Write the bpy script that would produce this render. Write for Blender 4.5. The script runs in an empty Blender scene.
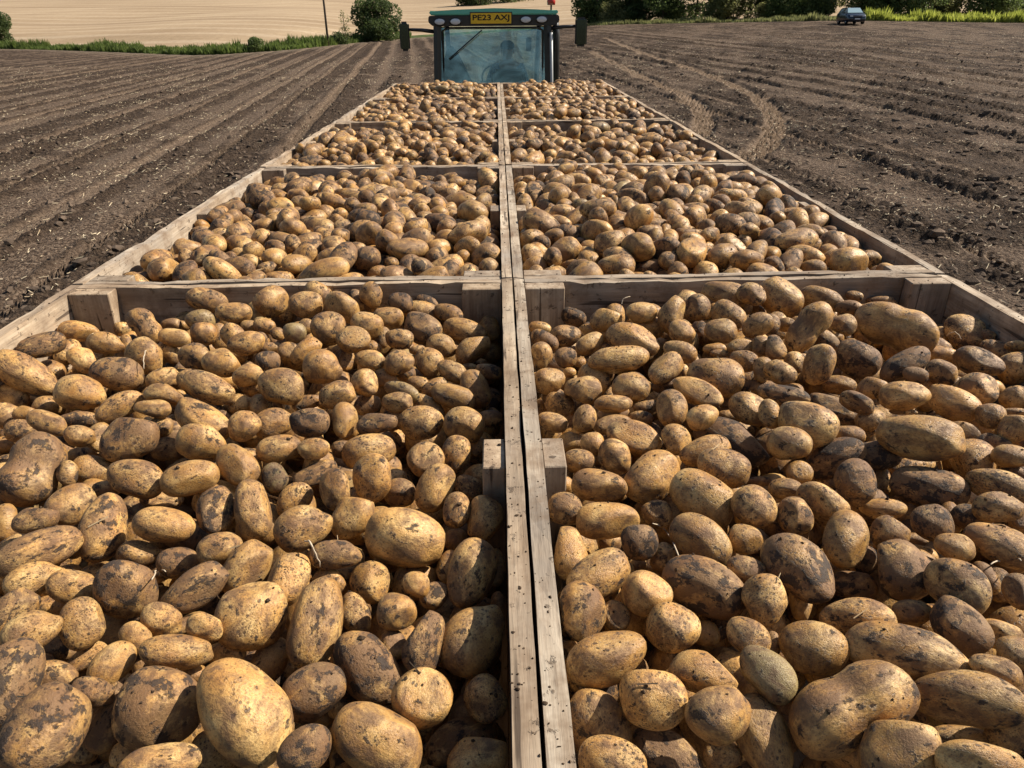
import bpy, bmesh, math, random
import numpy as np
from mathutils import Vector, Matrix, Quaternion
random.seed(11); rng = np.random.default_rng(11)
sc = bpy.context.scene
COL = sc.collection
RIM = 2.30                      # height of the crate rims above the soil
# nine whole numbers per potato: x y z in mm inside the load, turn x y z in hundredths, three radii in mm
TOP_POTATOES = [
-833,1760,-29,-83,12,14,56,34,32,-714,1626,-15,-82,0,10,45,27,25,-828,1683,-56,-79,-18,12,36,28,25,-747,1499,-22,-81,-6,11,30,28,24,
-726,1537,-45,-73,50,37,33,23,19,-943,1619,-46,-80,34,32,52,33,29,-898,1666,-62,-81,-7,12,26,18,16,-801,1464,-16,-83,1,12,37,22,18,
-1143,1668,-77,-82,-4,15,50,28,23,-1137,1776,-110,-84,6,16,36,19,19,-1005,1536,-57,-83,0,15,44,28,26,-1064,1733,-99,-81,-8,13,22,20,17,
-978,1575,-76,-75,47,40,26,14,12,-1144,1509,-49,-77,-24,17,54,30,29,-1159,1622,-117,-71,-42,14,38,29,28,-1018,1443,-61,-81,36,35,35,28,27,
-1125,1395,-74,-85,18,27,80,41,36,-1152,1524,-129,-85,17,25,33,31,28,-847,1404,-36,-85,18,21,45,39,36,-819,1459,-51,-84,22,22,30,22,19,
-723,1371,-23,-84,4,12,37,31,29,-649,1328,-23,-83,27,22,38,33,28,-663,1464,-14,-82,30,24,33,26,25,-621,1420,-15,-81,-11,10,43,29,24,
-878,1325,-42,-84,-3,14,55,38,36,-922,1246,-51,-86,10,20,49,40,38,-1158,1375,-119,-86,9,22,35,29,25,-1015,1268,-88,-83,-9,16,27,20,20,
-1148,1410,-153,-83,-9,17,21,15,14,-795,1153,-34,-75,-38,13,48,25,20,-715,1126,-26,-85,-2,13,35,19,18,-780,1326,-57,-79,-24,13,39,25,20,
-709,1173,-18,-85,3,14,40,21,19,-715,1314,-52,-78,-28,11,30,23,20,-630,1200,-20,-85,11,14,56,31,26,-571,1260,-20,-80,-21,10,32,24,21,
-571,1277,-55,-84,-5,9,24,20,19,-577,1214,-64,-82,-16,10,29,22,19,-648,1187,-63,-86,8,13,62,27,22,-608,1089,-36,-86,20,18,60,34,32,
-581,1009,-33,-85,-9,11,44,33,29,-517,1057,-30,-85,-5,10,30,30,29,-1043,1236,-91,-86,1,18,22,16,14,-916,1111,-46,-87,10,21,38,22,19,
-889,1164,-70,-84,-8,15,36,18,17,-819,1045,-39,-84,-8,15,27,21,19,-809,1087,-68,-70,56,41,30,23,21,-809,1160,-63,-84,-7,14,30,14,12,
-723,1035,-43,-85,-7,14,50,42,34,-705,1122,-63,-87,12,16,22,20,19,-1095,1254,-106,-86,16,26,34,27,22,-1007,1161,-89,-81,-20,17,31,24,23,
-682,1088,-97,-87,3,14,34,24,21,-669,1597,-42,-83,5,10,22,16,16,-675,1495,-76,-82,-6,10,24,21,19,-815,1460,-91,-83,-7,12,24,18,17,
-1059,1173,-130,-84,-9,18,21,18,16,-642,1710,-18,-75,-36,7,48,41,35,-533,1762,-20,-82,23,14,40,35,33,-547,1691,-20,-80,-10,8,45,36,34,
-626,1772,-70,-67,56,39,30,21,19,-627,1581,-36,-83,5,9,27,20,18,-617,1504,-38,-82,-5,9,18,17,14,-583,1534,-38,-82,-5,8,17,16,15,
-524,1478,-14,-82,-4,8,27,24,20,-524,1581,-41,-67,57,38,22,19,18,-456,1531,-25,-82,-4,6,43,43,39,-448,1670,-21,-82,16,8,48,38,33,
-428,1771,-39,-76,43,26,31,23,22,-381,1745,-14,-80,31,16,34,31,26,-388,1753,-49,-81,-3,5,19,15,13,-366,1559,-26,-82,21,8,40,32,31,
-326,1643,-41,-82,8,4,40,29,26,-303,1724,-29,-81,9,4,34,27,25,-237,1776,-50,-81,10,3,35,21,19,-249,1747,-67,-82,9,3,52,31,30,
-235,1598,-56,-82,22,6,52,41,40,-175,1712,-59,-82,15,2,41,26,24,-122,1779,-102,-82,0,1,21,17,17,-130,1644,-82,-82,15,2,60,33,28,
-68,1745,-115,-71,53,23,39,29,27,-105,1512,-75,-80,-32,-4,50,31,29,-181,1534,-77,-83,10,2,41,31,27,-281,1503,-44,-82,-2,4,35,26,24,
-332,1569,-67,-72,-51,-12,27,19,17,-385,1469,-29,-82,-3,6,42,33,32,-345,1496,-62,-83,-2,5,21,18,16,-334,1380,-43,-83,-2,5,34,24,21,
-265,1362,-42,-83,-2,4,35,30,25,-241,1513,-77,-83,-1,3,20,12,11,-204,1419,-69,-82,26,7,38,35,32,-147,1368,-69,-83,23,5,38,24,23,
-115,1471,-107,-83,0,1,21,11,11,-66,1417,-93,-83,15,1,33,18,15,-62,1738,-182,-63,64,30,35,28,27,-94,1313,-88,-71,56,24,46,33,28,
-255,1385,-79,-84,-2,4,23,20,19,-223,1346,-88,-84,13,4,27,17,14,-297,1355,-78,-84,12,6,31,21,19,-323,1243,-34,-78,44,23,32,29,24,
-427,1326,-34,-84,6,7,44,40,38,-477,1385,-21,-76,-38,4,39,24,23,-532,1437,-43,-82,-4,8,26,22,19,-583,1453,-43,-82,-5,9,35,16,15,
-547,1330,-20,-83,-5,9,26,23,20,-488,1210,-23,-84,-4,8,47,39,35,-414,1483,-88,-67,59,35,31,24,22,-373,1200,-40,-83,-13,6,38,30,25,
-442,1219,-66,-84,-9,7,31,16,15,-322,1238,-84,-85,-2,5,28,22,19,-342,1107,-49,-64,65,36,38,27,24,-245,1236,-51,-84,17,6,40,19,16,
-250,1189,-54,-85,3,4,33,23,18,-138,1244,-71,-84,14,3,49,27,23,-185,1325,-88,-83,-20,2,31,20,17,-196,1248,-94,-85,18,5,44,21,21,
-200,1145,-78,-85,9,4,47,37,35,-111,1115,-66,-85,10,2,42,36,33,-58,1404,-164,-66,62,26,33,24,21,-61,1233,-119,-85,1,0,27,19,17,
-277,1094,-50,-85,-2,5,40,21,20,-478,1108,-51,-82,-20,8,43,30,26,-401,1078,-37,-84,-9,7,38,29,27,-439,994,-43,-85,-12,8,41,26,23,
-374,983,-38,-86,1,8,29,21,20,-340,1055,-83,-86,-3,6,21,17,16,-537,1201,-61,-70,57,36,24,18,16,-84,1111,-114,-70,60,23,20,15,14,
-864,961,-57,65,-61,-43,71,49,46,-736,844,-53,-77,-39,14,39,32,26,-801,954,-62,-71,56,40,23,17,14,-781,992,-81,-86,-7,15,34,29,25,
-657,906,-44,-87,1,15,47,33,28,-714,910,-67,-86,-7,15,22,14,12,-563,900,-41,-83,-21,11,48,30,25,-498,945,-46,-84,36,23,45,31,26,
-495,820,-52,-69,61,35,41,30,28,-558,775,-45,-89,4,14,47,28,27,-659,788,-57,-72,57,37,56,35,31,-759,789,-42,-87,-8,17,32,20,18,
-714,714,-43,-81,-30,15,59,31,28,-846,834,-78,-77,49,37,31,20,19,-742,841,-106,-76,52,35,15,12,12,-593,747,-78,-88,-6,14,31,22,21,
-526,728,-80,-89,-5,13,30,24,21,-456,724,-52,-87,-14,10,33,25,23,-695,665,-52,-83,-26,16,39,25,21,-635,649,-55,-90,4,18,33,24,23,
-556,639,-51,-89,-6,14,41,40,34,-458,634,-47,-82,-35,9,46,27,26,-667,749,-113,-89,-6,15,19,15,14,-632,924,-102,-87,-6,13,37,17,16,
-435,818,-50,-75,55,30,50,29,26,-411,695,-64,-78,-45,4,44,31,27,-851,1082,-103,-85,-8,15,29,15,13,-259,911,-54,-77,51,22,41,35,29,
-286,1033,-75,-85,-12,5,51,34,28,-175,989,-67,-86,-1,3,35,33,30,-120,1020,-76,-71,59,24,36,27,24,-152,903,-70,-75,-54,-11,44,31,29,
-98,950,-104,-86,26,6,28,22,18,-112,837,-70,-65,67,26,31,23,21,-64,821,-78,-64,69,25,40,30,27,-187,756,-62,-89,10,5,63,45,41,
-218,929,-97,-87,-1,4,29,26,25,-316,877,-53,-78,50,24,34,26,23,-369,958,-75,-83,-24,6,42,20,18,-278,821,-71,-88,-2,6,35,34,31,
-343,770,-49,-85,-22,6,46,35,32,-390,883,-78,-76,-48,0,34,26,23,-437,944,-72,-82,42,23,27,22,20,-479,976,-69,-72,57,33,21,11,10,
-283,711,-55,-88,-10,6,38,22,19,-342,666,-62,-70,-62,-6,40,28,27,-234,695,-95,-75,57,22,33,30,28,-291,695,-90,-90,15,10,26,18,18,
-160,652,-63,-90,8,5,20,18,16,-138,665,-96,-85,-35,-2,22,19,17,-83,686,-74,-59,74,27,52,36,31,-120,739,-106,-79,-50,-9,26,19,16,
-116,839,-134,-89,0,2,21,20,17,-50,772,-138,-66,67,21,31,16,14,-686,597,-51,-75,-48,13,35,25,24,-625,543,-31,-82,-32,15,35,26,22,
-698,676,-112,-91,10,20,20,13,12,-587,578,-54,-83,44,29,34,27,23,-482,577,-49,-91,4,14,27,22,18,-501,548,-50,-91,19,19,24,16,13,
-468,592,-77,-85,-28,10,20,11,10,-413,547,-34,-91,5,13,23,17,15,-437,514,-42,-91,-7,12,43,22,20,-497,540,-80,-60,-72,-4,21,13,11,
-512,504,-49,-77,-49,9,30,22,19,-581,560,-96,-82,-35,13,26,17,15,-587,503,-68,-92,3,18,27,20,19,-613,468,-37,70,-60,-35,51,36,31,
-533,400,-36,-71,-59,8,49,41,38,-608,463,-87,-78,-46,13,24,18,15,-515,462,-49,-92,2,16,25,17,15,-503,467,-89,-70,-61,5,47,27,24,
-433,446,-57,-92,-4,13,48,46,38,-427,515,-79,-92,8,14,20,13,13,-401,561,-93,-91,-3,11,25,16,14,-330,429,-46,-89,33,17,66,44,38,
-401,369,-53,-93,-7,13,42,21,17,-466,418,-93,-86,-32,11,20,13,11,-371,590,-57,-90,-3,10,46,45,38,-378,436,-119,-93,-3,11,29,23,21,
-541,627,-90,-90,-5,14,14,10,10,-640,595,-113,-90,-6,16,24,17,17,-535,441,-120,-92,-4,16,18,15,14,-284,581,-60,-69,65,27,61,35,30,
-244,624,-89,-78,53,21,32,21,19,-180,596,-60,-91,-1,4,27,25,25,-210,521,-83,-84,44,15,54,35,29,-184,572,-96,-80,51,17,21,17,16,
-138,545,-66,-57,75,27,41,26,23,-78,565,-78,-83,-45,-7,53,39,37,-135,463,-71,-93,0,3,37,35,31,-265,473,-68,-89,-24,5,40,32,30,
-348,567,-113,-75,-56,-1,31,23,20,-252,381,-52,-91,-19,6,30,25,21,-180,408,-75,-92,20,8,55,36,34,-62,482,-97,-83,48,10,29,25,24,
-92,460,-142,-92,-16,0,46,27,25,-69,404,-101,-94,1,1,35,23,20,-245,493,-121,-93,-1,7,14,12,12,-46,687,-134,-67,68,20,19,11,10,
164,1742,-85,-80,23,-2,36,24,23,231,1595,-38,-81,14,-5,39,29,26,67,1655,-81,-82,12,-2,30,18,16,73,1550,-74,-80,30,2,38,24,21,
64,1485,-84,-68,58,22,34,27,23,129,1577,-73,-82,-3,-2,41,30,26,206,1609,-73,-81,19,-4,39,18,15,177,1476,-52,-83,-18,-5,39,25,21,
116,1426,-65,-83,3,-3,26,25,22,151,1442,-85,-83,3,-3,15,14,13,278,1457,-35,-79,29,-4,69,39,32,228,1356,-40,-83,2,-5,71,32,27,
319,1586,-16,-81,5,-5,39,28,27,389,1564,-11,-73,-50,-32,50,32,27,351,1594,-59,-82,5,-6,31,29,26,461,1591,-5,-56,68,24,36,33,32,
556,1687,-4,-78,23,-10,62,36,30,518,1519,-2,-74,41,-5,45,34,30,607,1625,15,-73,41,-5,39,31,29,612,1674,-35,-55,69,22,24,17,14,
477,1434,-6,-82,6,-8,39,30,25,390,1447,-14,-78,31,-6,34,28,27,364,1349,-19,-81,18,-7,38,23,22,473,1592,-67,-56,68,23,26,22,19,
455,1395,-34,-82,6,-8,26,14,13,315,1266,-22,-84,-26,-13,44,28,24,363,1302,-46,-58,69,22,16,12,12,412,1227,-23,-81,19,-8,60,43,42,
458,1365,-33,-82,6,-8,20,10,8,504,1363,-15,-83,2,-9,29,18,16,483,1275,-11,-79,26,-9,31,24,20,563,1441,5,-84,-16,-14,37,28,25,
542,1339,-5,-55,70,20,23,22,21,511,1230,-12,-55,71,20,27,21,20,70,1312,-70,-84,-8,-2,37,31,26,173,1352,-88,-79,35,1,40,31,27,
138,1249,-61,-84,8,-3,41,32,28,234,1220,-44,-83,12,-5,41,32,29,123,1396,-89,-84,3,-3,15,12,11,80,1324,-110,-84,-12,-3,27,20,19,
89,1256,-100,-83,21,-1,33,26,23,50,1323,-141,-63,66,26,20,11,10,188,1154,-46,-84,9,-4,39,19,16,126,1108,-54,-81,-39,-14,29,24,22,
64,1123,-69,-84,17,-1,31,20,19,188,1163,-77,-85,-11,-6,36,18,16,183,1123,-76,-86,-8,-5,38,19,17,242,1135,-68,-85,9,-5,25,14,13,
260,1169,-63,-85,-5,-6,28,14,13,287,1258,-91,-84,4,-6,16,11,10,297,1115,-36,-63,65,17,39,31,27,319,1269,-63,-84,5,-6,30,19,16,
360,1164,-28,-80,29,-6,55,27,26,341,1051,-23,-86,-9,-9,32,24,22,208,1028,-51,-84,18,-4,52,33,32,280,995,-38,-61,68,18,31,27,23,
101,1093,-97,-86,-7,-3,30,21,19,131,1016,-56,-86,3,-4,23,22,20,100,962,-59,-86,7,-3,30,22,20,164,968,-54,-61,69,22,32,30,29,
321,954,-38,-87,-16,-11,46,26,22,399,1043,-69,-81,31,-7,76,37,33,504,1223,-51,-83,12,-10,50,18,16,448,1097,-34,-79,32,-8,48,31,27,
427,1154,-81,-85,6,-9,25,15,15,438,1212,-77,-84,6,-9,18,13,12,695,1659,-7,-68,51,1,60,49,46,808,1659,-11,-77,23,-13,62,30,25,
949,1778,-48,-77,22,-14,23,15,15,851,1599,-15,-79,15,-13,33,20,20,681,1435,-1,-81,-32,-28,71,37,35,606,1464,-2,-54,70,21,25,19,16,
662,1512,-24,-81,8,-11,21,18,17,726,1448,-38,-75,35,-11,40,26,22,776,1462,-6,-81,9,-12,30,27,24,638,1254,-12,-51,74,20,45,33,27,
758,1330,-37,-75,36,-12,51,40,33,559,1306,6,-61,64,13,29,22,18,530,1190,1,-75,42,-7,34,24,21,610,1314,-34,-54,71,19,25,22,21,
923,1495,-28,-74,33,-15,100,56,48,1029,1777,-64,-80,10,-14,39,15,15,1146,1567,-77,-50,72,12,52,46,38,1174,1524,-67,-69,45,-16,20,17,14,
1107,1600,-97,-49,73,15,27,19,16,1151,1678,-104,-80,11,-15,20,9,9,1014,1439,-77,-80,17,-16,35,20,19,883,1220,-19,-74,39,-15,32,26,21,
1039,1339,-52,-75,33,-17,54,33,32,1157,1439,-73,-73,38,-18,45,25,21,1169,1410,-43,-81,12,-18,24,12,10,1149,1359,-77,-84,2,-19,44,38,35,
921,1151,-24,-68,52,-12,39,35,30,831,1269,-23,-85,-12,-20,59,30,29,820,1206,-17,-79,22,-15,24,17,15,874,1226,-53,-83,10,-15,19,15,13,
750,1110,-16,-82,13,-15,47,30,27,852,1114,-36,-76,35,-16,51,33,29,732,1199,-44,-80,20,-14,29,24,22,702,1277,-73,-82,14,-13,36,22,21,
642,1080,-12,-79,28,-13,33,20,18,885,1048,-29,-83,11,-17,26,25,20,1056,1221,-84,-83,12,-18,29,29,27,902,1000,-30,-84,11,-18,30,27,25,
991,1127,-65,-83,12,-18,23,9,8,514,1118,-16,-82,18,-11,51,22,21,465,1051,-18,-55,72,18,28,20,17,622,1124,-54,-78,31,-12,54,29,25,
514,995,-10,-81,23,-11,54,41,37,468,952,-24,-84,15,-11,39,31,26,605,1019,-47,-82,19,-13,30,18,16,669,1068,-44,-86,-1,-15,27,22,18,
685,1071,-79,-85,9,-14,17,14,12,688,937,-7,-82,20,-15,71,41,39,753,1108,-48,-84,10,-15,25,7,7,839,1040,-56,-77,33,-16,28,17,14,
864,994,-56,-78,31,-17,28,17,15,834,906,-29,-82,20,-18,30,21,21,62,933,-93,-87,-12,-4,27,20,19,126,877,-54,-87,8,-4,48,28,26,
220,902,-58,-85,-33,-14,55,40,35,67,824,-63,-87,16,-1,33,27,24,127,782,-55,-89,-1,-5,51,30,27,214,823,-76,-89,-5,-7,25,24,20,
288,831,-52,-81,35,-4,57,41,39,338,896,-36,-84,20,-8,45,34,31,62,709,-60,-68,65,17,42,27,25,165,717,-49,-89,4,-5,28,27,25,
254,715,-44,-82,36,-4,50,35,29,97,657,-58,-89,-24,-8,49,32,28,203,717,-78,-86,-36,-15,23,19,19,157,612,-53,-89,17,-4,35,31,26,
239,630,-56,-87,25,-6,60,39,33,323,717,-46,-88,6,-10,25,23,19,351,776,-30,-75,51,-1,36,32,28,416,931,-88,-87,6,-10,22,9,8,
303,646,-45,-89,10,-9,28,21,17,307,580,-37,-72,58,1,33,29,25,169,739,-110,-90,3,-5,15,12,10,135,801,-115,-89,3,-4,20,16,14,
436,864,-59,-87,7,-11,28,19,18,464,784,-36,-80,35,-10,45,30,29,410,760,-37,-60,70,9,31,27,26,466,706,-40,-84,-40,-26,45,32,29,
371,637,-34,-74,53,-3,57,40,33,534,833,-27,-67,61,-1,38,33,29,545,944,-100,-86,8,-12,17,13,12,475,908,-56,-86,7,-11,22,21,18,
555,955,-57,-88,-14,-17,55,32,30,634,969,-62,-86,4,-14,46,27,25,809,951,-67,-62,64,-4,48,38,37,645,949,-102,-52,75,12,28,18,16,
680,866,-63,-81,26,-15,61,36,31,703,965,-93,-88,-5,-17,46,23,22,576,811,-65,-86,13,-14,36,18,17,540,723,-41,-88,8,-15,28,25,21,
611,739,-39,-87,9,-16,30,29,25,683,800,-77,-57,71,3,27,17,16,609,676,-34,-85,19,-16,27,20,19,695,771,-56,-80,31,-16,30,21,21,
766,824,-34,-79,30,-17,51,28,23,713,749,-20,-84,18,-17,35,25,22,845,898,-57,-80,27,-18,21,12,11,678,679,-35,-80,33,-16,49,27,25,
529,653,-54,-67,62,-3,45,40,38,560,586,-24,-77,44,-13,43,34,30,641,642,-62,-61,68,-4,24,15,14,684,661,-98,-49,79,6,22,16,14,
643,583,-34,-58,71,-3,25,20,19,520,727,-98,-53,77,10,23,19,17,477,675,-101,-88,12,-13,33,21,21,377,621,-87,-64,69,5,22,15,13,
773,772,-60,-48,78,7,16,12,10,606,766,-93,-88,8,-15,24,12,10,67,587,-58,-58,75,21,40,33,28,115,602,-82,-78,53,6,22,20,18,
89,506,-58,-92,-14,-6,53,32,27,179,548,-52,-90,11,-6,35,32,30,198,471,-48,-90,19,-6,41,25,24,133,441,-56,-92,10,-5,40,33,27,
198,406,-39,-91,-26,-13,36,31,30,73,449,-100,-93,2,-3,39,37,31,75,363,-57,-93,14,-3,37,26,22,152,425,-129,-89,28,-3,45,27,24,
266,522,-44,-86,30,-7,29,23,20,271,464,-43,-84,37,-6,37,26,23,235,588,-102,-91,4,-8,20,17,16,261,605,-111,-59,74,13,18,14,13,
255,413,-89,-67,68,4,50,31,26,211,410,-113,-93,4,-8,23,17,15,54,580,-117,-92,2,-3,17,10,9,344,510,-52,-87,26,-10,42,34,29,
416,552,-46,-90,7,-13,46,27,26,506,578,-64,-89,10,-15,26,18,17,535,529,-41,-75,50,-11,39,30,29,445,485,-37,-89,14,-14,72,34,31,
350,416,-45,-93,-14,-16,76,40,38,477,417,-35,-90,12,-16,58,30,26,373,353,-42,-93,6,-14,42,34,30,426,313,-6,-91,12,-16,42,22,19,
517,437,-15,-86,24,-16,27,16,13,598,537,-64,-87,18,-17,29,19,17,572,475,-30,-90,8,-18,23,20,17,533,407,-66,-92,-21,-23,34,28,27,
493,423,-106,-92,7,-16,32,13,12,306,537,-71,-57,76,11,16,10,9,556,519,-94,-50,80,5,11,6,6,
]
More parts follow.
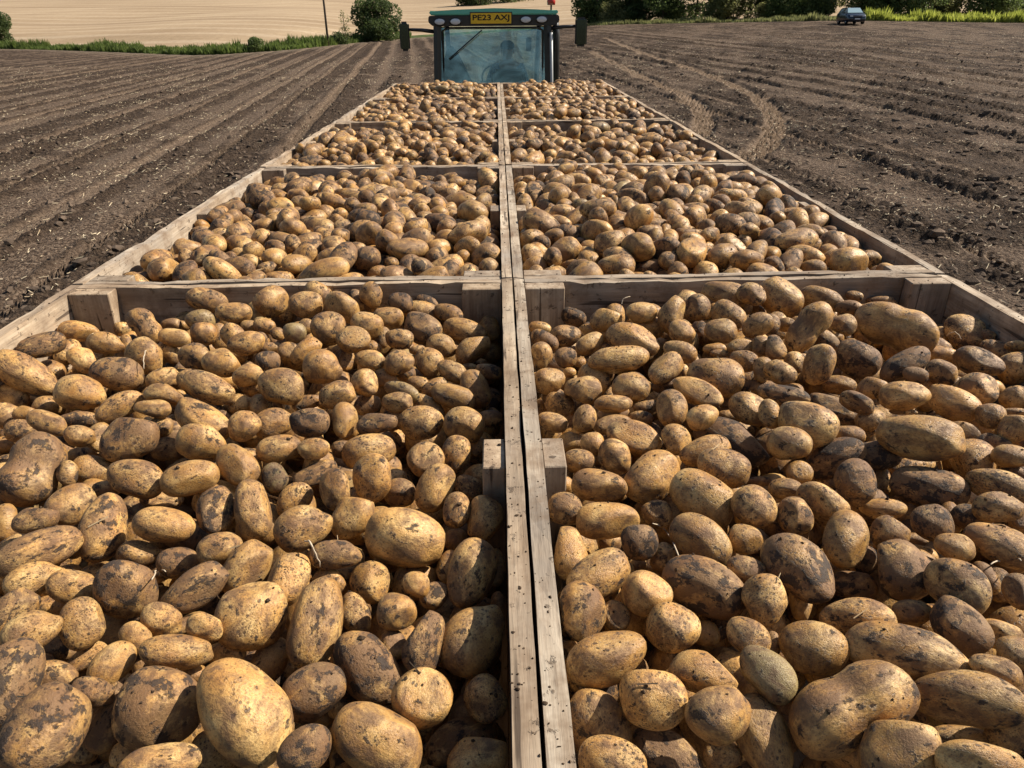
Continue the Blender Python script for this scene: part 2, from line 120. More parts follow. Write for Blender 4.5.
UNDER_POTATOES = [
967,962,-105,-53,-33,-74,43,36,36,839,1257,-146,88,8,24,59,43,38,735,730,-199,51,2,80,47,39,35,453,875,-149,-23,3,-6,59,44,38,
-785,882,-232,-41,46,-6,66,44,38,-252,883,-205,-80,49,18,50,36,34,-658,1006,-209,75,-22,61,51,39,37,-720,1585,-167,45,87,-5,53,42,39,
454,1041,-214,7,34,-64,63,42,37,-641,862,-140,15,-76,-56,49,44,43,1126,1247,-222,25,20,37,48,42,36,403,1678,-114,-55,42,-13,55,39,39,
-617,1523,-131,-13,-81,51,57,40,36,-271,1644,-166,-36,-69,-50,66,43,43,-146,1674,-190,77,-52,-34,68,46,43,792,934,-213,26,-69,-58,50,38,35,
294,1066,-165,74,10,48,71,46,45,958,1644,-107,12,-38,7,53,38,36,354,1187,-119,-36,-53,-48,55,38,37,1053,1164,-200,-45,75,-2,51,44,41,
-652,873,-228,47,-86,15,44,40,37,571,1393,-149,-33,74,-20,47,42,38,-836,1605,-212,26,91,-8,71,45,44,-542,1015,-190,-10,-1,-26,55,45,39,
-1086,945,-229,-50,-41,-19,45,41,37,882,453,-76,-44,6,-4,48,38,37,357,714,-133,75,56,-31,67,43,38,-942,485,-90,59,25,-10,55,38,34,
772,1116,-213,-56,43,68,60,42,37,989,796,-62,47,-84,-24,59,37,36,-306,955,-119,-37,-63,53,49,37,36,-120,1362,-267,32,6,89,60,39,38,
-284,603,-198,69,64,-30,49,37,36,246,1671,-178,-39,-77,40,50,40,39,-122,1119,-240,66,34,-38,40,36,34,-653,633,-236,-64,-21,-63,60,39,36,
874,1510,-138,-67,-13,34,53,40,39,-140,604,-221,-59,-35,29,52,43,42,553,733,-157,37,-21,-69,56,37,34,92,591,-231,77,-18,-58,57,44,43,
-727,1277,-119,94,-8,22,47,38,34,-769,1189,-164,75,-45,-20,56,41,38,311,1204,-210,72,13,-4,56,46,41,372,1607,-152,72,1,-67,59,43,40,
510,1322,-145,-72,-7,-42,65,44,42,-212,703,-209,-9,-60,-8,57,42,41,579,1217,-205,-27,-44,-81,43,37,37,-945,896,-164,-10,88,43,61,43,43,
-509,545,-227,-14,97,9,60,42,41,-912,1061,-139,21,33,90,42,37,36,-551,1222,-148,25,52,21,46,39,39,-82,566,-281,7,-71,68,47,42,38,
126,1404,-237,-21,-41,60,57,43,41,-216,1418,-199,81,20,52,51,36,32,-197,370,-135,29,68,61,54,41,36,-405,812,-186,-81,-29,-46,66,42,40,
-592,1400,-118,-36,-58,-19,48,44,41,-625,1260,-192,-86,29,39,53,38,37,-1075,597,-130,22,-38,-60,45,40,37,-1142,799,-199,-37,-45,-42,70,44,38,
167,1046,-170,-75,41,-15,65,46,44,199,1475,-124,8,4,-21,43,36,33,573,1240,-130,-4,-7,18,57,38,34,286,793,-183,56,-71,-39,70,45,45,
575,1485,-169,67,23,30,57,39,36,-802,1384,-171,-18,81,-44,43,37,34,-968,1189,-162,-20,-3,-73,51,43,41,1014,1310,-136,37,54,4,57,38,38,
-437,1400,-130,5,93,22,59,46,45,-901,1346,-173,56,72,24,43,39,38,-365,852,-255,8,-37,43,55,42,39,131,896,-154,26,-74,6,59,41,35,
1064,1500,-208,-73,-47,5,60,42,38,201,586,-170,36,81,-40,46,38,37,684,598,-152,-35,75,30,58,46,39,-799,607,-152,-40,78,-31,58,38,35,
-1027,773,-161,-45,46,-69,46,41,36,-1130,1233,-278,-81,13,-44,61,43,43,-170,1531,-254,29,79,-13,62,39,37,-419,1192,-212,-17,-45,22,55,37,35,
-136,931,-246,-39,-60,68,55,37,37,223,486,-154,-44,-70,48,55,41,37,-500,701,-143,-57,33,-74,59,38,34,-995,1369,-171,26,-47,-83,48,36,34,
-1055,927,-89,7,-78,-28,59,42,38,-1085,559,-208,7,-45,-55,61,40,34,-574,427,-187,15,-95,-23,53,46,41,439,1486,-189,1,68,-47,60,42,37,
1069,849,-100,49,-30,-47,49,36,32,375,1532,-221,51,51,18,49,43,41,185,1675,-242,-61,44,42,46,40,40,-822,1650,-117,59,19,1,56,45,43,
665,817,-239,-39,59,-68,54,40,37,595,1663,-160,-48,-50,-53,56,37,35,1057,466,-116,-51,-84,0,58,42,38,-605,1159,-159,51,36,73,42,37,33,
819,613,-125,-84,17,-33,42,38,36,-905,1474,-114,-62,71,29,56,37,34,-273,1266,-202,-59,34,-71,45,41,37,-880,547,-78,-4,-52,-82,51,39,37,
853,1728,-108,88,-11,29,54,39,35,-907,1387,-243,25,-6,-89,45,40,38,426,570,-145,16,90,26,54,46,42,-501,1688,-107,37,61,-40,43,38,33,
665,764,-140,19,5,74,50,38,34,194,685,-260,50,-16,-24,51,42,41,-881,630,-87,21,-91,17,52,46,40,1029,759,-201,13,16,-65,55,43,38,
333,571,-236,27,-44,84,63,44,39,-214,468,-208,84,-15,-40,54,39,38,-423,966,-196,-9,-29,63,51,37,34,-686,1089,-194,54,29,57,48,40,37,
945,609,-107,12,-18,17,61,41,37,-512,1159,-207,30,69,53,52,42,40,-416,551,-261,-54,-52,54,47,38,35,911,877,-229,-53,-12,34,58,41,36,
-809,502,-143,-42,-69,-57,52,38,33,973,1253,-213,33,-47,-61,48,39,38,806,1388,-107,-16,9,97,47,37,34,-425,1579,-116,-19,-96,1,55,39,34,
698,517,-65,21,-80,37,51,41,38,106,746,-166,68,18,-64,49,40,39,-247,1125,-221,52,-71,-38,47,36,32,1112,715,-169,-33,70,8,52,46,40,
-798,1511,-226,-53,-25,79,56,39,34,491,1054,-117,-14,-77,22,51,37,37,945,1168,-119,10,-49,-58,63,41,36,-1085,1301,-183,-63,-15,59,47,40,39,
-477,1565,-197,69,-35,18,45,39,35,450,1192,-143,42,-14,-12,47,37,37,-346,1613,-222,88,34,24,57,39,33,534,1113,-142,29,14,-28,65,42,36,
1137,622,-194,69,25,-41,46,41,40,877,601,-203,12,-20,-27,50,37,36,936,1439,-140,-8,32,-73,53,44,40,709,1522,-210,-88,-34,22,58,40,38,
-297,764,-225,16,-68,-15,59,42,42,991,594,-197,-53,57,9,52,40,37,-256,1453,-135,-37,-46,75,51,38,33,-649,1658,-151,58,52,21,56,38,35,
554,1478,-70,-12,-17,10,68,46,39,-383,607,-187,-12,-34,-88,68,44,40,234,1269,-227,33,21,31,58,46,41,203,1248,-137,30,59,68,60,40,39,
341,1685,-228,90,-6,30,60,44,38,111,1029,-260,3,-27,46,54,36,36,-356,1077,-159,12,-93,14,60,42,39,-1028,1145,-252,81,57,-1,71,45,39,
-1049,1531,-167,-44,-51,73,51,38,36,145,1638,-148,58,55,56,57,38,34,-371,1661,-135,-37,-37,-2,53,38,36,-687,928,-137,5,-16,48,57,41,35,
843,698,-116,-82,-28,-46,56,45,41,-990,689,-85,84,-11,26,42,37,33,-727,1451,-168,-38,-55,32,52,38,38,-978,1503,-247,7,24,-93,63,42,40,
-860,826,-231,52,26,52,49,38,34,-882,1130,-155,2,93,-23,54,41,40,1068,1685,-173,11,21,-87,58,44,42,915,1047,-133,-68,28,-62,50,37,34,
-499,859,-195,77,1,-43,56,42,41,-532,917,-101,16,-60,76,41,36,35,246,481,-240,22,1,-25,55,36,36,979,698,-89,96,15,13,59,38,35,
-1086,720,-221,54,10,-73,45,40,37,-603,718,-191,26,-30,89,58,43,43,423,1532,-87,-30,77,-20,47,36,34,-714,734,-209,0,75,-56,50,43,40,
628,943,-194,-70,43,-54,43,38,32,940,865,-138,11,85,-48,56,42,37,-142,753,-211,-16,-84,41,61,43,40,373,653,-250,-90,-20,17,54,39,38,
488,755,-204,7,-28,-76,60,40,36,1098,680,-75,-4,87,-21,46,37,32,-944,1723,-134,-39,39,-57,65,43,38,-738,598,-232,2,90,-16,57,39,38,
1140,492,-81,-30,47,-58,54,38,33,345,1009,-128,-39,11,54,51,40,38,795,1609,-102,-2,-11,95,58,42,38,599,729,-215,73,-62,1,51,42,42,
-881,940,-215,8,48,-74,44,38,37,199,1160,-162,72,48,-19,45,41,41,384,1341,-129,28,-69,-9,54,42,42,515,1658,-105,41,73,32,49,38,38,
-403,1326,-213,-48,-42,-14,58,45,40,-696,571,-126,4,-87,-2,43,37,35,380,440,-124,-46,-75,45,59,42,41,1063,958,-111,-36,-2,-87,59,40,35,
-536,1527,-89,-48,53,-68,50,39,37,109,816,-237,-11,-12,-84,50,37,34,-1122,1673,-190,7,77,-10,60,45,39,529,536,-200,79,30,26,54,41,35,
773,818,-196,88,-23,39,62,42,41,753,1444,-140,-40,-38,16,62,42,39,-195,1227,-168,82,28,9,50,43,42,232,888,-226,9,-41,88,62,45,44,
-388,1072,-249,29,14,-19,48,37,35,264,961,-141,-13,-90,-23,53,37,32,760,1183,-114,-57,-11,2,69,46,40,844,534,-145,77,-24,38,50,37,36,
247,668,-165,29,25,82,59,38,36,156,1552,-243,51,-30,79,64,42,38,-889,1022,-247,-72,35,58,64,44,43,-378,734,-171,13,84,-26,70,45,38,
660,1538,-139,53,-67,49,62,40,37,-502,1095,-129,-42,78,38,48,36,33,-194,956,-163,16,-92,-33,60,46,41,363,857,-223,11,-14,97,51,37,36,
423,807,-99,66,23,-63,42,36,34,946,497,-125,57,-40,-39,49,38,36,124,1279,-230,-35,80,5,53,39,39,-121,1427,-139,11,-12,-93,54,36,32,
667,1294,-173,33,48,-68,59,39,38,-484,1324,-170,67,-52,35,72,45,42,-675,1339,-141,78,-26,48,58,43,40,-167,1292,-244,62,9,-5,62,40,37,
-372,1749,-125,14,-88,2,42,37,33,-860,1239,-251,-15,66,-68,67,44,38,984,1598,-231,17,-80,33,52,37,34,-310,1538,-198,34,-87,31,69,45,41,
877,788,-151,-57,13,-79,57,37,34,685,1695,-116,-5,4,-98,50,37,33,313,1517,-83,35,-52,-71,45,38,34,-396,1523,-232,-36,-24,-59,48,38,34,
-109,1462,-252,-47,-34,-57,46,41,35,105,483,-264,-92,8,21,55,46,39,-989,1609,-136,-16,-73,22,65,45,41,989,1002,-185,42,-85,-26,45,39,36,
1056,899,-197,38,23,-5,57,40,37,1106,1266,-130,4,86,-47,47,39,34,371,985,-207,27,3,-95,65,45,40,181,1108,-242,-36,27,-24,54,37,36,
991,1118,-180,-82,-9,-32,51,36,31,-806,1035,-144,-91,-30,-25,53,36,33,587,856,-180,17,-48,-53,46,36,33,110,1188,-264,95,-14,-26,51,42,38,
285,1674,-118,89,15,-19,45,38,35,-854,1719,-137,71,17,43,57,37,36,-1133,1611,-255,-11,84,43,56,39,39,442,1152,-210,87,-9,12,61,43,42,
751,1019,-112,39,34,-63,52,40,38,-459,1180,-128,50,-15,-44,51,44,40,-350,1172,-182,-36,56,-51,44,38,34,773,458,-66,-19,-34,-75,70,44,38,
667,1426,-106,0,28,-93,42,38,36,189,1003,-249,33,27,67,43,38,36,225,1375,-178,58,21,74,61,39,35,-694,436,-88,-57,-9,-32,55,40,40,
-983,994,-143,45,70,21,56,36,32,1125,1114,-119,-58,38,66,56,46,43,344,922,-112,-1,64,74,44,37,35,239,881,-133,16,-33,-40,62,41,37,
-1085,850,-173,-28,-85,-25,56,39,36,-933,723,-135,84,1,48,51,41,37,-551,1630,-83,24,38,58,44,38,35,-176,1342,-147,-79,-15,-44,46,37,36,
-261,1030,-247,-86,-15,43,56,38,33,610,1017,-165,3,69,-58,62,42,38,389,1283,-215,-43,-32,-62,64,44,39,537,931,-237,-65,41,-7,57,42,40,
632,1392,-194,28,84,-30,63,41,37,577,597,-125,51,-21,0,55,43,43,-139,692,-276,-4,21,28,45,39,36,-501,630,-221,-8,96,15,47,36,32,
-824,751,-203,-88,-17,-18,49,36,33,559,1732,-185,-9,69,69,54,42,41,-593,526,-160,8,-80,-53,64,45,42,-721,1657,-87,77,51,3,46,42,39,
-421,1441,-227,-87,42,19,51,41,39,-335,1414,-135,-69,27,-46,62,42,40,494,629,-238,36,-17,8,69,44,39,1091,1426,-155,75,45,-18,58,44,38,
-589,644,-136,81,-23,-44,55,40,36,980,1730,-110,81,-36,-40,55,46,45,848,1449,-206,18,68,-1,51,41,40,-1120,1177,-191,5,-39,-82,41,37,32,
-1146,711,-91,-42,-66,-11,61,39,39,1007,1381,-230,-47,3,14,47,42,41,514,1558,-154,-24,72,-4,59,37,37,-799,842,-158,56,1,48,56,42,40,
-443,875,-126,-52,34,-77,49,40,39,-400,489,-167,75,21,2,50,42,37,-135,1083,-156,89,33,-21,53,36,35,657,1569,-59,-6,82,36,41,36,35,
-147,1214,-280,-49,-1,63,54,41,40,-986,882,-248,-44,80,-38,63,42,37,-981,583,-84,-88,-21,-36,53,40,39,-134,1027,-250,-16,91,-21,47,40,39,
-549,1026,-100,84,2,3,62,41,36,915,1000,-217,-68,60,-39,58,39,36,-1065,1035,-142,8,-86,-29,57,45,45,-571,1306,-116,-36,35,-85,44,37,35,
-155,1577,-142,-79,49,-17,52,45,44,-532,1460,-195,14,-76,53,47,38,36,-960,1291,-176,55,13,-75,47,37,36,-93,1200,-169,-32,21,20,59,38,36,
94,1474,-156,-31,-69,62,51,40,37,105,1653,-275,-20,14,-93,57,39,34,-859,1261,-128,-40,83,-28,50,40,37,756,1386,-213,1,-36,-46,45,38,38,
1033,574,-65,-35,-67,-42,46,36,33,779,892,-123,-8,-83,-47,51,39,35,917,689,-177,-78,-55,-17,45,40,37,119,967,-140,-27,-35,-88,47,37,36,
373,451,-207,-16,35,91,46,39,34,-1026,1752,-200,51,-21,-33,47,41,39,-237,537,-241,47,9,-82,53,37,33,993,1578,-137,-37,39,-81,50,44,38,
-590,1517,-218,32,22,75,51,36,31,1043,659,-149,-2,-83,0,43,38,36,-310,501,-233,-16,-64,63,54,37,32,-562,1616,-193,-54,-71,41,45,40,37,
367,1453,-116,60,71,-29,52,39,34,1077,539,-195,64,16,68,58,37,32,470,1676,-184,-58,-45,18,48,36,34,-285,384,-136,75,-42,-32,45,41,39,
1084,1324,-196,-68,60,-34,45,36,33,146,649,-129,-11,-46,10,51,37,32,835,1035,-194,-87,-7,-26,49,39,35,-700,1752,-81,38,-51,21,54,36,35,
-757,1001,-203,38,-84,-35,51,41,39,-372,1727,-238,35,-62,-58,63,43,43,-904,557,-173,-52,-72,43,55,41,35,-379,1282,-126,4,29,-93,58,38,37,
-1095,1476,-200,37,62,-68,50,42,41,-280,1739,-155,12,-47,-43,52,38,34,924,1351,-93,25,7,-54,48,39,36,-490,771,-262,-62,-71,31,66,43,39,
-930,1709,-211,31,72,55,51,40,38,990,448,-66,3,8,-79,54,42,41,-982,797,-104,35,-62,56,46,38,36,-276,1539,-125,-36,32,-8,47,41,36,
236,1587,-154,-7,-84,-49,44,36,32,-840,1531,-92,-38,25,63,51,39,36,601,460,-110,-37,78,-42,61,39,34,-602,804,-252,-25,-83,-29,57,39,35,
476,1744,-66,-29,48,31,49,42,41,706,935,-172,64,-73,-19,45,38,33,-996,1284,-263,25,-38,-71,49,40,34,-723,1241,-222,9,-59,18,50,40,36,
495,1266,-216,-42,67,47,42,37,36,-668,1176,-219,-13,51,-67,49,37,32,-78,1028,-151,-41,37,72,49,42,39,-343,964,-236,-59,-64,4,44,40,36,
750,1272,-128,74,-19,51,54,39,34,149,507,-185,-44,-86,-20,46,36,32,606,1748,-95,-35,-31,-74,66,44,39,-943,803,-256,72,55,-8,44,36,35,
877,1135,-123,24,-66,54,52,37,32,-566,904,-202,28,7,37,42,30,26,794,1095,-107,-40,-69,-54,46,37,37,-716,1722,-181,70,67,16,46,38,35,
-437,1708,-133,-67,52,39,48,36,34,-79,812,-199,48,82,-22,43,31,28,-592,771,-124,-9,36,92,45,32,28,208,783,-152,59,-55,12,38,34,31,
202,1748,-226,-36,-67,-50,46,38,36,-1139,565,-82,-42,-48,-59,43,34,33,-162,527,-167,59,70,36,45,33,31,-283,756,-123,49,-52,-60,39,31,29,
-1013,1431,-226,-98,9,-3,48,31,31,-181,829,-259,-38,23,15,45,30,28,-1070,641,-201,-74,25,8,48,33,31,-783,1115,-122,19,-68,30,46,31,29,
747,1755,-71,66,-24,35,57,37,34,75,1695,-213,0,55,7,39,32,30,615,550,-194,56,12,-37,36,33,29,571,1093,-86,6,40,-46,42,30,30,
-289,1140,-126,19,-14,-76,48,32,31,-894,1397,-99,21,21,-18,42,32,30,-225,1221,-253,41,80,-29,46,39,37,-1136,1059,-154,39,-12,70,42,31,28,
-319,662,-135,18,38,80,37,33,30,-183,861,-143,-22,-49,55,36,30,28,444,1586,-176,-32,53,77,40,31,28,1024,1500,-108,-62,-25,-20,53,41,36,
-1003,1430,-139,66,6,19,41,33,29,565,1021,-85,63,56,-27,37,30,28,753,578,-87,63,-5,70,49,38,34,106,674,-215,-19,25,-19,44,37,33,
-856,1440,-151,-22,79,42,41,34,29,863,1000,-126,47,-17,78,48,33,28,941,794,-138,55,-59,47,48,32,28,-104,1559,-204,-1,9,59,46,34,31,
746,722,-103,-80,30,47,51,33,28,724,1505,-101,-18,82,-29,53,36,32,-549,833,-114,-25,13,-10,49,31,29,-740,795,-181,-32,11,-93,36,30,27,
1153,1563,-164,78,-55,-19,47,36,31,659,1213,-192,26,63,2,63,40,38,99,1557,-142,-22,31,88,48,42,40,-1147,641,-92,-43,-67,-59,38,32,31,
473,638,-157,63,-55,-19,48,35,33,83,827,-144,-87,-32,30,38,33,30,-244,567,-138,57,-40,-49,44,31,30,-826,953,-146,48,-11,59,38,32,29,
76,1364,-167,-48,-43,7,44,35,32,-1060,822,-86,-39,-38,-46,42,35,31,-101,1661,-295,-21,5,-31,47,36,36,274,1748,-92,1,-53,21,42,33,31,
457,966,-140,-75,-13,29,44,37,35,844,832,-110,0,7,-95,42,30,29,582,874,-104,-26,-38,-88,51,37,34,-778,1373,-85,11,4,24,45,30,27,
505,1373,-84,-11,-40,-90,40,30,28,-451,754,-116,-30,-3,19,43,34,30,-194,1148,-173,-68,-12,1,38,30,28,555,1564,-61,56,77,-4,43,30,26,
255,1327,-94,-58,-11,-48,39,33,33,944,1671,-216,78,-25,28,44,32,28,-71,1251,-268,-54,1,-82,52,33,32,463,741,-127,35,67,-57,36,30,30,
-428,654,-137,30,84,-17,50,34,29,-262,1283,-120,93,9,21,44,31,28,-567,1685,-142,-24,-54,65,48,35,33,-477,1246,-203,45,60,-49,45,38,34,
294,738,-106,21,-48,38,45,32,27,-905,808,-165,-31,69,44,48,39,38,996,1052,-107,4,50,18,40,36,35,-468,1503,-128,-10,88,-8,37,32,30,
667,443,-59,-3,25,26,45,36,31,-249,995,-124,33,-36,-8,40,34,30,-517,1356,-90,51,-31,79,37,30,27,382,733,-243,-60,3,-19,42,34,30,
237,572,-242,12,-80,-27,46,36,35,-647,1053,-139,33,-69,-58,46,36,31,-90,1277,-168,83,-17,-19,43,31,31,-77,816,-267,65,-53,-23,43,32,32,
-1155,1329,-189,68,-61,-28,45,31,29,85,1113,-270,-34,-72,-59,47,39,35,267,1559,-99,25,-66,-63,49,32,31,-196,1048,-215,-80,-57,6,40,32,30,
991,892,-58,-83,-5,-44,46,31,27,-342,881,-147,-83,-4,54,43,31,27,-586,591,-215,-66,-72,4,47,32,31,-190,1655,-254,-33,13,-66,54,35,31,
-370,697,-261,-2,-44,89,58,40,35,1113,506,-141,-3,-75,55,43,30,30,753,792,-119,73,-51,5,41,32,31,-465,533,-117,-68,64,29,45,33,32,
656,659,-187,-69,21,62,47,33,33,-815,788,-111,17,19,-86,41,32,27,621,1132,-128,-60,-4,-55,45,31,28,1005,1383,-132,-48,-12,-42,46,32,28,
578,1290,-213,65,-41,21,52,38,34,522,469,-122,-67,-2,65,45,35,32,-730,1437,-90,-22,46,74,44,30,28,1113,908,-103,-47,-44,-32,45,34,31,
69,1265,-173,25,-69,-23,37,32,27,-126,635,-153,8,-1,94,50,32,29,-1024,1127,-159,74,-51,39,45,31,28,267,525,-120,38,84,35,38,30,27,
-399,938,-121,-15,-70,53,38,30,27,868,773,-50,-23,-61,-64,43,33,31,-772,690,-165,21,72,-47,51,33,29,83,1573,-265,15,73,-43,41,33,33,
-710,1162,-102,-10,-67,50,38,34,34,938,1761,-176,-41,75,49,35,30,26,-314,1427,-243,-75,46,20,44,36,36,78,1495,-256,49,-30,56,44,30,30,
123,1161,-180,-78,6,24,45,31,27,1140,601,-84,-35,67,-64,40,34,32,-774,1749,-125,20,3,-82,34,30,26,-208,1491,-181,49,-50,27,45,34,29,
430,790,-213,-14,33,36,41,32,31,-85,523,-198,55,78,27,43,30,29,434,1615,-83,-10,-85,-37,37,30,28,-1043,1609,-197,-62,16,48,42,30,26,
1055,750,-94,-23,-27,-18,51,32,28,327,621,-129,59,60,-10,48,33,32,-545,787,-175,-25,-34,-33,45,32,30,901,1318,-162,-69,51,30,36,31,29,
874,638,-76,-23,-19,-93,38,34,32,951,538,-54,-73,21,-26,34,30,27,-489,597,-160,13,39,77,39,31,30,-625,1242,-84,76,-2,-48,51,32,27,
-1136,1560,-177,-8,91,-10,42,30,26,623,596,-231,64,-18,-27,41,31,28,-677,1410,-102,-69,-30,57,42,31,29,736,1180,-212,54,-27,21,44,34,33,
-1115,1328,-268,21,31,12,55,35,31,440,1268,-130,41,65,-39,36,32,31,887,935,-102,-7,-32,27,50,32,30,-863,453,-60,85,-31,-11,28,22,20,
-499,406,-133,-23,83,-49,36,24,22,-257,1225,-111,95,-6,-22,32,23,20,814,1306,-97,34,-50,-20,43,31,27,-153,486,-232,72,50,46,28,23,20,
818,1759,-59,-33,-22,-53,34,24,21,1142,1024,-95,-6,-48,-7,30,26,25,843,540,-61,32,-23,-90,38,30,28,598,728,-100,7,61,77,29,26,22,
1092,633,-117,-91,-18,-8,26,23,22,-80,396,-177,-39,18,-1,34,23,20,-407,1115,-105,22,-75,-22,30,24,21,389,519,-95,49,-21,19,40,26,22,
157,853,-189,-88,-2,-8,29,24,23,1121,933,-173,37,-29,-27,39,29,29,-1120,982,-166,-18,39,79,29,24,23,-776,1519,-72,25,-23,-54,30,24,22,
-1154,1232,-202,43,-4,76,35,26,22,869,925,-192,5,77,58,29,23,20,703,526,-159,43,-12,-73,30,23,21,1129,1648,-127,-42,87,-15,28,23,22,
449,1450,-133,9,50,82,27,24,24,-327,487,-140,47,42,-1,47,30,27,1157,728,-65,-21,32,-50,35,24,22,1167,1331,-147,65,-65,36,36,23,20,
1140,789,-100,20,-96,-13,32,24,22,-237,835,-148,-9,53,21,42,27,24,-77,1662,-215,-37,-87,15,33,24,24,292,1385,-138,60,-15,28,33,27,25,
121,924,-242,-35,52,-57,40,25,24,318,715,-214,77,31,35,41,26,23,-266,1069,-134,-12,-26,-92,33,26,26,-949,845,-82,-53,-5,-36,37,25,22,
-746,543,-146,-48,58,-14,26,22,19,839,1660,-144,66,46,18,35,23,22,86,514,-116,5,-69,-71,29,25,25,-1045,1329,-123,-17,77,-60,28,24,22,
1088,1037,-121,-51,-73,39,31,27,26,-774,1588,-100,-70,-55,40,33,23,20,1099,1506,-136,-8,16,74,38,30,26,302,1580,-208,77,-27,16,35,26,26,
501,843,-88,-47,33,0,37,25,24,-1127,1383,-203,-97,20,-5,28,24,21,-310,1772,-109,55,-71,-40,28,23,20,1033,1144,-102,61,24,-70,29,23,21,
-785,1226,-95,3,-84,-45,31,26,23,196,1742,-138,73,55,11,32,27,25,-770,1508,-134,59,-67,5,33,23,20,-84,1342,-207,-78,-12,-8,45,28,24,
-1083,718,-121,-27,84,-20,32,29,28,320,549,-131,-41,60,59,47,30,29,1092,1022,-63,69,29,26,35,23,21,212,1097,-117,9,-75,29,31,27,25,
693,1628,-147,-25,49,-81,34,28,27,-574,1754,-105,0,-77,3,33,24,21,594,1356,-83,54,14,26,44,32,30,176,496,-103,8,-42,40,31,24,22,
789,743,-161,20,30,-51,27,23,23,-206,1691,-117,-42,-86,-13,41,29,27,243,1059,-90,27,67,-62,29,24,20,603,1195,-95,-9,4,-75,29,23,22,
-772,1664,-207,7,-59,49,45,29,28,820,1479,-77,38,4,-6,37,25,22,1043,674,-52,-40,-49,0,32,24,23,1161,1647,-209,36,59,-63,36,25,23,
647,847,-156,-28,-55,-11,39,25,22,-955,600,-140,-30,-15,-13,40,28,24,724,1556,-53,30,34,41,28,24,21,365,791,-108,78,-58,21,33,23,21,
-735,511,-69,-2,61,-78,35,23,20,-682,1541,-79,-38,-42,10,33,25,22,-997,884,-84,-26,94,17,31,24,23,393,1764,-92,30,-10,89,39,28,28,
-301,1192,-229,-9,70,-64,36,30,27,404,1394,-68,-22,19,-82,36,27,24,-621,1128,-95,-41,68,58,37,28,26,539,917,-133,8,-13,73,34,22,21,
180,696,-176,-45,35,-70,33,22,22,-393,470,-239,-44,65,-57,37,26,23,314,494,-184,2,-44,-84,31,28,26,-616,1637,-101,-88,34,13,38,26,22,
933,864,-53,13,16,96,26,23,20,-640,561,-239,83,-31,-44,45,29,25,64,1027,-162,12,-88,43,29,23,22,-707,927,-208,-17,2,-14,40,32,29,
-896,1236,-189,-89,-40,16,37,24,23,-1059,1658,-136,52,-39,74,42,27,27,-814,619,-68,60,66,2,36,23,20,-893,1459,-230,33,-78,7,39,26,25,
1150,1719,-178,-39,-77,40,31,24,21,731,1099,-147,67,54,13,32,24,21,1152,579,-153,12,-61,53,30,22,21,185,1323,-170,12,-53,53,43,30,28,
-246,799,-183,1,5,96,29,23,22,-973,1473,-171,-21,84,29,38,26,22,660,1219,-103,-64,-5,-65,30,26,24,859,1348,-87,-37,-53,8,33,24,24,
-1115,811,-82,-9,-31,-42,34,25,24,-972,1503,-111,-36,12,57,35,24,23,-1051,1217,-149,-25,-9,95,37,25,24,864,1637,-77,14,70,59,33,30,28,
337,1769,-122,10,49,-85,27,24,22,-900,1006,-113,-16,17,-22,37,24,21,-1047,902,-160,-87,23,-21,27,24,23,-905,1608,-124,-1,-31,48,26,22,20,
70,480,-164,-47,5,-7,33,27,25,998,1524,-181,-13,-90,-5,34,27,23,-330,812,-147,86,15,-14,31,22,20,-856,699,-84,-52,5,-59,36,26,24,
-965,1097,-178,-73,-35,-53,27,22,19,-605,1767,-149,59,-53,57,34,23,21,689,1350,-83,-64,58,-47,27,24,23,-679,802,-173,70,12,-33,34,26,23,
643,1631,-102,46,-6,65,38,28,27,-456,1443,-71,12,98,1,31,27,23,946,929,-172,52,24,-53,41,27,26,-1151,575,-168,-64,-27,-14,38,29,25,
341,1646,-73,12,-95,-20,30,23,21,262,1120,-102,-35,-52,58,33,24,21,680,1767,-52,-70,-46,16,30,25,23,-99,1393,-201,45,-77,3,33,26,24,
802,662,-68,49,-86,4,27,23,22,-498,1250,-86,-9,87,2,38,26,25,412,705,-97,-56,55,26,36,27,25,-1110,1154,-131,28,95,-3,38,26,22,
-107,883,-161,-55,5,27,37,29,28,722,1350,-148,51,57,-44,33,27,23,-412,1135,-181,-46,-33,-52,33,24,22,-431,1618,-198,-5,33,-48,36,24,22,
996,549,-138,35,67,-49,32,27,23,-352,1161,-94,-70,-29,63,34,23,22,-306,825,-189,80,51,14,36,23,20,-68,1719,-261,-31,-80,-45,30,23,21,
-688,1587,-102,79,-8,5,38,25,23,-69,1088,-250,68,61,-10,33,22,19,-795,556,-75,-54,-66,28,31,22,20,1145,1405,-134,71,36,35,33,24,22,
-735,646,-101,-14,-20,95,29,24,23,-765,1709,-82,-53,19,12,27,23,22,-757,953,-111,-17,-62,-52,39,25,24,-521,697,-237,51,45,65,27,22,20,
69,566,-153,51,-12,-36,31,24,21,-485,1620,-153,-61,34,41,39,28,26,913,1234,-152,12,42,29,40,26,22,726,652,-94,56,22,-66,28,24,20,
-66,656,-242,-55,-45,-40,32,22,22,664,1474,-66,-91,-34,18,36,23,21,-125,394,-137,4,42,64,36,23,20,891,1602,-131,-20,24,-49,38,25,21,
-352,1273,-195,52,-69,4,35,22,22,-733,1040,-141,59,69,36,39,25,24,914,1242,-87,-77,-23,-6,30,24,23,-1151,696,-204,88,24,27,36,27,25,
-977,1352,-103,-57,-19,-49,28,24,22,-65,1506,-236,-62,17,-72,33,26,26,-724,611,-159,11,0,19,27,23,23,-107,970,-186,-51,-44,63,27,24,24,
72,1348,-261,-87,42,19,33,24,23,497,1250,-87,11,31,-31,27,24,24,447,933,-226,-34,73,55,31,25,24,199,1649,-121,-62,43,-61,28,22,21,
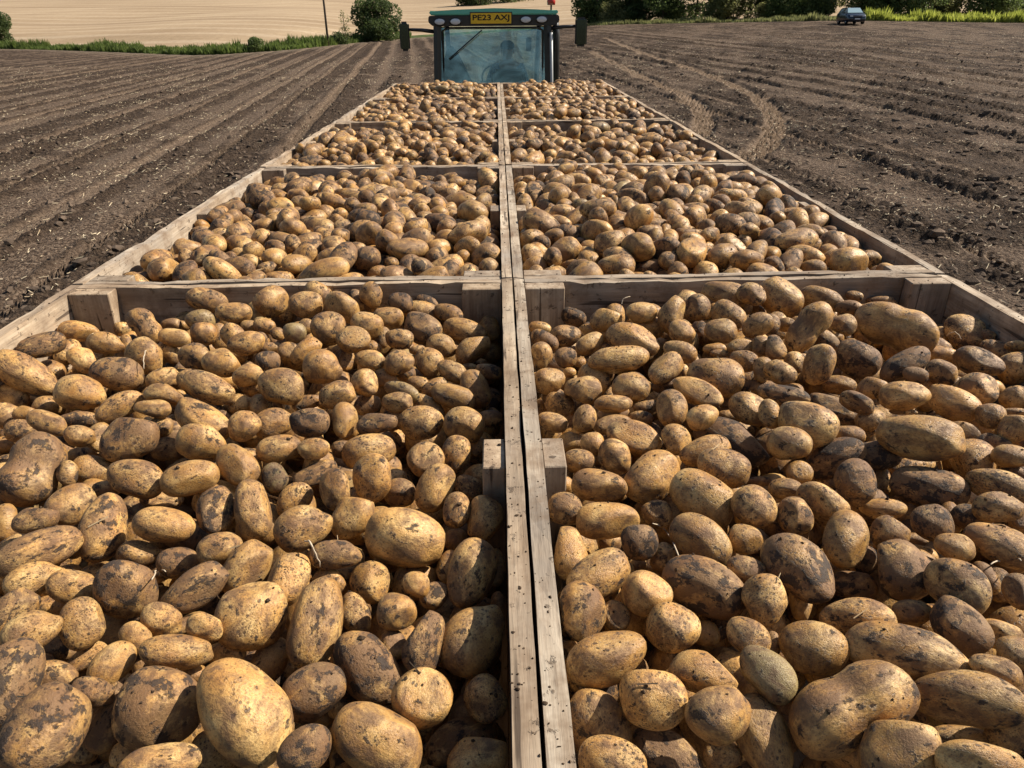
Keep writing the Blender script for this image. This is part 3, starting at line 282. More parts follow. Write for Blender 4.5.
-1017,1760,-107,60,-52,-59,33,22,19,1048,1768,-189,-13,-9,75,34,24,23,127,1127,-126,59,-33,9,28,23,20,519,545,-135,-6,-68,57,33,22,21,
-927,948,-112,-43,-76,39,31,24,23,-654,1693,-90,-51,-4,-70,31,25,22,-782,741,-119,62,-18,9,33,25,22,-543,843,-243,58,-61,-35,40,26,26,
991,712,-147,-24,-44,84,25,22,19,586,687,-84,-77,45,1,32,22,19,-184,621,-138,-82,53,-15,33,25,21,-1159,1126,-97,70,-23,-59,35,22,20,
-1077,509,-121,-44,-79,18,30,22,19,537,1170,-93,-22,-57,74,26,24,22,-1033,627,-95,-83,-5,50,34,23,22,275,954,-218,-67,57,26,35,23,21,
-770,1075,-173,-96,-5,-16,35,22,21,-1127,939,-85,6,-54,45,27,22,21,-929,786,-63,60,-5,68,32,23,21,668,720,-232,80,38,37,34,30,26,
-214,792,-124,-7,-28,13,36,23,23,938,1530,-201,3,-95,-24,32,25,22,-284,679,-216,5,71,-27,31,23,21,-236,1304,-172,-55,24,-47,28,23,19,
-174,733,-131,-6,-40,-90,34,29,28,311,1149,-105,50,-39,-25,29,23,23,-712,507,-141,24,35,-18,31,26,25,130,552,-127,-67,28,26,34,22,20,
-672,1199,-128,-39,57,68,38,27,26,-437,1643,-114,54,52,-50,35,26,24,335,1380,-74,-51,-11,-27,28,25,21,-609,1352,-68,-12,-54,7,30,22,19,
308,1251,-165,-32,45,65,33,24,21,-1156,645,-170,74,6,42,36,25,23,-62,644,-182,-31,-31,23,26,24,22,-227,1585,-142,-70,62,21,35,24,23,
-284,865,-125,-8,-41,-85,42,29,27,-1001,602,-205,-12,83,15,32,23,21,-335,1715,-182,52,21,49,31,25,24,1122,1395,-211,1,45,-88,36,28,26,
-790,490,-86,54,-73,37,32,24,21,-91,693,-170,9,58,-73,46,29,27,302,1285,-121,-44,72,49,40,26,24,-1019,1269,-168,65,50,55,38,29,28,
-445,999,-127,10,21,9,34,23,21,-1064,695,-74,56,-60,-54,39,28,27,1161,1087,-206,34,38,-13,32,26,24,1143,830,-78,88,3,-10,30,22,21,
762,1683,-98,53,4,-72,28,26,23,820,1536,-109,-20,64,45,33,25,24,137,1331,-137,-67,-33,-31,29,26,23,769,573,-164,-81,31,-25,30,27,23,
1101,1192,-109,26,-56,33,31,22,20,-578,1094,-153,63,-21,41,36,29,27,-832,701,-132,74,-35,29,31,26,22,353,784,-231,-21,-64,-51,28,23,20,
-1010,953,-206,-37,-55,-8,33,22,20,-605,1601,-144,-98,-8,2,26,23,20,-928,1290,-105,34,-38,-71,33,27,24,-783,1331,-138,3,-57,8,29,26,26,
490,1523,-58,-22,14,79,28,24,22,664,1162,-80,-14,90,-23,29,23,23,-375,1003,-102,-47,-58,-15,45,31,28,70,650,-119,76,-59,-11,37,30,28,
592,1609,-67,-57,-51,63,36,24,20,508,770,-104,-90,7,37,29,23,23,891,1683,-71,-28,-78,-41,31,23,20,426,717,-187,54,7,-80,26,22,22,
383,1078,-142,41,46,-57,30,26,22,-895,1745,-87,-74,65,-5,43,27,25,622,1311,-123,74,17,63,35,27,25,575,1416,-54,84,5,42,31,22,22,
-252,1348,-121,-25,-95,-12,33,23,21,-825,1177,-96,-37,-80,-15,38,24,23,-563,474,-104,-52,13,-16,20,16,14,-606,962,-86,-65,-16,-59,21,17,15,
967,1255,-110,-2,85,48,28,18,18,199,1679,-92,60,-62,44,19,17,16,-390,1547,-163,-29,26,-89,25,18,16,-718,741,-121,-28,73,-56,32,21,19,
-545,506,-118,-21,73,-60,26,17,16,71,724,-225,-98,0,-1,25,17,17,827,1686,-71,-68,-7,-25,29,19,18,-1021,1686,-108,-80,53,24,24,18,17,
-950,1122,-104,75,19,-15,30,19,18,-984,1044,-113,-41,77,-42,22,18,17,-655,661,-96,-72,-18,-4,28,18,16,-192,1097,-156,58,57,56,23,16,14,
-127,1199,-206,-89,-34,24,20,16,15,-541,1132,-86,57,12,5,22,19,18,483,1322,-82,-70,45,-54,21,19,16,-634,1562,-77,-33,82,-30,24,16,15,
-370,1594,-81,62,-56,11,26,17,15,709,1124,-103,89,-7,24,21,19,17,-747,457,-57,20,-36,-20,21,19,17,-355,676,-181,-74,3,9,29,19,16,
716,829,-160,-74,-65,3,24,19,17,561,542,-104,-94,12,26,20,17,16,-1161,795,-106,91,-2,-15,27,19,17,255,1417,-95,-96,-10,-16,18,16,15,
54,543,-209,-59,-3,-79,21,16,15,848,593,-49,44,59,66,24,17,16,508,1675,-54,-70,31,-35,27,18,15,617,645,-128,60,6,62,21,18,16,
850,1201,-77,47,-73,-19,23,21,19,146,1041,-104,13,-17,94,22,17,16,-645,556,-108,-45,43,-75,20,17,16,557,977,-122,5,-87,-35,29,19,18,
576,1281,-79,36,43,-64,22,17,16,-1055,543,-68,-55,-45,57,30,21,19,545,1715,-57,-17,3,-62,20,18,17,-330,1469,-99,10,86,11,29,19,17,
147,778,-132,-49,-12,59,22,16,14,563,1676,-69,-37,-40,-73,34,22,20,241,1763,-153,-68,53,-17,27,19,18,144,1186,-111,-70,4,-44,27,17,17,
288,1542,-141,18,-26,-91,28,21,20,-466,949,-142,-49,7,-7,25,20,19,798,1222,-70,-26,-17,-30,20,16,15,-1014,480,-89,39,37,63,25,16,16,
-55,1303,-151,50,-71,-2,25,17,16,546,909,-177,-16,-32,-87,23,17,16,1113,777,-63,2,43,-80,22,19,17,-663,1756,-126,-61,-27,70,30,22,21,
74,1080,-209,-47,0,45,24,17,15,-1132,866,-83,-27,80,41,24,21,21,135,1224,-149,-86,-15,-33,28,19,18,-116,1243,-130,-20,12,-91,20,17,15,
-596,466,-123,72,-9,-36,27,18,17,1131,1327,-129,-88,6,-42,22,17,16,1130,1456,-116,52,-66,53,21,16,15,-62,1110,-212,-32,21,40,28,20,20,
1146,1726,-132,-7,47,87,23,18,16,95,976,-213,-70,-45,54,24,20,17,599,929,-133,60,20,17,26,17,16,-1014,707,-150,38,-50,-3,25,17,16,
653,1366,-56,48,-77,21,25,18,17,178,600,-109,-66,31,30,24,21,20,-76,579,-140,-2,-61,57,23,20,20,1040,1213,-124,29,-88,-31,26,17,15,
378,865,-112,-47,3,83,24,18,18,445,621,-121,-28,32,88,23,18,16,-279,1197,-162,6,62,-14,25,17,16,864,1451,-102,-15,-10,96,23,19,16,
793,1402,-162,-15,-3,18,22,18,18,410,1493,-53,-17,20,-42,26,17,16,799,1037,-75,-37,-22,-71,27,17,17,1006,1183,-139,-59,38,-31,21,16,16,
140,1212,-192,9,87,-20,22,19,18,1169,986,-119,-40,82,-1,21,18,15,243,719,-95,-64,70,5,25,19,17,-849,491,-55,31,-76,34,25,17,15,
83,1702,-141,60,24,17,21,18,18,-785,919,-138,53,-7,-41,19,17,14,-102,1712,-131,31,75,-20,28,19,18,-64,1008,-213,-11,-22,22,29,18,17,
1099,459,-51,-61,-60,45,26,16,14,-1060,1222,-198,27,27,-77,24,18,17,-318,1731,-81,77,24,57,22,16,15,862,1090,-148,31,65,-33,28,19,17,
-1152,1008,-109,19,0,87,26,19,17,-514,486,-162,-50,-8,36,31,20,19,-395,1335,-127,-31,80,-2,24,16,15,1014,526,-75,25,51,75,24,17,16,
-882,1585,-79,79,-51,-17,24,18,18,628,676,-81,-29,-15,66,19,17,16,287,1196,-136,0,-21,84,22,17,15,-659,620,-150,43,89,5,25,17,17,
-729,855,-180,0,-23,-39,22,16,16,534,1764,-83,-7,66,49,25,16,14,-477,641,-124,27,74,-56,31,20,20,-119,1170,-229,-11,-95,16,28,17,17,
245,636,-108,21,19,-93,21,16,16,451,1339,-81,26,15,-90,24,18,15,-709,662,-175,50,54,6,22,17,16,1077,1343,-116,22,88,1,21,17,16,
-1171,1500,-232,-29,-60,22,26,19,17,-272,824,-238,62,-60,30,23,20,19,-1090,938,-138,-2,40,-7,26,20,17,1103,857,-135,39,-20,-86,21,17,15,
-438,1078,-92,-89,-7,-34,23,16,15,63,739,-115,-87,6,-31,19,17,15,-1141,1207,-142,-69,27,-64,25,19,17,-696,883,-91,-9,-45,-77,23,16,16,
688,1446,-166,-63,67,1,26,19,17,-610,1690,-101,47,-25,-83,23,17,16,-804,1593,-67,-40,14,74,27,17,15,-395,1674,-74,-31,-94,1,19,16,14,
1004,1446,-131,53,-51,-67,22,17,15,-939,1010,-175,-78,-55,-16,27,21,20,655,1701,-54,-33,-38,-82,27,17,15,-368,1223,-127,20,39,89,24,18,16,
-1028,610,-167,33,12,68,25,19,18,-487,1326,-80,-65,-18,-70,24,17,16,-193,1592,-207,16,-60,-68,22,19,16,-1099,665,-124,-47,33,72,22,17,16,
388,1533,-148,7,21,39,27,17,17,-364,1595,-166,35,-39,10,23,21,20,421,1463,-96,78,-39,38,26,21,18,-450,1063,-166,3,76,0,26,18,16,
-1038,1050,-238,-70,26,48,23,17,16,726,1087,-88,-48,-46,-51,26,20,19,-320,1239,-138,19,83,28,33,21,19,143,1511,-170,-10,36,92,28,19,17,
608,776,-122,21,60,-66,26,17,15,-1095,1591,-127,17,34,91,26,18,18,-1090,1548,-126,-88,-25,-1,22,17,15,161,977,-215,28,30,71,21,17,16,
-1016,1377,-106,-36,60,-67,32,21,21,-406,1473,-139,3,-95,-12,21,17,15,174,1600,-110,-6,-46,48,25,16,15,965,648,-46,49,-54,-39,26,20,18,
-878,854,-114,3,67,28,23,21,20,321,1619,-109,66,35,61,23,18,17,-653,1486,-108,41,-39,-77,19,17,16,381,1268,-83,25,-54,64,30,19,17,
-493,949,-184,15,-98,-5,32,20,20,803,835,-77,66,47,51,22,17,15,1066,1299,-100,-2,-83,-28,27,19,19,57,1163,-229,-28,-14,92,23,18,18,
117,1018,-121,36,77,-11,25,21,18,-997,513,-113,94,-26,-11,26,20,18,278,1004,-88,-50,56,59,23,18,16,150,1714,-136,-33,31,-16,21,18,16,
-827,1671,-217,-22,-11,86,21,18,17,-1012,533,-72,-54,9,82,21,17,16,700,697,-118,-58,-1,79,27,21,19,-372,907,-185,-50,10,-79,24,19,19,
-1162,1003,-153,93,-18,22,23,20,19,-475,1744,-64,-23,-9,91,25,18,16,-585,427,-113,37,-84,35,22,16,16,-1090,1407,-188,-8,-19,-37,27,19,18,
309,1147,-157,-20,80,-21,23,17,16,897,581,-73,-22,58,74,25,19,18,-164,867,-188,-23,-20,25,30,22,20,394,972,-97,-40,-66,34,22,17,15,
-182,1770,-111,43,30,83,23,18,17,-729,808,-103,-55,29,66,24,19,17,348,1284,-131,-46,2,54,28,21,20,270,1020,-127,11,92,33,23,20,20,
-419,1260,-82,-31,-82,-45,21,18,15,-232,463,-130,-54,-12,82,23,19,18,1070,1650,-120,-61,-58,-7,25,19,19,707,1164,-168,-4,40,62,28,18,16,
-798,896,-98,67,14,27,26,17,17,246,1276,-107,47,77,-17,24,17,16,560,761,-87,44,3,49,28,19,17,708,1230,-98,-26,49,-68,25,17,16,
-355,1417,-79,76,-60,-18,24,17,15,787,550,-39,2,-99,2,27,21,20,-72,518,-134,-8,19,-58,25,17,14,573,1244,-73,12,92,-36,30,19,18,
1079,612,-66,3,24,59,25,20,17,-1171,1294,-141,59,75,-21,22,17,14,379,693,-191,-80,45,-8,24,20,18,-136,815,-205,-77,10,-46,29,18,16,
-858,1605,-152,41,84,-10,28,19,19,-496,1501,-61,-43,33,19,22,17,16,-572,842,-187,22,49,-59,28,18,16,-882,766,-116,46,32,59,20,17,16,
248,1205,-89,-23,-12,33,22,18,18,419,1665,-57,-77,-10,-31,19,17,16,-1108,887,-105,-38,-68,60,30,19,17,1070,609,-162,-79,38,-1,19,16,16,
1007,836,-160,33,10,-85,23,17,15,-747,762,-96,58,-48,64,24,17,15,172,1367,-204,-76,-61,17,29,19,17,63,1599,-205,-20,18,-91,27,19,18,
-518,1430,-128,20,31,22,27,19,17,-338,549,-176,6,-17,4,28,19,19,799,1432,-65,-30,-1,93,20,17,15,673,1759,-158,38,-52,-32,27,17,16,
265,964,-84,-70,44,12,20,16,15,557,799,-197,-67,-12,-61,30,19,18,574,1111,-210,45,-37,27,26,20,18,344,1731,-79,32,-7,32,21,18,18,
-791,679,-103,13,-90,-5,22,17,16,499,1167,-63,-52,70,40,24,22,21,-240,739,-120,39,-83,-28,25,18,17,937,727,-50,89,-40,-13,28,18,17,
-300,1430,-94,-84,17,10,22,17,16,57,1409,-257,20,-31,83,23,18,17,-687,1110,-138,-1,64,71,21,16,14,-912,1205,-95,-92,13,14,26,19,19,
524,513,-97,44,22,-26,18,16,14,897,1667,-143,18,64,13,31,22,20,-1101,762,-116,-59,12,-73,25,17,16,-355,1510,-116,-20,75,-10,28,18,16,
361,1124,-160,-55,24,72,21,17,16,-1070,1710,-145,6,-59,-22,29,22,19,-801,1276,-83,-2,48,85,19,17,15,-1045,1397,-179,-49,55,39,20,17,15,
-768,1177,-102,-73,-45,-50,28,19,18,-68,1456,-197,14,-79,-42,25,17,17,-527,1303,-70,60,-39,61,27,20,18,676,1037,-77,-33,-35,13,19,17,16,
678,913,-104,-14,-1,-89,26,19,18,-154,1292,-121,-26,-68,-38,23,20,18,1149,705,-109,50,26,71,23,21,19,136,718,-99,-23,-5,-57,25,21,19,
-265,712,-168,1,77,-59,21,18,16,165,994,-104,-28,16,-62,23,20,18,-1117,1107,-126,34,92,15,22,17,15,-120,1655,-125,-80,14,-5,28,18,17,
-485,1049,-176,62,-66,39,24,20,18,921,835,-79,64,-20,1,25,19,18,908,710,-66,-72,-17,-66,21,18,17,-287,972,-208,45,36,-68,24,17,16,
435,1042,-118,-33,91,-10,23,17,15,-269,503,-140,65,-75,-5,19,17,16,-657,1627,-59,-44,67,18,29,20,18,99,1034,-193,-18,79,39,21,17,15,
-57,1154,-226,36,52,-11,24,19,19,-131,345,-107,-36,-79,43,27,20,17,267,585,-155,-42,-46,74,26,21,20,68,776,-117,29,62,-48,24,18,16,
939,1126,-159,-47,-46,64,22,20,17,986,1117,-91,25,-94,19,23,20,17,1066,537,-97,-39,-43,-26,21,17,16,-87,1597,-164,79,46,-35,30,22,19,
792,674,-234,-19,57,14,30,21,20,818,590,-176,-78,15,-52,24,17,16,167,944,-114,29,-9,38,25,20,18,-724,1242,-71,48,-26,-75,27,17,15,
71,1638,-167,-4,-8,26,25,20,19,390,659,-93,-41,-78,-42,25,17,16,280,789,-98,6,-79,58,32,20,20,732,1401,-68,-3,49,0,26,20,19,
-299,576,-123,62,-26,68,23,19,19,-707,878,-197,84,12,51,24,17,16,344,906,-169,-85,-25,24,31,21,19,780,1537,-56,-65,13,-65,29,18,16,
893,528,-61,11,69,-39,22,17,16,117,593,-165,-24,-21,-92,23,17,14,799,880,-187,90,35,-5,27,18,16,-936,1079,-205,85,14,45,19,17,14,
452,1412,-113,-13,-42,81,24,17,16,
]
HEAP_ONE = [
-364,-845,-151,4,-78,-61,49,39,36,-291,-849,-161,25,-41,-82,38,27,24,74,-851,-159,18,-41,87,44,30,30,244,-859,-172,8,89,-34,30,23,22,
358,-798,-154,-15,86,-42,47,27,25,491,-799,-167,17,2,4,56,33,29,-485,-563,-145,-54,-16,53,57,48,43,-169,-671,-106,2,31,-81,57,40,34,
108,-776,-111,-37,-56,22,59,45,41,351,-639,-112,-18,-25,88,58,40,36,545,-625,-171,-63,-76,4,59,34,30,-435,-447,-135,-43,75,-37,59,48,43,
-225,-498,-90,-28,-61,73,50,41,35,434,-463,-127,60,-34,-48,57,36,35,547,-424,-163,63,7,72,43,36,32,-79,-234,-55,33,92,15,75,52,46,
159,-192,-64,92,-29,-4,70,45,42,552,-361,-170,-17,-66,33,34,31,27,-224,-36,-92,-74,-18,-1,51,28,27,-1,-1,-84,-41,6,-18,44,30,27,
113,-64,-73,63,-69,-16,61,43,39,553,-124,-167,-63,-59,31,54,29,25,-392,85,-112,-12,24,95,44,27,26,-193,35,-77,-23,-36,74,50,42,40,
65,27,-79,2,-10,81,53,39,38,440,118,-110,-63,-69,-25,56,51,46,-114,272,-79,33,68,52,70,39,33,182,230,-102,-40,15,-29,57,32,31,
474,366,-135,-12,-8,16,48,33,30,-59,582,-89,22,-22,-77,44,41,38,182,695,-100,26,75,50,70,41,40,448,525,-137,-6,87,-42,32,30,26,
539,629,-151,37,-27,-51,51,44,37,243,738,-123,8,18,54,44,33,30,-555,-801,-175,38,-64,-43,31,25,23,-102,-716,-104,-3,48,-85,49,43,40,
13,-808,-130,14,-17,26,62,44,40,178,-836,-141,93,12,2,78,43,42,300,-843,-165,12,-4,91,47,31,28,541,-719,-168,-21,1,-86,40,38,34,
-356,-609,-119,45,-54,-40,62,46,45,-266,-780,-132,-56,37,-19,51,39,37,113,-709,-119,23,31,-45,25,22,20,274,-562,-94,6,21,-19,63,36,34,
476,-632,-144,17,7,65,69,43,37,-550,-514,-122,50,48,58,61,33,28,-276,-416,-107,49,70,38,54,33,29,108,-492,-74,-21,37,-78,45,26,24,
163,-508,-74,-60,-77,10,39,32,30,288,-392,-88,-9,-20,-65,36,34,32,-259,-337,-98,-59,-24,45,41,32,29,57,-288,-57,37,65,44,41,38,35,
332,-254,-99,13,-12,0,47,32,27,420,-186,-120,-27,29,-38,59,40,34,-276,-169,-108,79,54,20,41,25,22,-154,-169,-83,-39,-82,38,35,29,28,
195,22,-82,-39,-5,19,70,47,40,-413,144,-104,-55,0,-13,60,36,35,-249,179,-96,92,-36,9,38,22,22,-114,44,-71,-51,-66,19,46,43,42,
291,51,-101,50,-77,-22,43,38,36,543,130,-139,-7,55,-48,44,41,34,-359,249,-95,-14,96,10,51,39,34,206,308,-88,6,-18,-41,86,50,42,
304,319,-107,-15,5,-87,61,44,36,-212,534,-85,-7,88,-44,56,46,44,92,719,-93,15,79,29,57,41,40,383,694,-123,33,39,-84,51,33,27,
492,497,-149,63,74,-7,34,29,25,-536,-710,-115,25,-14,59,61,42,37,-349,-772,-138,-26,10,49,51,41,34,-121,-853,-156,-19,-61,-71,38,29,27,
-8,-859,-174,1,2,98,28,22,18,263,-850,-98,23,47,-76,44,36,30,377,-850,-160,-20,-55,-72,41,34,29,537,-791,-118,-30,-90,19,46,38,33,
-316,-700,-108,0,72,14,59,45,41,-191,-583,-95,-14,-16,57,61,39,37,114,-662,-98,-11,-96,18,57,31,27,194,-584,-87,-33,-91,-18,53,38,32,
314,-707,-124,60,32,56,42,35,30,542,-561,-118,42,46,-72,46,34,31,-539,-363,-108,68,36,52,61,42,39,-210,-379,-87,91,18,23,47,38,34,
45,-439,-76,14,-6,-70,31,22,19,184,-344,-72,-9,-30,81,45,29,28,545,-547,-180,-97,1,14,35,24,23,-520,-227,-141,-85,-34,35,45,37,32,
-226,-179,-95,-16,-14,69,47,28,26,253,-335,-82,-13,-5,-86,51,34,30,365,-160,-62,-5,5,90,48,38,37,-503,-157,-139,-59,30,8,48,37,33,
-374,30,-112,22,17,-65,34,27,23,-21,-130,-78,-5,92,33,35,25,24,272,-122,-84,2,17,36,76,47,39,369,-93,-111,65,69,21,61,33,32,
440,-89,-118,62,-61,-34,59,47,39,-480,93,-127,-19,-20,75,53,34,30,-255,92,-87,18,-14,-76,65,38,33,344,58,-121,-43,-54,46,34,23,21,
457,4,-112,-51,-23,-80,58,45,38,-441,207,-84,39,-46,-68,37,35,29,-297,314,-95,-10,-14,30,53,29,27,-239,394,-96,-11,8,-58,49,29,25,
136,351,-55,98,5,0,46,29,26,546,381,-142,-5,-73,5,41,33,31,237,588,-92,-16,31,-85,82,52,46,-191,798,-140,88,18,14,49,34,31,
-508,-792,-142,8,-94,12,71,40,35,-207,-847,-154,46,6,10,61,36,30,68,-850,-98,93,11,-19,52,32,27,361,-834,-81,-93,5,-32,87,47,45,
492,-704,-102,-43,-82,13,62,36,35,-423,-614,-147,4,24,67,54,33,29,-112,-550,-89,22,-19,22,43,28,25,-93,-645,-99,-91,32,5,37,32,28,
171,-724,-120,-13,5,-97,37,31,26,545,-673,-122,-52,-81,21,44,32,28,-494,-495,-103,4,-30,-52,52,35,32,-304,-501,-110,16,-6,89,62,35,30,
-76,-422,-63,81,53,16,59,42,39,88,-429,-74,11,12,74,40,24,20,391,-510,-128,-14,-92,-28,28,27,24,533,-498,-162,39,-72,55,57,34,31,
-142,-386,-76,-41,-56,46,52,32,29,118,-341,-66,2,-9,-78,40,34,28,339,-341,-87,25,50,67,64,44,39,540,-168,-116,2,-39,-84,43,36,29,
-139,-45,-72,-46,87,12,55,43,41,75,-117,-22,-33,-2,-14,47,34,32,275,-26,-81,26,-32,-90,62,43,40,554,-74,-118,-75,2,-63,36,30,24,
-516,129,-71,-1,98,-9,66,43,39,-320,49,-97,6,-16,-63,45,33,32,-190,152,-89,-94,-22,19,40,28,27,343,125,-97,26,-13,-94,71,38,32,
418,222,-69,-99,4,-7,72,48,43,-215,213,-90,-24,17,-38,41,29,28,-483,500,-123,-15,-32,55,67,42,38,26,431,-82,-58,-26,23,78,42,40,
309,554,-74,89,41,-13,47,37,36,447,469,-136,-36,-81,15,34,27,26,-130,708,-111,20,33,86,41,36,32,389,630,-126,-90,19,2,42,38,35,
-248,798,-98,-67,-67,-4,58,33,29,-250,-844,-102,-87,-42,12,42,28,27,-123,-793,-125,35,-9,-92,44,42,40,-67,-843,-118,-14,79,-31,42,39,36,
298,-694,-60,4,13,-82,45,35,33,442,-851,-165,-67,54,44,40,27,25,-378,-714,-136,55,-36,67,40,29,26,-243,-707,-119,37,-76,-42,40,38,35,
-5,-682,-96,15,3,-90,67,39,35,259,-700,-116,10,-52,23,35,31,28,385,-516,-64,-61,-10,36,61,41,36,448,-545,-140,-22,-6,-96,59,33,30,
-395,-513,-97,85,-45,-23,54,35,32,-218,-320,-66,-93,32,9,32,26,22,106,-395,-23,-7,-20,36,50,39,35,217,-439,-66,12,-18,-96,65,42,37,
511,-411,-79,91,9,-8,69,38,35,-376,-228,-75,-2,95,27,49,40,35,-273,-243,-94,-13,14,36,43,38,36,-27,-344,-60,91,-36,-14,68,37,32,
139,-274,-67,2,-90,41,52,33,32,414,-285,-116,33,-17,-29,65,35,29,508,-324,-121,-75,12,-43,76,44,37,-506,42,-83,10,4,59,51,34,31,
-335,-138,-102,53,72,36,50,39,36,-80,99,-34,7,15,-17,63,33,28,-99,-111,-77,-11,5,57,50,33,30,116,33,-28,72,-63,-22,60,43,37,
388,-39,-66,-17,-64,69,46,32,27,-499,182,-123,66,24,45,55,35,32,-314,168,-83,81,-50,-6,56,44,43,-38,70,-89,9,14,57,43,29,27,
298,151,-70,23,90,11,31,27,25,-480,261,-107,11,-54,82,66,36,32,-362,404,-58,78,35,-17,60,41,41,-231,294,-90,78,-60,-10,42,33,28,
516,313,-137,-13,32,-89,51,40,36,-275,285,-44,92,-34,-7,56,34,31,408,413,-84,-13,-20,67,44,30,28,-519,669,-110,-33,45,-78,51,39,34,
-229,624,-100,8,-12,-32,61,43,41,-98,644,-92,-84,10,-52,45,35,30,153,615,-91,64,50,51,57,38,32,385,562,-117,76,-7,-40,51,39,34,
415,790,-132,14,-59,45,53,35,35,-472,-734,-113,37,36,-39,34,30,29,-306,-845,-114,44,-84,28,46,26,23,-192,-767,-134,3,18,-76,53,34,29,
-49,-765,-121,-24,-19,-10,39,35,32,197,-778,-100,0,-83,54,52,36,29,360,-755,-109,2,-22,23,52,35,31,478,-731,-161,31,72,54,47,27,24,
-424,-578,-101,64,-62,43,42,32,28,-215,-711,-54,22,79,54,53,36,35,-42,-510,-64,-57,79,13,52,41,39,206,-671,-96,63,-74,18,53,37,32,
277,-642,-100,28,32,-89,45,36,30,-487,-409,-101,8,-43,-77,59,32,30,-199,-445,-94,-54,10,-17,51,28,24,115,-570,-60,25,-62,-20,51,41,38,
213,-538,-30,-65,56,-46,62,39,36,403,-428,-56,38,44,45,48,42,41,-389,-349,-88,-50,-23,-3,30,25,22,-164,-229,-86,29,-10,-43,36,30,25,
17,-226,-61,-48,60,-58,52,37,31,212,-271,-85,19,7,80,31,25,22,477,-176,-102,80,-58,-1,46,27,24,-431,43,-108,-73,38,30,43,29,27,
-271,-124,-57,-14,-43,3,46,37,33,-273,-29,-55,82,48,5,63,34,30,37,-65,-63,-37,-44,35,70,38,36,177,-110,-49,19,50,-27,71,39,38,
346,-79,-50,-83,26,-28,48,38,35,511,-113,-103,-25,61,70,39,36,35,-509,-25,-49,78,48,24,49,29,27,-345,-21,-94,-39,-77,-44,45,37,36,
-110,128,-84,-91,37,-4,60,35,32,-42,140,-66,-65,45,-9,42,36,31,390,50,-84,27,-46,-42,53,37,34,506,63,-130,-70,-19,-13,46,40,36,
-459,309,-72,-12,8,22,45,31,28,25,279,-41,37,-52,-75,64,43,38,256,228,-107,-62,64,-44,35,33,28,455,323,-89,-41,35,-41,42,34,32,
-501,431,-80,15,-80,54,52,33,31,-242,459,-52,-79,-57,-3,51,35,32,181,413,-92,20,-91,-12,62,36,35,357,457,-81,11,29,-79,57,37,31,
508,435,-143,13,16,10,44,35,32,-300,650,-71,53,-44,-63,58,34,33,-288,747,-82,88,-44,-7,33,32,28,-64,701,-89,58,22,-48,52,38,36,
95,569,-61,16,96,-18,37,33,27,478,632,-124,15,-47,29,59,32,31,-370,841,-105,18,-96,19,68,37,32,-109,759,-78,-33,11,29,50,36,31,
-439,-843,-145,10,73,19,48,35,29,-418,-797,-98,21,-4,11,49,32,29,-162,-844,-84,-14,66,49,48,42,35,-138,-690,-64,-50,-19,30,31,23,20,
275,-781,-67,18,-96,-8,59,41,35,413,-810,-167,-51,-72,-45,28,22,20,-461,-669,-71,69,68,-19,75,45,42,-284,-655,-57,-45,40,7,53,34,30,
-258,-552,-77,57,28,-53,44,38,32,40,-596,-79,13,8,-19,62,38,33,94,-707,-36,19,-21,48,71,40,35,529,-621,-68,30,77,-42,60,47,42,
-440,-369,-56,-2,-10,85,60,40,39,-320,-374,-73,-60,-34,-1,50,33,32,-230,-421,-42,22,31,-76,37,34,29,-102,-507,-37,-51,62,-7,35,28,27,
299,-507,-33,17,20,-95,57,45,41,513,-484,-91,-5,-81,-57,50,40,36,-486,-233,-91,-78,20,11,49,31,31,-338,-301,-53,-70,-36,37,64,40,38,
-107,-316,-71,78,40,41,39,33,32,55,-368,-64,76,62,-1,47,32,28,537,-236,-97,-40,-85,-18,61,34,30,-553,-77,-83,-55,-9,65,36,28,25,
-409,-14,-112,-59,50,3,38,31,29,-197,-176,-34,-51,60,-38,65,44,37,-66,-161,-75,73,-12,43,30,27,25,-40,-29,-54,-45,-30,7,32,27,26,
434,-152,-70,93,-34,2,41,28,24,513,-35,-95,72,-34,-58,46,31,29,-536,210,-80,53,-7,42,58,32,30,-399,179,-29,35,12,-34,68,48,39,
-156,114,-56,47,69,44,45,26,22,3,40,-39,0,27,73,58,37,36,157,96,-72,11,33,-90,86,46,39,334,65,-51,-73,-48,46,43,37,35,
484,51,-68,-11,1,-24,61,35,30,-494,362,-73,89,42,-3,45,35,31,-369,321,-59,95,-26,-4,60,38,35,-158,380,-43,-77,-62,1,55,46,40,
-83,327,-47,92,-4,0,54,30,27,135,285,-78,-27,70,-45,36,25,23,262,366,-64,-50,22,-37,39,37,36,553,225,-100,12,-61,-32,39,28,25,
-214,401,-63,31,6,92,28,22,18,-62,405,-52,79,-48,-22,67,36,30,187,479,-61,-6,-96,-21,47,39,37,351,381,-71,25,-19,-15,50,38,32,
450,418,-116,-27,-50,77,34,29,25,-388,533,-80,36,-80,-46,38,31,26,-171,664,-97,47,29,82,49,32,29,319,648,-85,59,-61,-1,33,31,27,
-305,817,-78,13,-13,-85,39,31,28,83,846,-77,6,97,-15,39,35,34,197,767,-89,-45,-54,70,48,33,31,549,798,-113,-58,76,24,34,30,28,
-307,-810,-64,-11,13,82,80,44,39,-229,-762,-89,-41,38,-38,34,27,24,10,-749,-74,30,-28,-85,48,33,30,139,-834,-70,-80,-39,13,56,38,34,
421,-766,-66,-5,66,-56,52,32,28,432,-769,-137,62,68,-19,50,37,31,-387,-563,-61,-63,-74,-3,42,30,25,-132,-614,-54,-11,15,64,54,36,34,
-56,-658,-59,-86,-42,16,52,33,28,237,-642,-63,-61,-73,27,38,24,20,378,-598,-60,0,-7,-91,42,36,33,-516,-588,-63,65,-74,7,64,39,36,
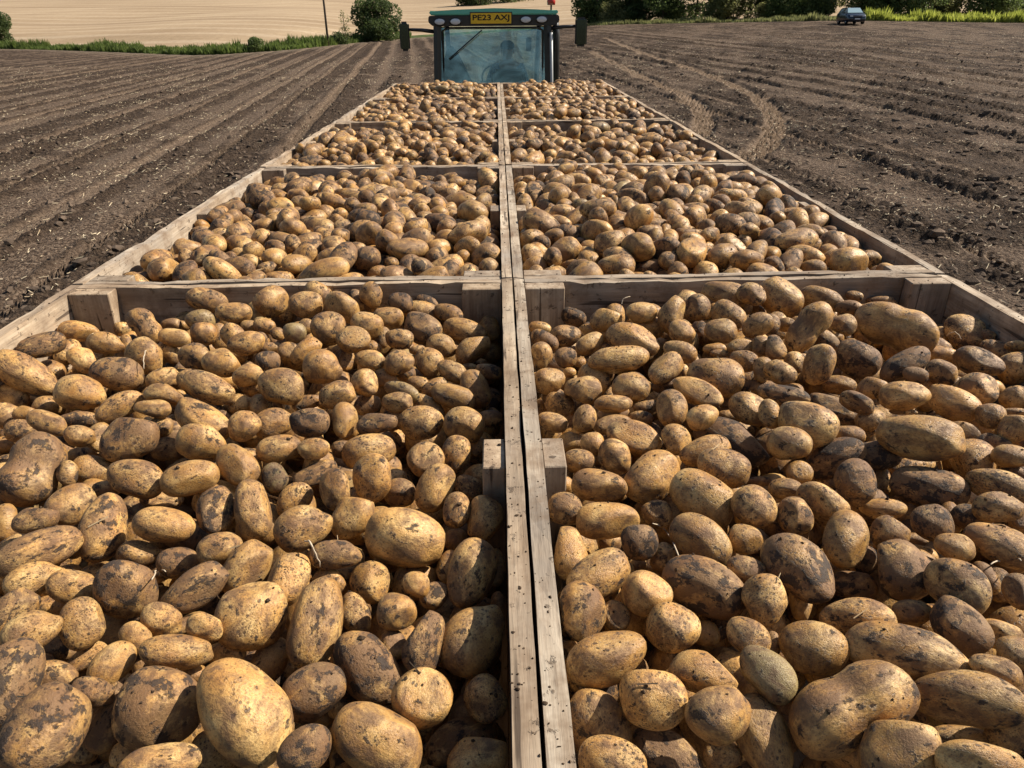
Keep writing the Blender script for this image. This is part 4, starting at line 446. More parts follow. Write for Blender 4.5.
-365,-483,-42,-10,-25,85,60,38,34,-209,-558,-40,-45,-22,57,45,28,26,38,-516,-51,-57,20,-70,54,45,43,157,-392,-67,58,26,73,35,28,26,
290,-353,-29,42,-67,-59,48,37,35,472,-550,-51,65,-53,-3,71,40,33,-422,-290,-74,-30,-25,-22,47,38,36,-442,-193,-58,28,-71,-35,45,37,33,
-213,-271,-91,-76,59,23,34,30,29,-18,-181,-74,26,-34,-87,45,25,24,238,-193,-28,51,-5,-33,44,34,32,286,-277,-46,14,22,26,52,42,36,
467,-353,-50,-10,-19,-96,52,40,38,-424,-65,-110,-15,-58,-29,47,25,23,-156,3,-17,-15,-1,63,47,39,32,-38,-79,-73,75,15,-35,40,32,27,
301,-170,-39,-71,-48,14,39,31,30,474,-106,-34,1,28,82,74,49,46,-285,44,-36,7,5,-96,50,39,36,56,100,-33,-45,-32,-74,51,41,40,
332,190,-60,-22,-91,-5,48,29,26,263,84,-46,-19,4,53,56,42,35,549,92,-76,-40,-28,59,45,33,28,-553,304,-98,-45,-45,48,46,28,25,
-257,203,-55,7,-21,47,31,28,26,-182,270,-64,-35,38,-65,54,35,29,-31,209,-43,-1,-43,89,54,36,31,60,375,-54,38,31,29,39,33,31,
314,252,-69,30,14,8,48,31,30,-551,460,-102,-70,26,-4,29,27,25,-28,491,-50,31,-17,-68,64,35,32,243,433,-64,-42,70,-55,41,32,30,
512,516,-94,-79,-57,-4,50,38,31,437,532,-85,12,11,-44,34,32,27,-539,570,-94,-33,23,-67,61,43,37,-298,529,-51,18,14,-44,55,35,31,
-92,506,-65,-59,3,64,56,35,34,-41,651,-41,-13,38,-63,50,39,36,37,728,-37,-87,-41,-2,65,41,38,291,740,-80,-56,-54,57,60,32,31,
445,593,-93,26,83,40,39,32,30,-542,766,-110,0,-45,31,48,38,33,-184,835,-77,45,-36,-39,49,43,38,-10,791,-56,4,-8,-95,72,45,38,
234,847,-98,21,-7,-22,47,30,27,345,831,-90,-78,50,-3,52,41,37,456,742,-107,-95,6,4,46,33,32,-501,-780,-75,24,6,94,49,38,33,
-375,-731,-66,25,13,-85,48,38,33,-165,-765,-83,13,-7,-83,47,31,27,-21,-823,-78,-2,7,79,43,29,25,66,-803,-41,-12,96,-12,74,46,40,
348,-769,-47,24,33,13,42,31,29,-445,-533,-74,-23,69,-22,33,28,25,-291,-598,-70,-24,37,83,45,28,24,-213,-646,-57,-11,-12,96,44,29,28,
-59,-587,-69,-61,-35,-18,63,35,31,162,-645,-49,-1,-24,-60,50,46,39,411,-689,-67,-92,-22,-10,57,38,33,441,-588,-94,2,96,23,50,28,27,
-555,-435,-113,33,58,-54,26,24,20,-376,-416,-91,-8,0,-36,48,28,25,-157,-450,-43,-27,-94,-8,51,37,35,-4,-435,-67,71,66,20,42,33,28,
218,-376,-31,20,-1,41,38,32,31,460,-622,-56,57,-49,-37,27,26,24,471,-473,-18,-26,90,-31,75,45,41,-465,-120,-70,-51,77,26,57,34,31,
-295,-190,-62,82,2,10,49,33,31,-172,-266,-50,61,-8,-26,44,31,27,-123,-389,-14,-79,-41,38,46,38,34,204,-279,-26,-67,-72,-3,64,40,34,
359,-230,-43,45,-9,-18,61,35,32,451,-245,-83,19,6,96,56,32,31,-545,-128,-93,87,35,4,39,29,25,-153,-121,-61,-65,-20,48,31,25,22,
-70,-5,-84,50,-70,-47,46,25,23,180,-37,-35,-96,-1,2,53,31,28,225,-78,-85,7,61,-17,39,22,19,283,-88,-28,-8,24,77,44,31,27,
-438,96,-80,25,86,37,34,30,25,-350,103,-59,40,-20,-11,41,37,35,-115,171,-38,91,12,-5,56,30,28,-143,252,-28,62,42,51,46,30,28,
123,156,-25,-13,-9,50,51,43,37,508,141,-54,75,29,29,50,40,36,551,337,-84,20,-34,-62,47,31,26,-425,261,-37,-47,15,9,61,42,39,
-289,380,-27,-42,88,-8,65,43,39,74,222,-26,88,42,1,62,41,37,209,185,-59,69,28,60,37,29,27,401,297,-82,-3,53,8,36,32,30,
525,269,-94,26,53,-71,33,27,26,-425,417,-83,22,-27,-90,33,26,25,-294,387,-95,-44,-41,73,42,29,28,-160,472,-59,1,-19,96,50,34,28,
60,427,-15,95,21,18,39,36,31,119,440,-49,3,98,-11,42,34,31,305,428,-49,-19,79,-46,45,29,27,547,451,-95,-60,-21,-73,38,35,31,
-473,612,-107,65,-73,-8,54,33,29,-382,630,-56,36,57,62,83,48,40,-142,594,-69,46,78,0,55,39,34,27,593,-28,-9,92,-36,69,42,36,
161,553,-53,53,83,-7,41,28,23,535,727,-78,-76,-62,-4,69,44,38,533,615,-58,-41,58,-8,79,44,43,-457,730,-88,21,12,-10,68,43,40,
-352,734,-91,1,12,-65,59,38,32,-233,689,-89,26,48,83,24,22,19,134,793,-52,33,2,70,64,42,39,344,743,-100,8,14,-73,45,28,27,
381,660,-68,-12,-10,36,46,31,29,-396,-851,-91,-1,-96,-21,38,31,26,-229,-810,-35,23,-89,18,61,39,33,-85,-773,-80,-20,23,62,26,24,22,
546,-742,-67,-69,-31,56,54,38,32,203,-849,-78,-81,-50,2,35,29,26,477,-793,-73,3,78,-42,46,38,37,-554,-587,-116,-59,-54,-29,33,25,21,
-347,-613,-43,-21,31,-73,55,35,33,-155,-522,-54,19,55,75,39,37,30,-19,-617,-93,-34,65,-7,26,22,21,64,-645,-43,-87,-13,15,53,33,29,
284,-598,-34,18,-97,4,68,43,38,431,-638,-90,-95,18,16,41,25,24,-463,-453,-64,29,-94,0,51,31,29,-297,-454,-52,-23,-1,-35,66,40,35,
-330,-546,-79,-94,13,-26,39,31,29,44,-441,-30,-70,-67,21,40,32,28,148,-465,-18,89,-33,25,50,44,42,325,-438,-59,-52,29,28,55,35,30,
556,-296,-99,-59,-44,-67,36,23,21,-397,-115,-85,-85,-50,3,46,30,26,-270,-296,-68,20,21,-93,38,22,21,117,-310,-10,-1,4,95,48,44,37,
74,-194,-25,4,10,97,50,32,31,397,-313,-47,2,-39,-68,59,39,37,509,-276,-48,-57,70,41,49,40,39,-493,-70,-93,64,-2,-5,39,35,30,
-449,-25,-62,-75,52,-30,58,35,33,
]
HEAP_TWO = [
-455,-780,-145,-15,-30,85,89,49,46,-205,-843,-144,20,-3,-58,39,31,26,87,-834,-137,-60,-42,24,53,33,32,430,-847,-167,34,69,-43,45,36,34,
549,-799,-174,-5,56,28,49,30,27,-548,-589,-165,67,-60,-30,40,32,31,-412,-666,-137,-54,4,-43,38,34,30,68,-732,-107,-17,-29,48,65,35,33,
397,-713,-137,-23,-45,22,57,41,35,-540,-496,-154,0,1,72,59,38,33,-465,-382,-125,64,-2,-9,45,40,34,297,-519,-105,-11,94,-24,43,35,30,
-541,-378,-152,59,-19,-4,40,29,28,-67,-197,-89,12,97,14,62,44,37,120,-320,-81,-6,-35,91,74,42,37,393,-19,-95,52,79,-29,70,39,36,
-542,102,-149,19,0,75,43,38,34,-239,11,-88,-30,70,-51,73,42,38,-71,-10,-91,-4,12,-70,49,34,29,186,140,-76,-58,-2,39,47,41,36,
-541,221,-158,74,-63,4,47,38,33,77,149,-77,-55,75,8,35,33,29,254,304,-93,-92,4,12,39,37,31,-161,407,-67,-94,-6,-10,46,37,34,
-123,601,-85,-7,-77,61,45,28,27,290,367,-94,0,40,77,57,39,36,-541,-798,-168,-32,74,35,45,37,33,-376,-858,-169,3,74,66,46,25,23,
-154,-808,-124,-46,-87,-3,47,38,33,-88,-836,-128,72,36,54,53,33,32,156,-852,-151,16,-49,83,46,31,29,245,-851,-163,-1,96,24,49,31,29,
-363,-531,-119,4,-1,4,64,35,32,-176,-681,-99,0,85,-51,70,38,36,43,-485,-90,16,-54,-79,34,30,28,245,-673,-105,-71,-19,58,51,34,28,
368,-557,-117,50,-22,-43,52,37,32,-508,-508,-98,13,29,-21,55,36,34,-280,-484,-105,66,11,35,45,33,30,-57,-502,-98,-14,-6,53,48,25,22,
284,-420,-95,-66,-65,18,68,37,34,502,-426,-133,22,22,-77,44,31,30,-270,-352,-98,81,-47,-11,59,40,38,-546,-132,-134,-80,26,-52,54,37,30,
284,45,-84,-29,-3,62,72,43,39,-540,320,-163,-17,-19,79,63,35,33,-111,147,-65,-55,15,-5,68,46,40,-116,348,-62,-80,-52,-22,55,34,32,
-313,457,-95,20,39,70,45,37,33,100,408,-71,-18,23,76,37,33,31,216,362,-88,-19,12,-83,43,34,32,402,476,-135,-85,47,19,42,38,35,
-548,588,-172,71,39,48,51,35,29,-407,693,-138,-10,19,96,53,41,36,-261,476,-95,42,79,17,32,25,22,-29,794,-120,49,-10,-19,67,38,37,
-409,-841,-73,13,49,-81,66,42,38,-292,-856,-159,-15,-1,3,43,25,23,-265,-845,-96,-14,52,-6,62,33,30,-132,-850,-81,-90,2,4,42,35,29,
131,-842,-76,61,7,-16,65,41,39,393,-792,-167,28,-91,-26,52,36,30,488,-771,-159,-35,32,-79,70,45,42,-546,-727,-176,10,-18,-67,40,33,30,
214,-512,-105,16,-97,10,33,27,23,540,-690,-134,2,71,-19,47,43,39,-487,-448,-136,78,-46,-18,45,37,33,-393,-336,-127,-13,97,-14,41,29,24,
-235,-433,-106,-14,3,93,40,29,26,89,-377,-95,94,-25,-1,40,26,24,120,-451,-82,17,-8,21,54,43,37,-541,-286,-139,44,-49,-61,50,40,37,
-187,-199,-84,-77,50,36,55,49,41,17,-336,-80,-82,-11,36,46,41,38,222,-201,-87,-7,-13,92,60,36,34,511,-350,-127,24,-39,-85,59,35,30,
-26,-74,-93,99,3,-5,44,34,28,223,-55,-83,-5,-3,99,77,41,37,519,-147,-128,-40,-52,48,55,34,31,-485,65,-131,-32,51,-55,55,37,35,
-146,5,-74,-17,-23,-46,65,44,42,26,97,-78,70,69,14,59,36,32,355,110,-103,-34,9,59,40,38,35,540,199,-94,2,-10,74,53,39,35,
-314,317,-74,47,-53,-13,78,44,38,-232,241,-83,35,81,29,42,33,32,73,230,-76,7,11,85,48,32,28,-211,464,-83,-30,-19,63,51,30,26,
76,515,-58,-69,12,9,66,46,39,265,527,-93,-57,30,-71,49,45,38,437,523,-82,-26,92,14,45,35,30,-542,562,-104,13,-66,39,45,40,35,
-123,667,-88,76,40,1,55,37,35,81,602,-58,-84,13,-50,63,50,48,409,658,-85,-7,-98,13,46,39,37,-534,788,-140,-28,-63,-34,66,46,42,
469,704,-116,-78,-55,-23,46,40,34,-454,-693,-155,-34,-80,44,42,27,26,-343,-812,-119,46,79,21,73,51,43,14,-853,-143,89,-10,-12,40,29,27,
201,-649,-118,-18,45,-80,41,23,21,231,-805,-149,46,-54,22,28,22,21,-552,-658,-177,-82,-52,16,36,25,24,-399,-600,-124,-69,18,-39,45,40,38,
-169,-468,-96,31,-19,-52,39,31,30,-54,-709,-103,4,21,-97,44,36,31,244,-561,-112,-96,16,14,41,27,23,367,-640,-125,-71,-58,-36,44,39,38,
-406,-494,-72,37,35,79,38,33,27,-301,-419,-112,-58,-80,6,41,33,28,-35,-425,-91,12,0,78,38,35,30,197,-462,-95,22,32,91,33,30,28,
441,-429,-117,51,-71,-11,44,35,32,-542,-205,-144,21,-11,66,39,36,31,-41,-275,-86,-82,-8,2,73,40,38,212,-394,-89,52,80,26,55,36,33,
334,-168,-96,30,83,43,55,31,31,387,-111,-103,24,31,34,52,32,29,502,22,-77,-95,-12,-23,43,32,27,-508,2,-95,17,42,-57,47,34,32,
-27,-18,-55,7,29,52,49,33,28,-36,330,-64,3,-54,-83,50,33,28,222,197,-47,-62,-23,42,41,28,26,-544,485,-108,-21,66,-56,47,35,29,
-242,403,-92,-10,-13,-31,37,24,22,156,335,-81,26,-55,-59,41,29,26,349,416,-115,61,74,17,73,43,36,520,490,-84,-14,89,-27,64,52,47,
-97,754,-64,67,-71,-15,57,36,31,232,597,-98,-10,60,-76,44,41,35,-382,820,-80,74,-31,-36,44,37,36,-512,-677,-152,24,-59,-50,32,31,26,
-380,-693,-93,0,-16,98,32,30,25,-128,-743,-108,-50,4,-7,53,34,33,-28,-784,-103,18,-36,60,68,39,36,164,-791,-125,25,73,59,65,35,34,
320,-843,-165,-33,-46,32,42,34,30,-480,-607,-139,-19,-20,76,57,45,42,-326,-648,-116,55,82,-3,55,37,35,-152,-567,-80,91,-3,1,67,48,46,
-44,-573,-83,8,81,-48,42,38,37,347,-725,-102,-5,10,-67,38,29,26,516,-543,-137,-76,-21,-34,49,40,33,-82,-407,-61,67,-16,58,42,27,22,
40,-413,-81,37,6,-38,45,40,38,97,-537,-80,-86,-37,32,56,39,36,348,-347,-82,-60,-54,-45,54,48,45,-400,-255,-122,78,44,38,35,31,28,
59,-260,-34,-81,-46,19,71,43,42,150,-146,-84,-19,89,-28,39,36,34,279,-322,-96,-11,-3,-68,36,29,29,478,-280,-106,-28,-29,82,54,47,43,
-480,-48,-133,21,-57,-77,36,32,29,-347,-147,-60,13,6,-96,79,45,39,-140,-115,-107,-90,33,-24,34,22,18,19,-28,-92,17,34,84,33,26,26,
446,-159,-109,-18,-95,0,52,40,35,-542,161,-84,-40,65,26,54,37,36,-229,110,-84,-7,81,-55,61,41,40,109,-28,-37,-30,-10,70,58,34,33,
199,72,-87,27,-93,-15,50,36,31,-550,265,-117,64,-52,22,35,28,25,-305,228,-90,26,90,15,58,42,37,-80,265,-54,-91,18,-19,59,46,44,
-6,283,-71,-60,-12,32,32,27,25,167,273,-81,-15,56,-79,59,31,29,-463,418,-91,72,4,34,41,33,30,-62,545,-60,-74,16,-1,57,42,39,
104,347,-74,61,68,-37,36,28,24,-291,505,-49,99,-2,-5,60,40,36,-47,677,-79,-49,-79,-29,56,35,29,-536,666,-116,-25,11,46,55,36,31,
-305,712,-82,-10,-27,-23,37,33,31,346,839,-92,-8,-87,-36,60,43,41,-538,-651,-102,-26,32,72,48,41,35,-256,-776,-119,-92,22,-14,64,42,39,
-206,-853,-83,-19,-54,-73,49,29,25,33,-831,-91,-28,-20,-71,58,37,35,283,-845,-100,-60,12,24,46,44,36,337,-766,-151,67,34,48,43,31,26,
475,-690,-110,19,12,96,32,28,26,-541,-570,-89,-77,28,54,51,38,36,48,-638,-88,18,-77,-58,44,39,37,115,-655,-103,46,13,32,35,30,28,
507,-641,-88,-45,-18,-12,52,37,33,-549,-438,-114,-29,-1,-70,46,30,27,-369,-401,-101,-31,-16,-77,59,38,32,-82,-506,-51,47,22,57,49,31,28,
-87,-340,-53,1,-69,-68,60,35,31,252,-511,-55,11,-12,-69,80,43,37,324,-551,-62,-75,40,35,41,27,26,464,-513,-73,-81,41,-17,50,45,43,
-537,-198,-76,13,15,-66,56,41,36,-311,-186,-112,-1,10,98,55,35,29,-223,-280,-47,-70,-69,-14,81,46,38,73,-365,-45,-16,1,-47,41,35,30,
151,-383,-33,-39,-89,6,54,42,41,533,-188,-75,35,2,37,54,37,35,-490,-123,-97,57,-64,-5,59,34,29,-390,16,-60,65,45,-58,40,36,35,
-189,-98,-101,-30,-38,22,35,30,26,-29,-136,-57,-14,13,40,49,34,31,456,-103,-70,80,-14,-1,53,34,32,-542,87,-81,4,-52,59,53,36,33,
-111,65,-37,-22,-67,64,73,42,36,-46,61,-87,-8,9,-37,37,30,28,270,170,-56,92,12,27,47,31,29,432,120,-61,-36,-27,70,51,42,39,
-441,339,-72,22,51,73,60,38,31,-214,176,-83,-64,11,-5,53,33,28,105,290,-76,43,41,21,39,27,24,-473,556,-91,-40,35,78,42,34,29,
-161,538,-67,-90,-17,25,58,40,33,-95,484,-66,-6,13,94,51,32,31,197,539,-70,-70,9,69,57,37,35,426,281,-76,-2,91,-26,48,33,32,
-472,678,-114,-10,20,51,30,24,22,-186,700,-52,-12,34,85,57,40,37,-482,739,-124,49,11,59,44,35,30,-274,835,-112,-82,-50,-14,48,26,25,
-225,824,-70,-37,66,-56,48,41,36,-16,743,-80,-2,-92,26,31,27,26,364,755,-84,32,69,19,57,39,38,513,797,-105,4,-65,-75,66,39,33,
-424,-720,-115,-97,13,7,30,28,25,-277,-686,-62,36,41,69,65,42,38,99,-787,-95,81,53,-20,28,25,22,159,-712,-102,-16,40,89,60,40,39,
399,-828,-119,-28,-22,-2,41,29,24,-442,-560,-69,-25,13,95,59,44,42,-360,-577,-79,28,21,83,44,28,27,-64,-709,-34,-78,-52,0,53,46,39,
176,-558,-103,-2,18,-97,32,29,25,327,-601,-91,1,-68,-59,36,28,25,477,-582,-104,-91,17,8,41,32,30,-435,-435,-96,-4,92,-22,37,35,29,
-349,-481,-79,-71,67,-15,41,31,26,-207,-400,-67,73,-29,-40,49,32,28,27,-561,-86,19,-50,-62,56,32,30,192,-462,-36,-18,18,56,60,32,29,
535,-472,-92,-56,-64,31,54,43,37,-421,-351,-69,-16,-85,48,59,40,37,-338,-280,-95,-11,-23,-90,78,44,41,-15,-208,-29,50,2,-49,60,39,35,
184,-265,-79,92,-7,31,46,41,39,354,-274,-97,83,-37,38,39,29,24,413,-345,-91,-16,-35,49,36,25,20,-383,-175,-127,21,46,74,34,22,19,
-435,-143,-91,80,-48,-30,43,25,22,-100,-123,-55,1,-17,78,44,32,31,32,-68,-50,-65,67,35,59,37,34,325,-45,-48,-13,12,15,53,34,32,
282,-122,-45,6,-8,-6,66,46,38,-452,64,-71,-3,19,-45,53,34,33,-324,0,-53,-22,-45,-70,42,34,30,-274,62,-52,80,-30,-42,35,27,26,
63,44,-26,-43,74,-47,62,46,44,218,6,-42,-47,-76,39,44,35,33,361,50,-61,-75,-43,18,63,36,31,-404,240,-48,74,-28,-29,71,42,39,
-172,290,-73,2,8,76,43,34,32,44,256,-30,44,87,-14,55,34,28,180,212,-82,80,42,35,39,33,27,368,204,-59,4,-14,-67,79,47,43,
491,287,-96,-29,-18,91,55,37,31,-538,401,-101,-48,75,-28,62,41,37,-5,479,-67,-96,13,-7,54,31,30,244,472,-110,89,3,-27,25,22,18,
291,445,-61,-68,-22,50,65,43,39,-488,615,-107,-3,-46,-87,55,30,28,-378,664,-69,15,-54,81,51,43,38,-224,542,-92,41,-90,-2,52,30,25,
-33,606,-79,14,97,-2,43,33,32,172,617,-57,31,18,64,54,36,31,377,584,-83,75,-40,-27,54,42,39,493,636,-116,57,22,2,60,40,33,
-315,840,-59,-6,-63,15,57,39,37,-125,851,-77,-89,9,28,49,31,30,19,684,-52,39,-14,-22,44,37,36,117,770,-79,-44,-33,38,56,39,37,
249,741,-94,-68,-3,-63,76,46,43,416,804,-120,36,78,-42,45,31,29,-546,-721,-115,-18,38,57,39,34,28,-403,-764,-77,-3,92,31,43,40,37,
-118,-792,-72,61,16,-39,34,31,29,-37,-855,-107,-54,-53,-32,37,27,26,234,-796,-92,-92,-16,32,42,32,31,371,-856,-172,-61,38,62,39,27,24,
452,-730,-129,-19,89,-26,26,24,20,-477,-689,-106,-35,92,-10,49,31,28,-316,-577,-114,-62,60,20,37,24,22,-247,-605,-92,31,13,65,30,28,25,
34,-708,-47,-45,88,9,52,41,40,305,-578,-124,7,30,-34,35,22,19,413,-601,-77,-27,40,-65,51,35,31,-533,-359,-87,69,35,13,51,44,37,
-317,-397,-47,65,-47,-19,83,44,38,-137,-499,-47,-56,-17,73,37,34,28,-14,-514,-56,77,23,-22,44,38,36,61,-459,-45,-30,-10,35,40,25,24,
360,-496,-64,25,4,-25,67,36,33,464,-377,-83,-79,-26,-45,38,31,30,-557,-293,-84,61,52,40,40,22,20,-297,-323,-29,54,-72,23,63,35,33,
-127,-204,-39,62,19,39,61,33,29,88,-131,-37,2,32,92,54,36,31,297,-263,-63,-90,34,3,48,40,34,425,-273,-50,-25,-39,53,52,42,37,
-449,-18,-83,-8,-27,68,42,33,29,-305,-56,-61,28,3,9,49,31,29,-73,-62,-53,-78,35,-25,40,27,24,175,-96,-42,35,67,60,54,35,29,
421,20,-30,-67,-3,38,76,47,45,541,-90,-73,-71,55,-42,50,39,38,-497,124,-97,42,-6,29,35,22,20,-283,154,-36,-29,76,-46,66,43,42,
-11,143,-13,46,60,-56,71,47,42,160,69,-27,25,7,49,68,38,37,552,127,-103,-42,-69,-40,36,26,24,541,79,-85,-86,27,-6,40,32,30,
-457,186,-80,8,89,-15,52,40,37,-365,370,-39,91,21,12,61,42,37,-169,219,-76,42,-49,-5,38,31,30,-74,417,-66,17,-96,16,41,33,29,
132,193,-50,-42,-49,45,66,40,33,244,243,-86,19,26,-92,53,32,27,475,357,-90,35,88,-9,47,32,26,-486,470,-86,15,57,-77,37,30,28,
-386,444,-60,3,-88,34,46,41,39,-236,304,-68,82,18,-47,49,32,29,132,461,-76,-64,8,75,34,31,31,175,415,-80,39,20,23,52,36,34,
365,325,-62,-52,17,0,47,41,35,-499,699,-80,83,5,3,35,29,27,-326,605,-93,40,-84,-31,49,40,33,173,729,-67,26,-40,-87,46,30,29,
301,672,-64,19,19,-64,40,32,28,544,682,-90,-53,27,8,36,32,30,-548,725,-105,55,46,-42,40,31,26,-288,777,-85,86,25,32,39,36,32,
-221,759,-91,35,-8,11,34,29,26,-52,838,-60,70,-69,0,45,42,37,104,697,-48,91,16,11,48,36,32,541,740,-98,-13,74,-59,40,32,31,
-495,-755,-85,-84,40,-28,37,30,25,-301,-773,-54,-89,19,-19,59,40,39,-203,-736,-119,17,-66,59,29,26,25,14,-704,-107,69,-65,-22,38,28,26,
177,-770,-65,-11,49,4,39,31,27,424,-775,-123,54,-69,-26,32,26,23,536,-769,-102,-43,1,-88,58,41,35,-481,-638,-66,29,45,47,49,33,30,
-213,-645,-33,-62,-72,27,74,49,44,-128,-645,-42,16,84,38,52,37,33,217,-616,-73,67,67,14,56,32,31,304,-676,-62,-44,-85,24,66,39,35,
548,-594,-108,27,20,-56,36,31,28,-508,-431,-77,-38,0,-58,43,31,29,-354,-735,-99,28,47,-80,27,22,20,-139,-436,-47,2,50,-85,46,34,30,
-16,-450,-47,-98,-12,5,43,31,26,162,-506,-78,-68,4,72,46,31,27,154,-657,-51,17,-20,-85,57,36,32,542,-389,-90,-29,11,-91,44,29,27,
-299,-218,-52,-9,-11,-97,53,43,37,-169,-372,-7,21,-40,-46,65,48,43,-133,-288,-45,95,13,25,57,40,35,106,-246,-93,38,0,5,44,29,26,
223,-327,-42,19,-89,38,48,43,41,384,-144,-41,-21,45,-68,72,38,34,-436,-208,-72,-12,-48,82,57,40,37,-404,-79,-61,-35,-1,9,56,44,40,
-163,-91,-38,37,-32,-65,60,39,38,25,-160,-33,-3,-4,90,36,29,25,240,-186,-29,21,-9,-41,64,34,30,291,-192,-65,12,-38,-89,33,26,24,
473,-35,-57,67,-13,59,50,41,36,-405,89,-25,-30,83,-40,44,40,38,-342,74,-57,63,-28,-65,52,35,32,-181,72,-54,61,-19,-64,33,25,21,
-19,55,-26,29,-66,-48,56,40,38,304,111,-42,13,-90,39,61,37,34,238,116,-64,-45,17,56,32,22,21,543,331,-77,51,33,73,65,35,31,
-496,288,-65,-9,33,-55,71,42,40,-367,146,-58,-95,15,14,41,39,35,-205,355,-78,61,9,3,35,31,27,53,377,-43,52,63,43,44,38,31,
359,470,-61,-11,-43,66,34,30,26,310,260,-36,-57,75,-29,53,37,31,448,217,-77,-24,-19,91,49,28,25,-549,315,-95,-77,23,55,40,31,27,
-413,573,-88,-65,68,27,34,29,28,-155,469,-78,-20,18,-43,34,27,22,-3,408,-64,-9,28,-83,47,31,30,187,480,-91,-60,28,-3,40,29,25,
417,374,-67,12,-20,-23,49,37,31,443,462,-48,15,-11,-23,70,37,31,-272,579,-57,-44,-84,-27,45,40,34,-204,612,-50,-72,23,-11,60,41,34,
14,637,-94,-51,-83,18,33,26,22,293,600,-55,-57,29,-39,45,39,32,494,570,-57,62,66,-40,53,40,36,-434,719,-82,-27,-10,80,43,35,33,
-317,746,-33,91,24,17,57,35,31,78,845,-84,-12,88,-41,46,37,34,195,853,-116,73,-42,33,40,31,26,254,848,-76,82,20,-11,47,33,32,
-545,-791,-90,-79,-38,-45,50,35,30,-134,-720,-53,49,-82,-23,41,29,28,100,-755,-48,-61,-5,22,60,39,37,238,-733,-58,-34,89,6,51,33,28,
291,-746,-89,-44,-21,80,56,36,35,407,-747,-57,40,1,18,60,52,47,-427,-644,-92,41,85,-29,37,23,21,-293,-572,-39,-96,-10,-20,56,48,46,
-235,-535,-61,-17,-41,68,34,30,25,-14,-672,-70,27,-25,92,29,27,25,300,-601,-29,-68,-9,6,72,38,34,386,-677,-75,89,21,30,36,30,29,
-464,-398,-62,62,-22,-6,40,27,26,-370,-638,-73,31,91,23,36,31,26,-229,-467,-54,77,61,6,39,37,34,-28,-379,-34,24,14,-34,50,36,32,
97,-608,-50,28,-14,91,52,32,28,339,-419,-60,42,-43,-75,43,30,25,419,-411,-58,-85,43,-23,57,36,32,-492,-274,-52,-94,11,23,79,50,47,
-295,-264,4,-4,-11,98,66,37,33,-87,-238,-51,21,49,-83,30,25,23,-29,-303,-29,89,-27,-31,38,29,27,158,-205,-60,-86,-26,-37,44,31,30,
360,-241,-56,-47,-1,-68,47,31,27,550,-264,-98,-20,-4,69,55,30,28,-532,-69,-92,15,-55,-76,46,31,26,-242,-100,-44,-40,6,-90,47,44,43,
]
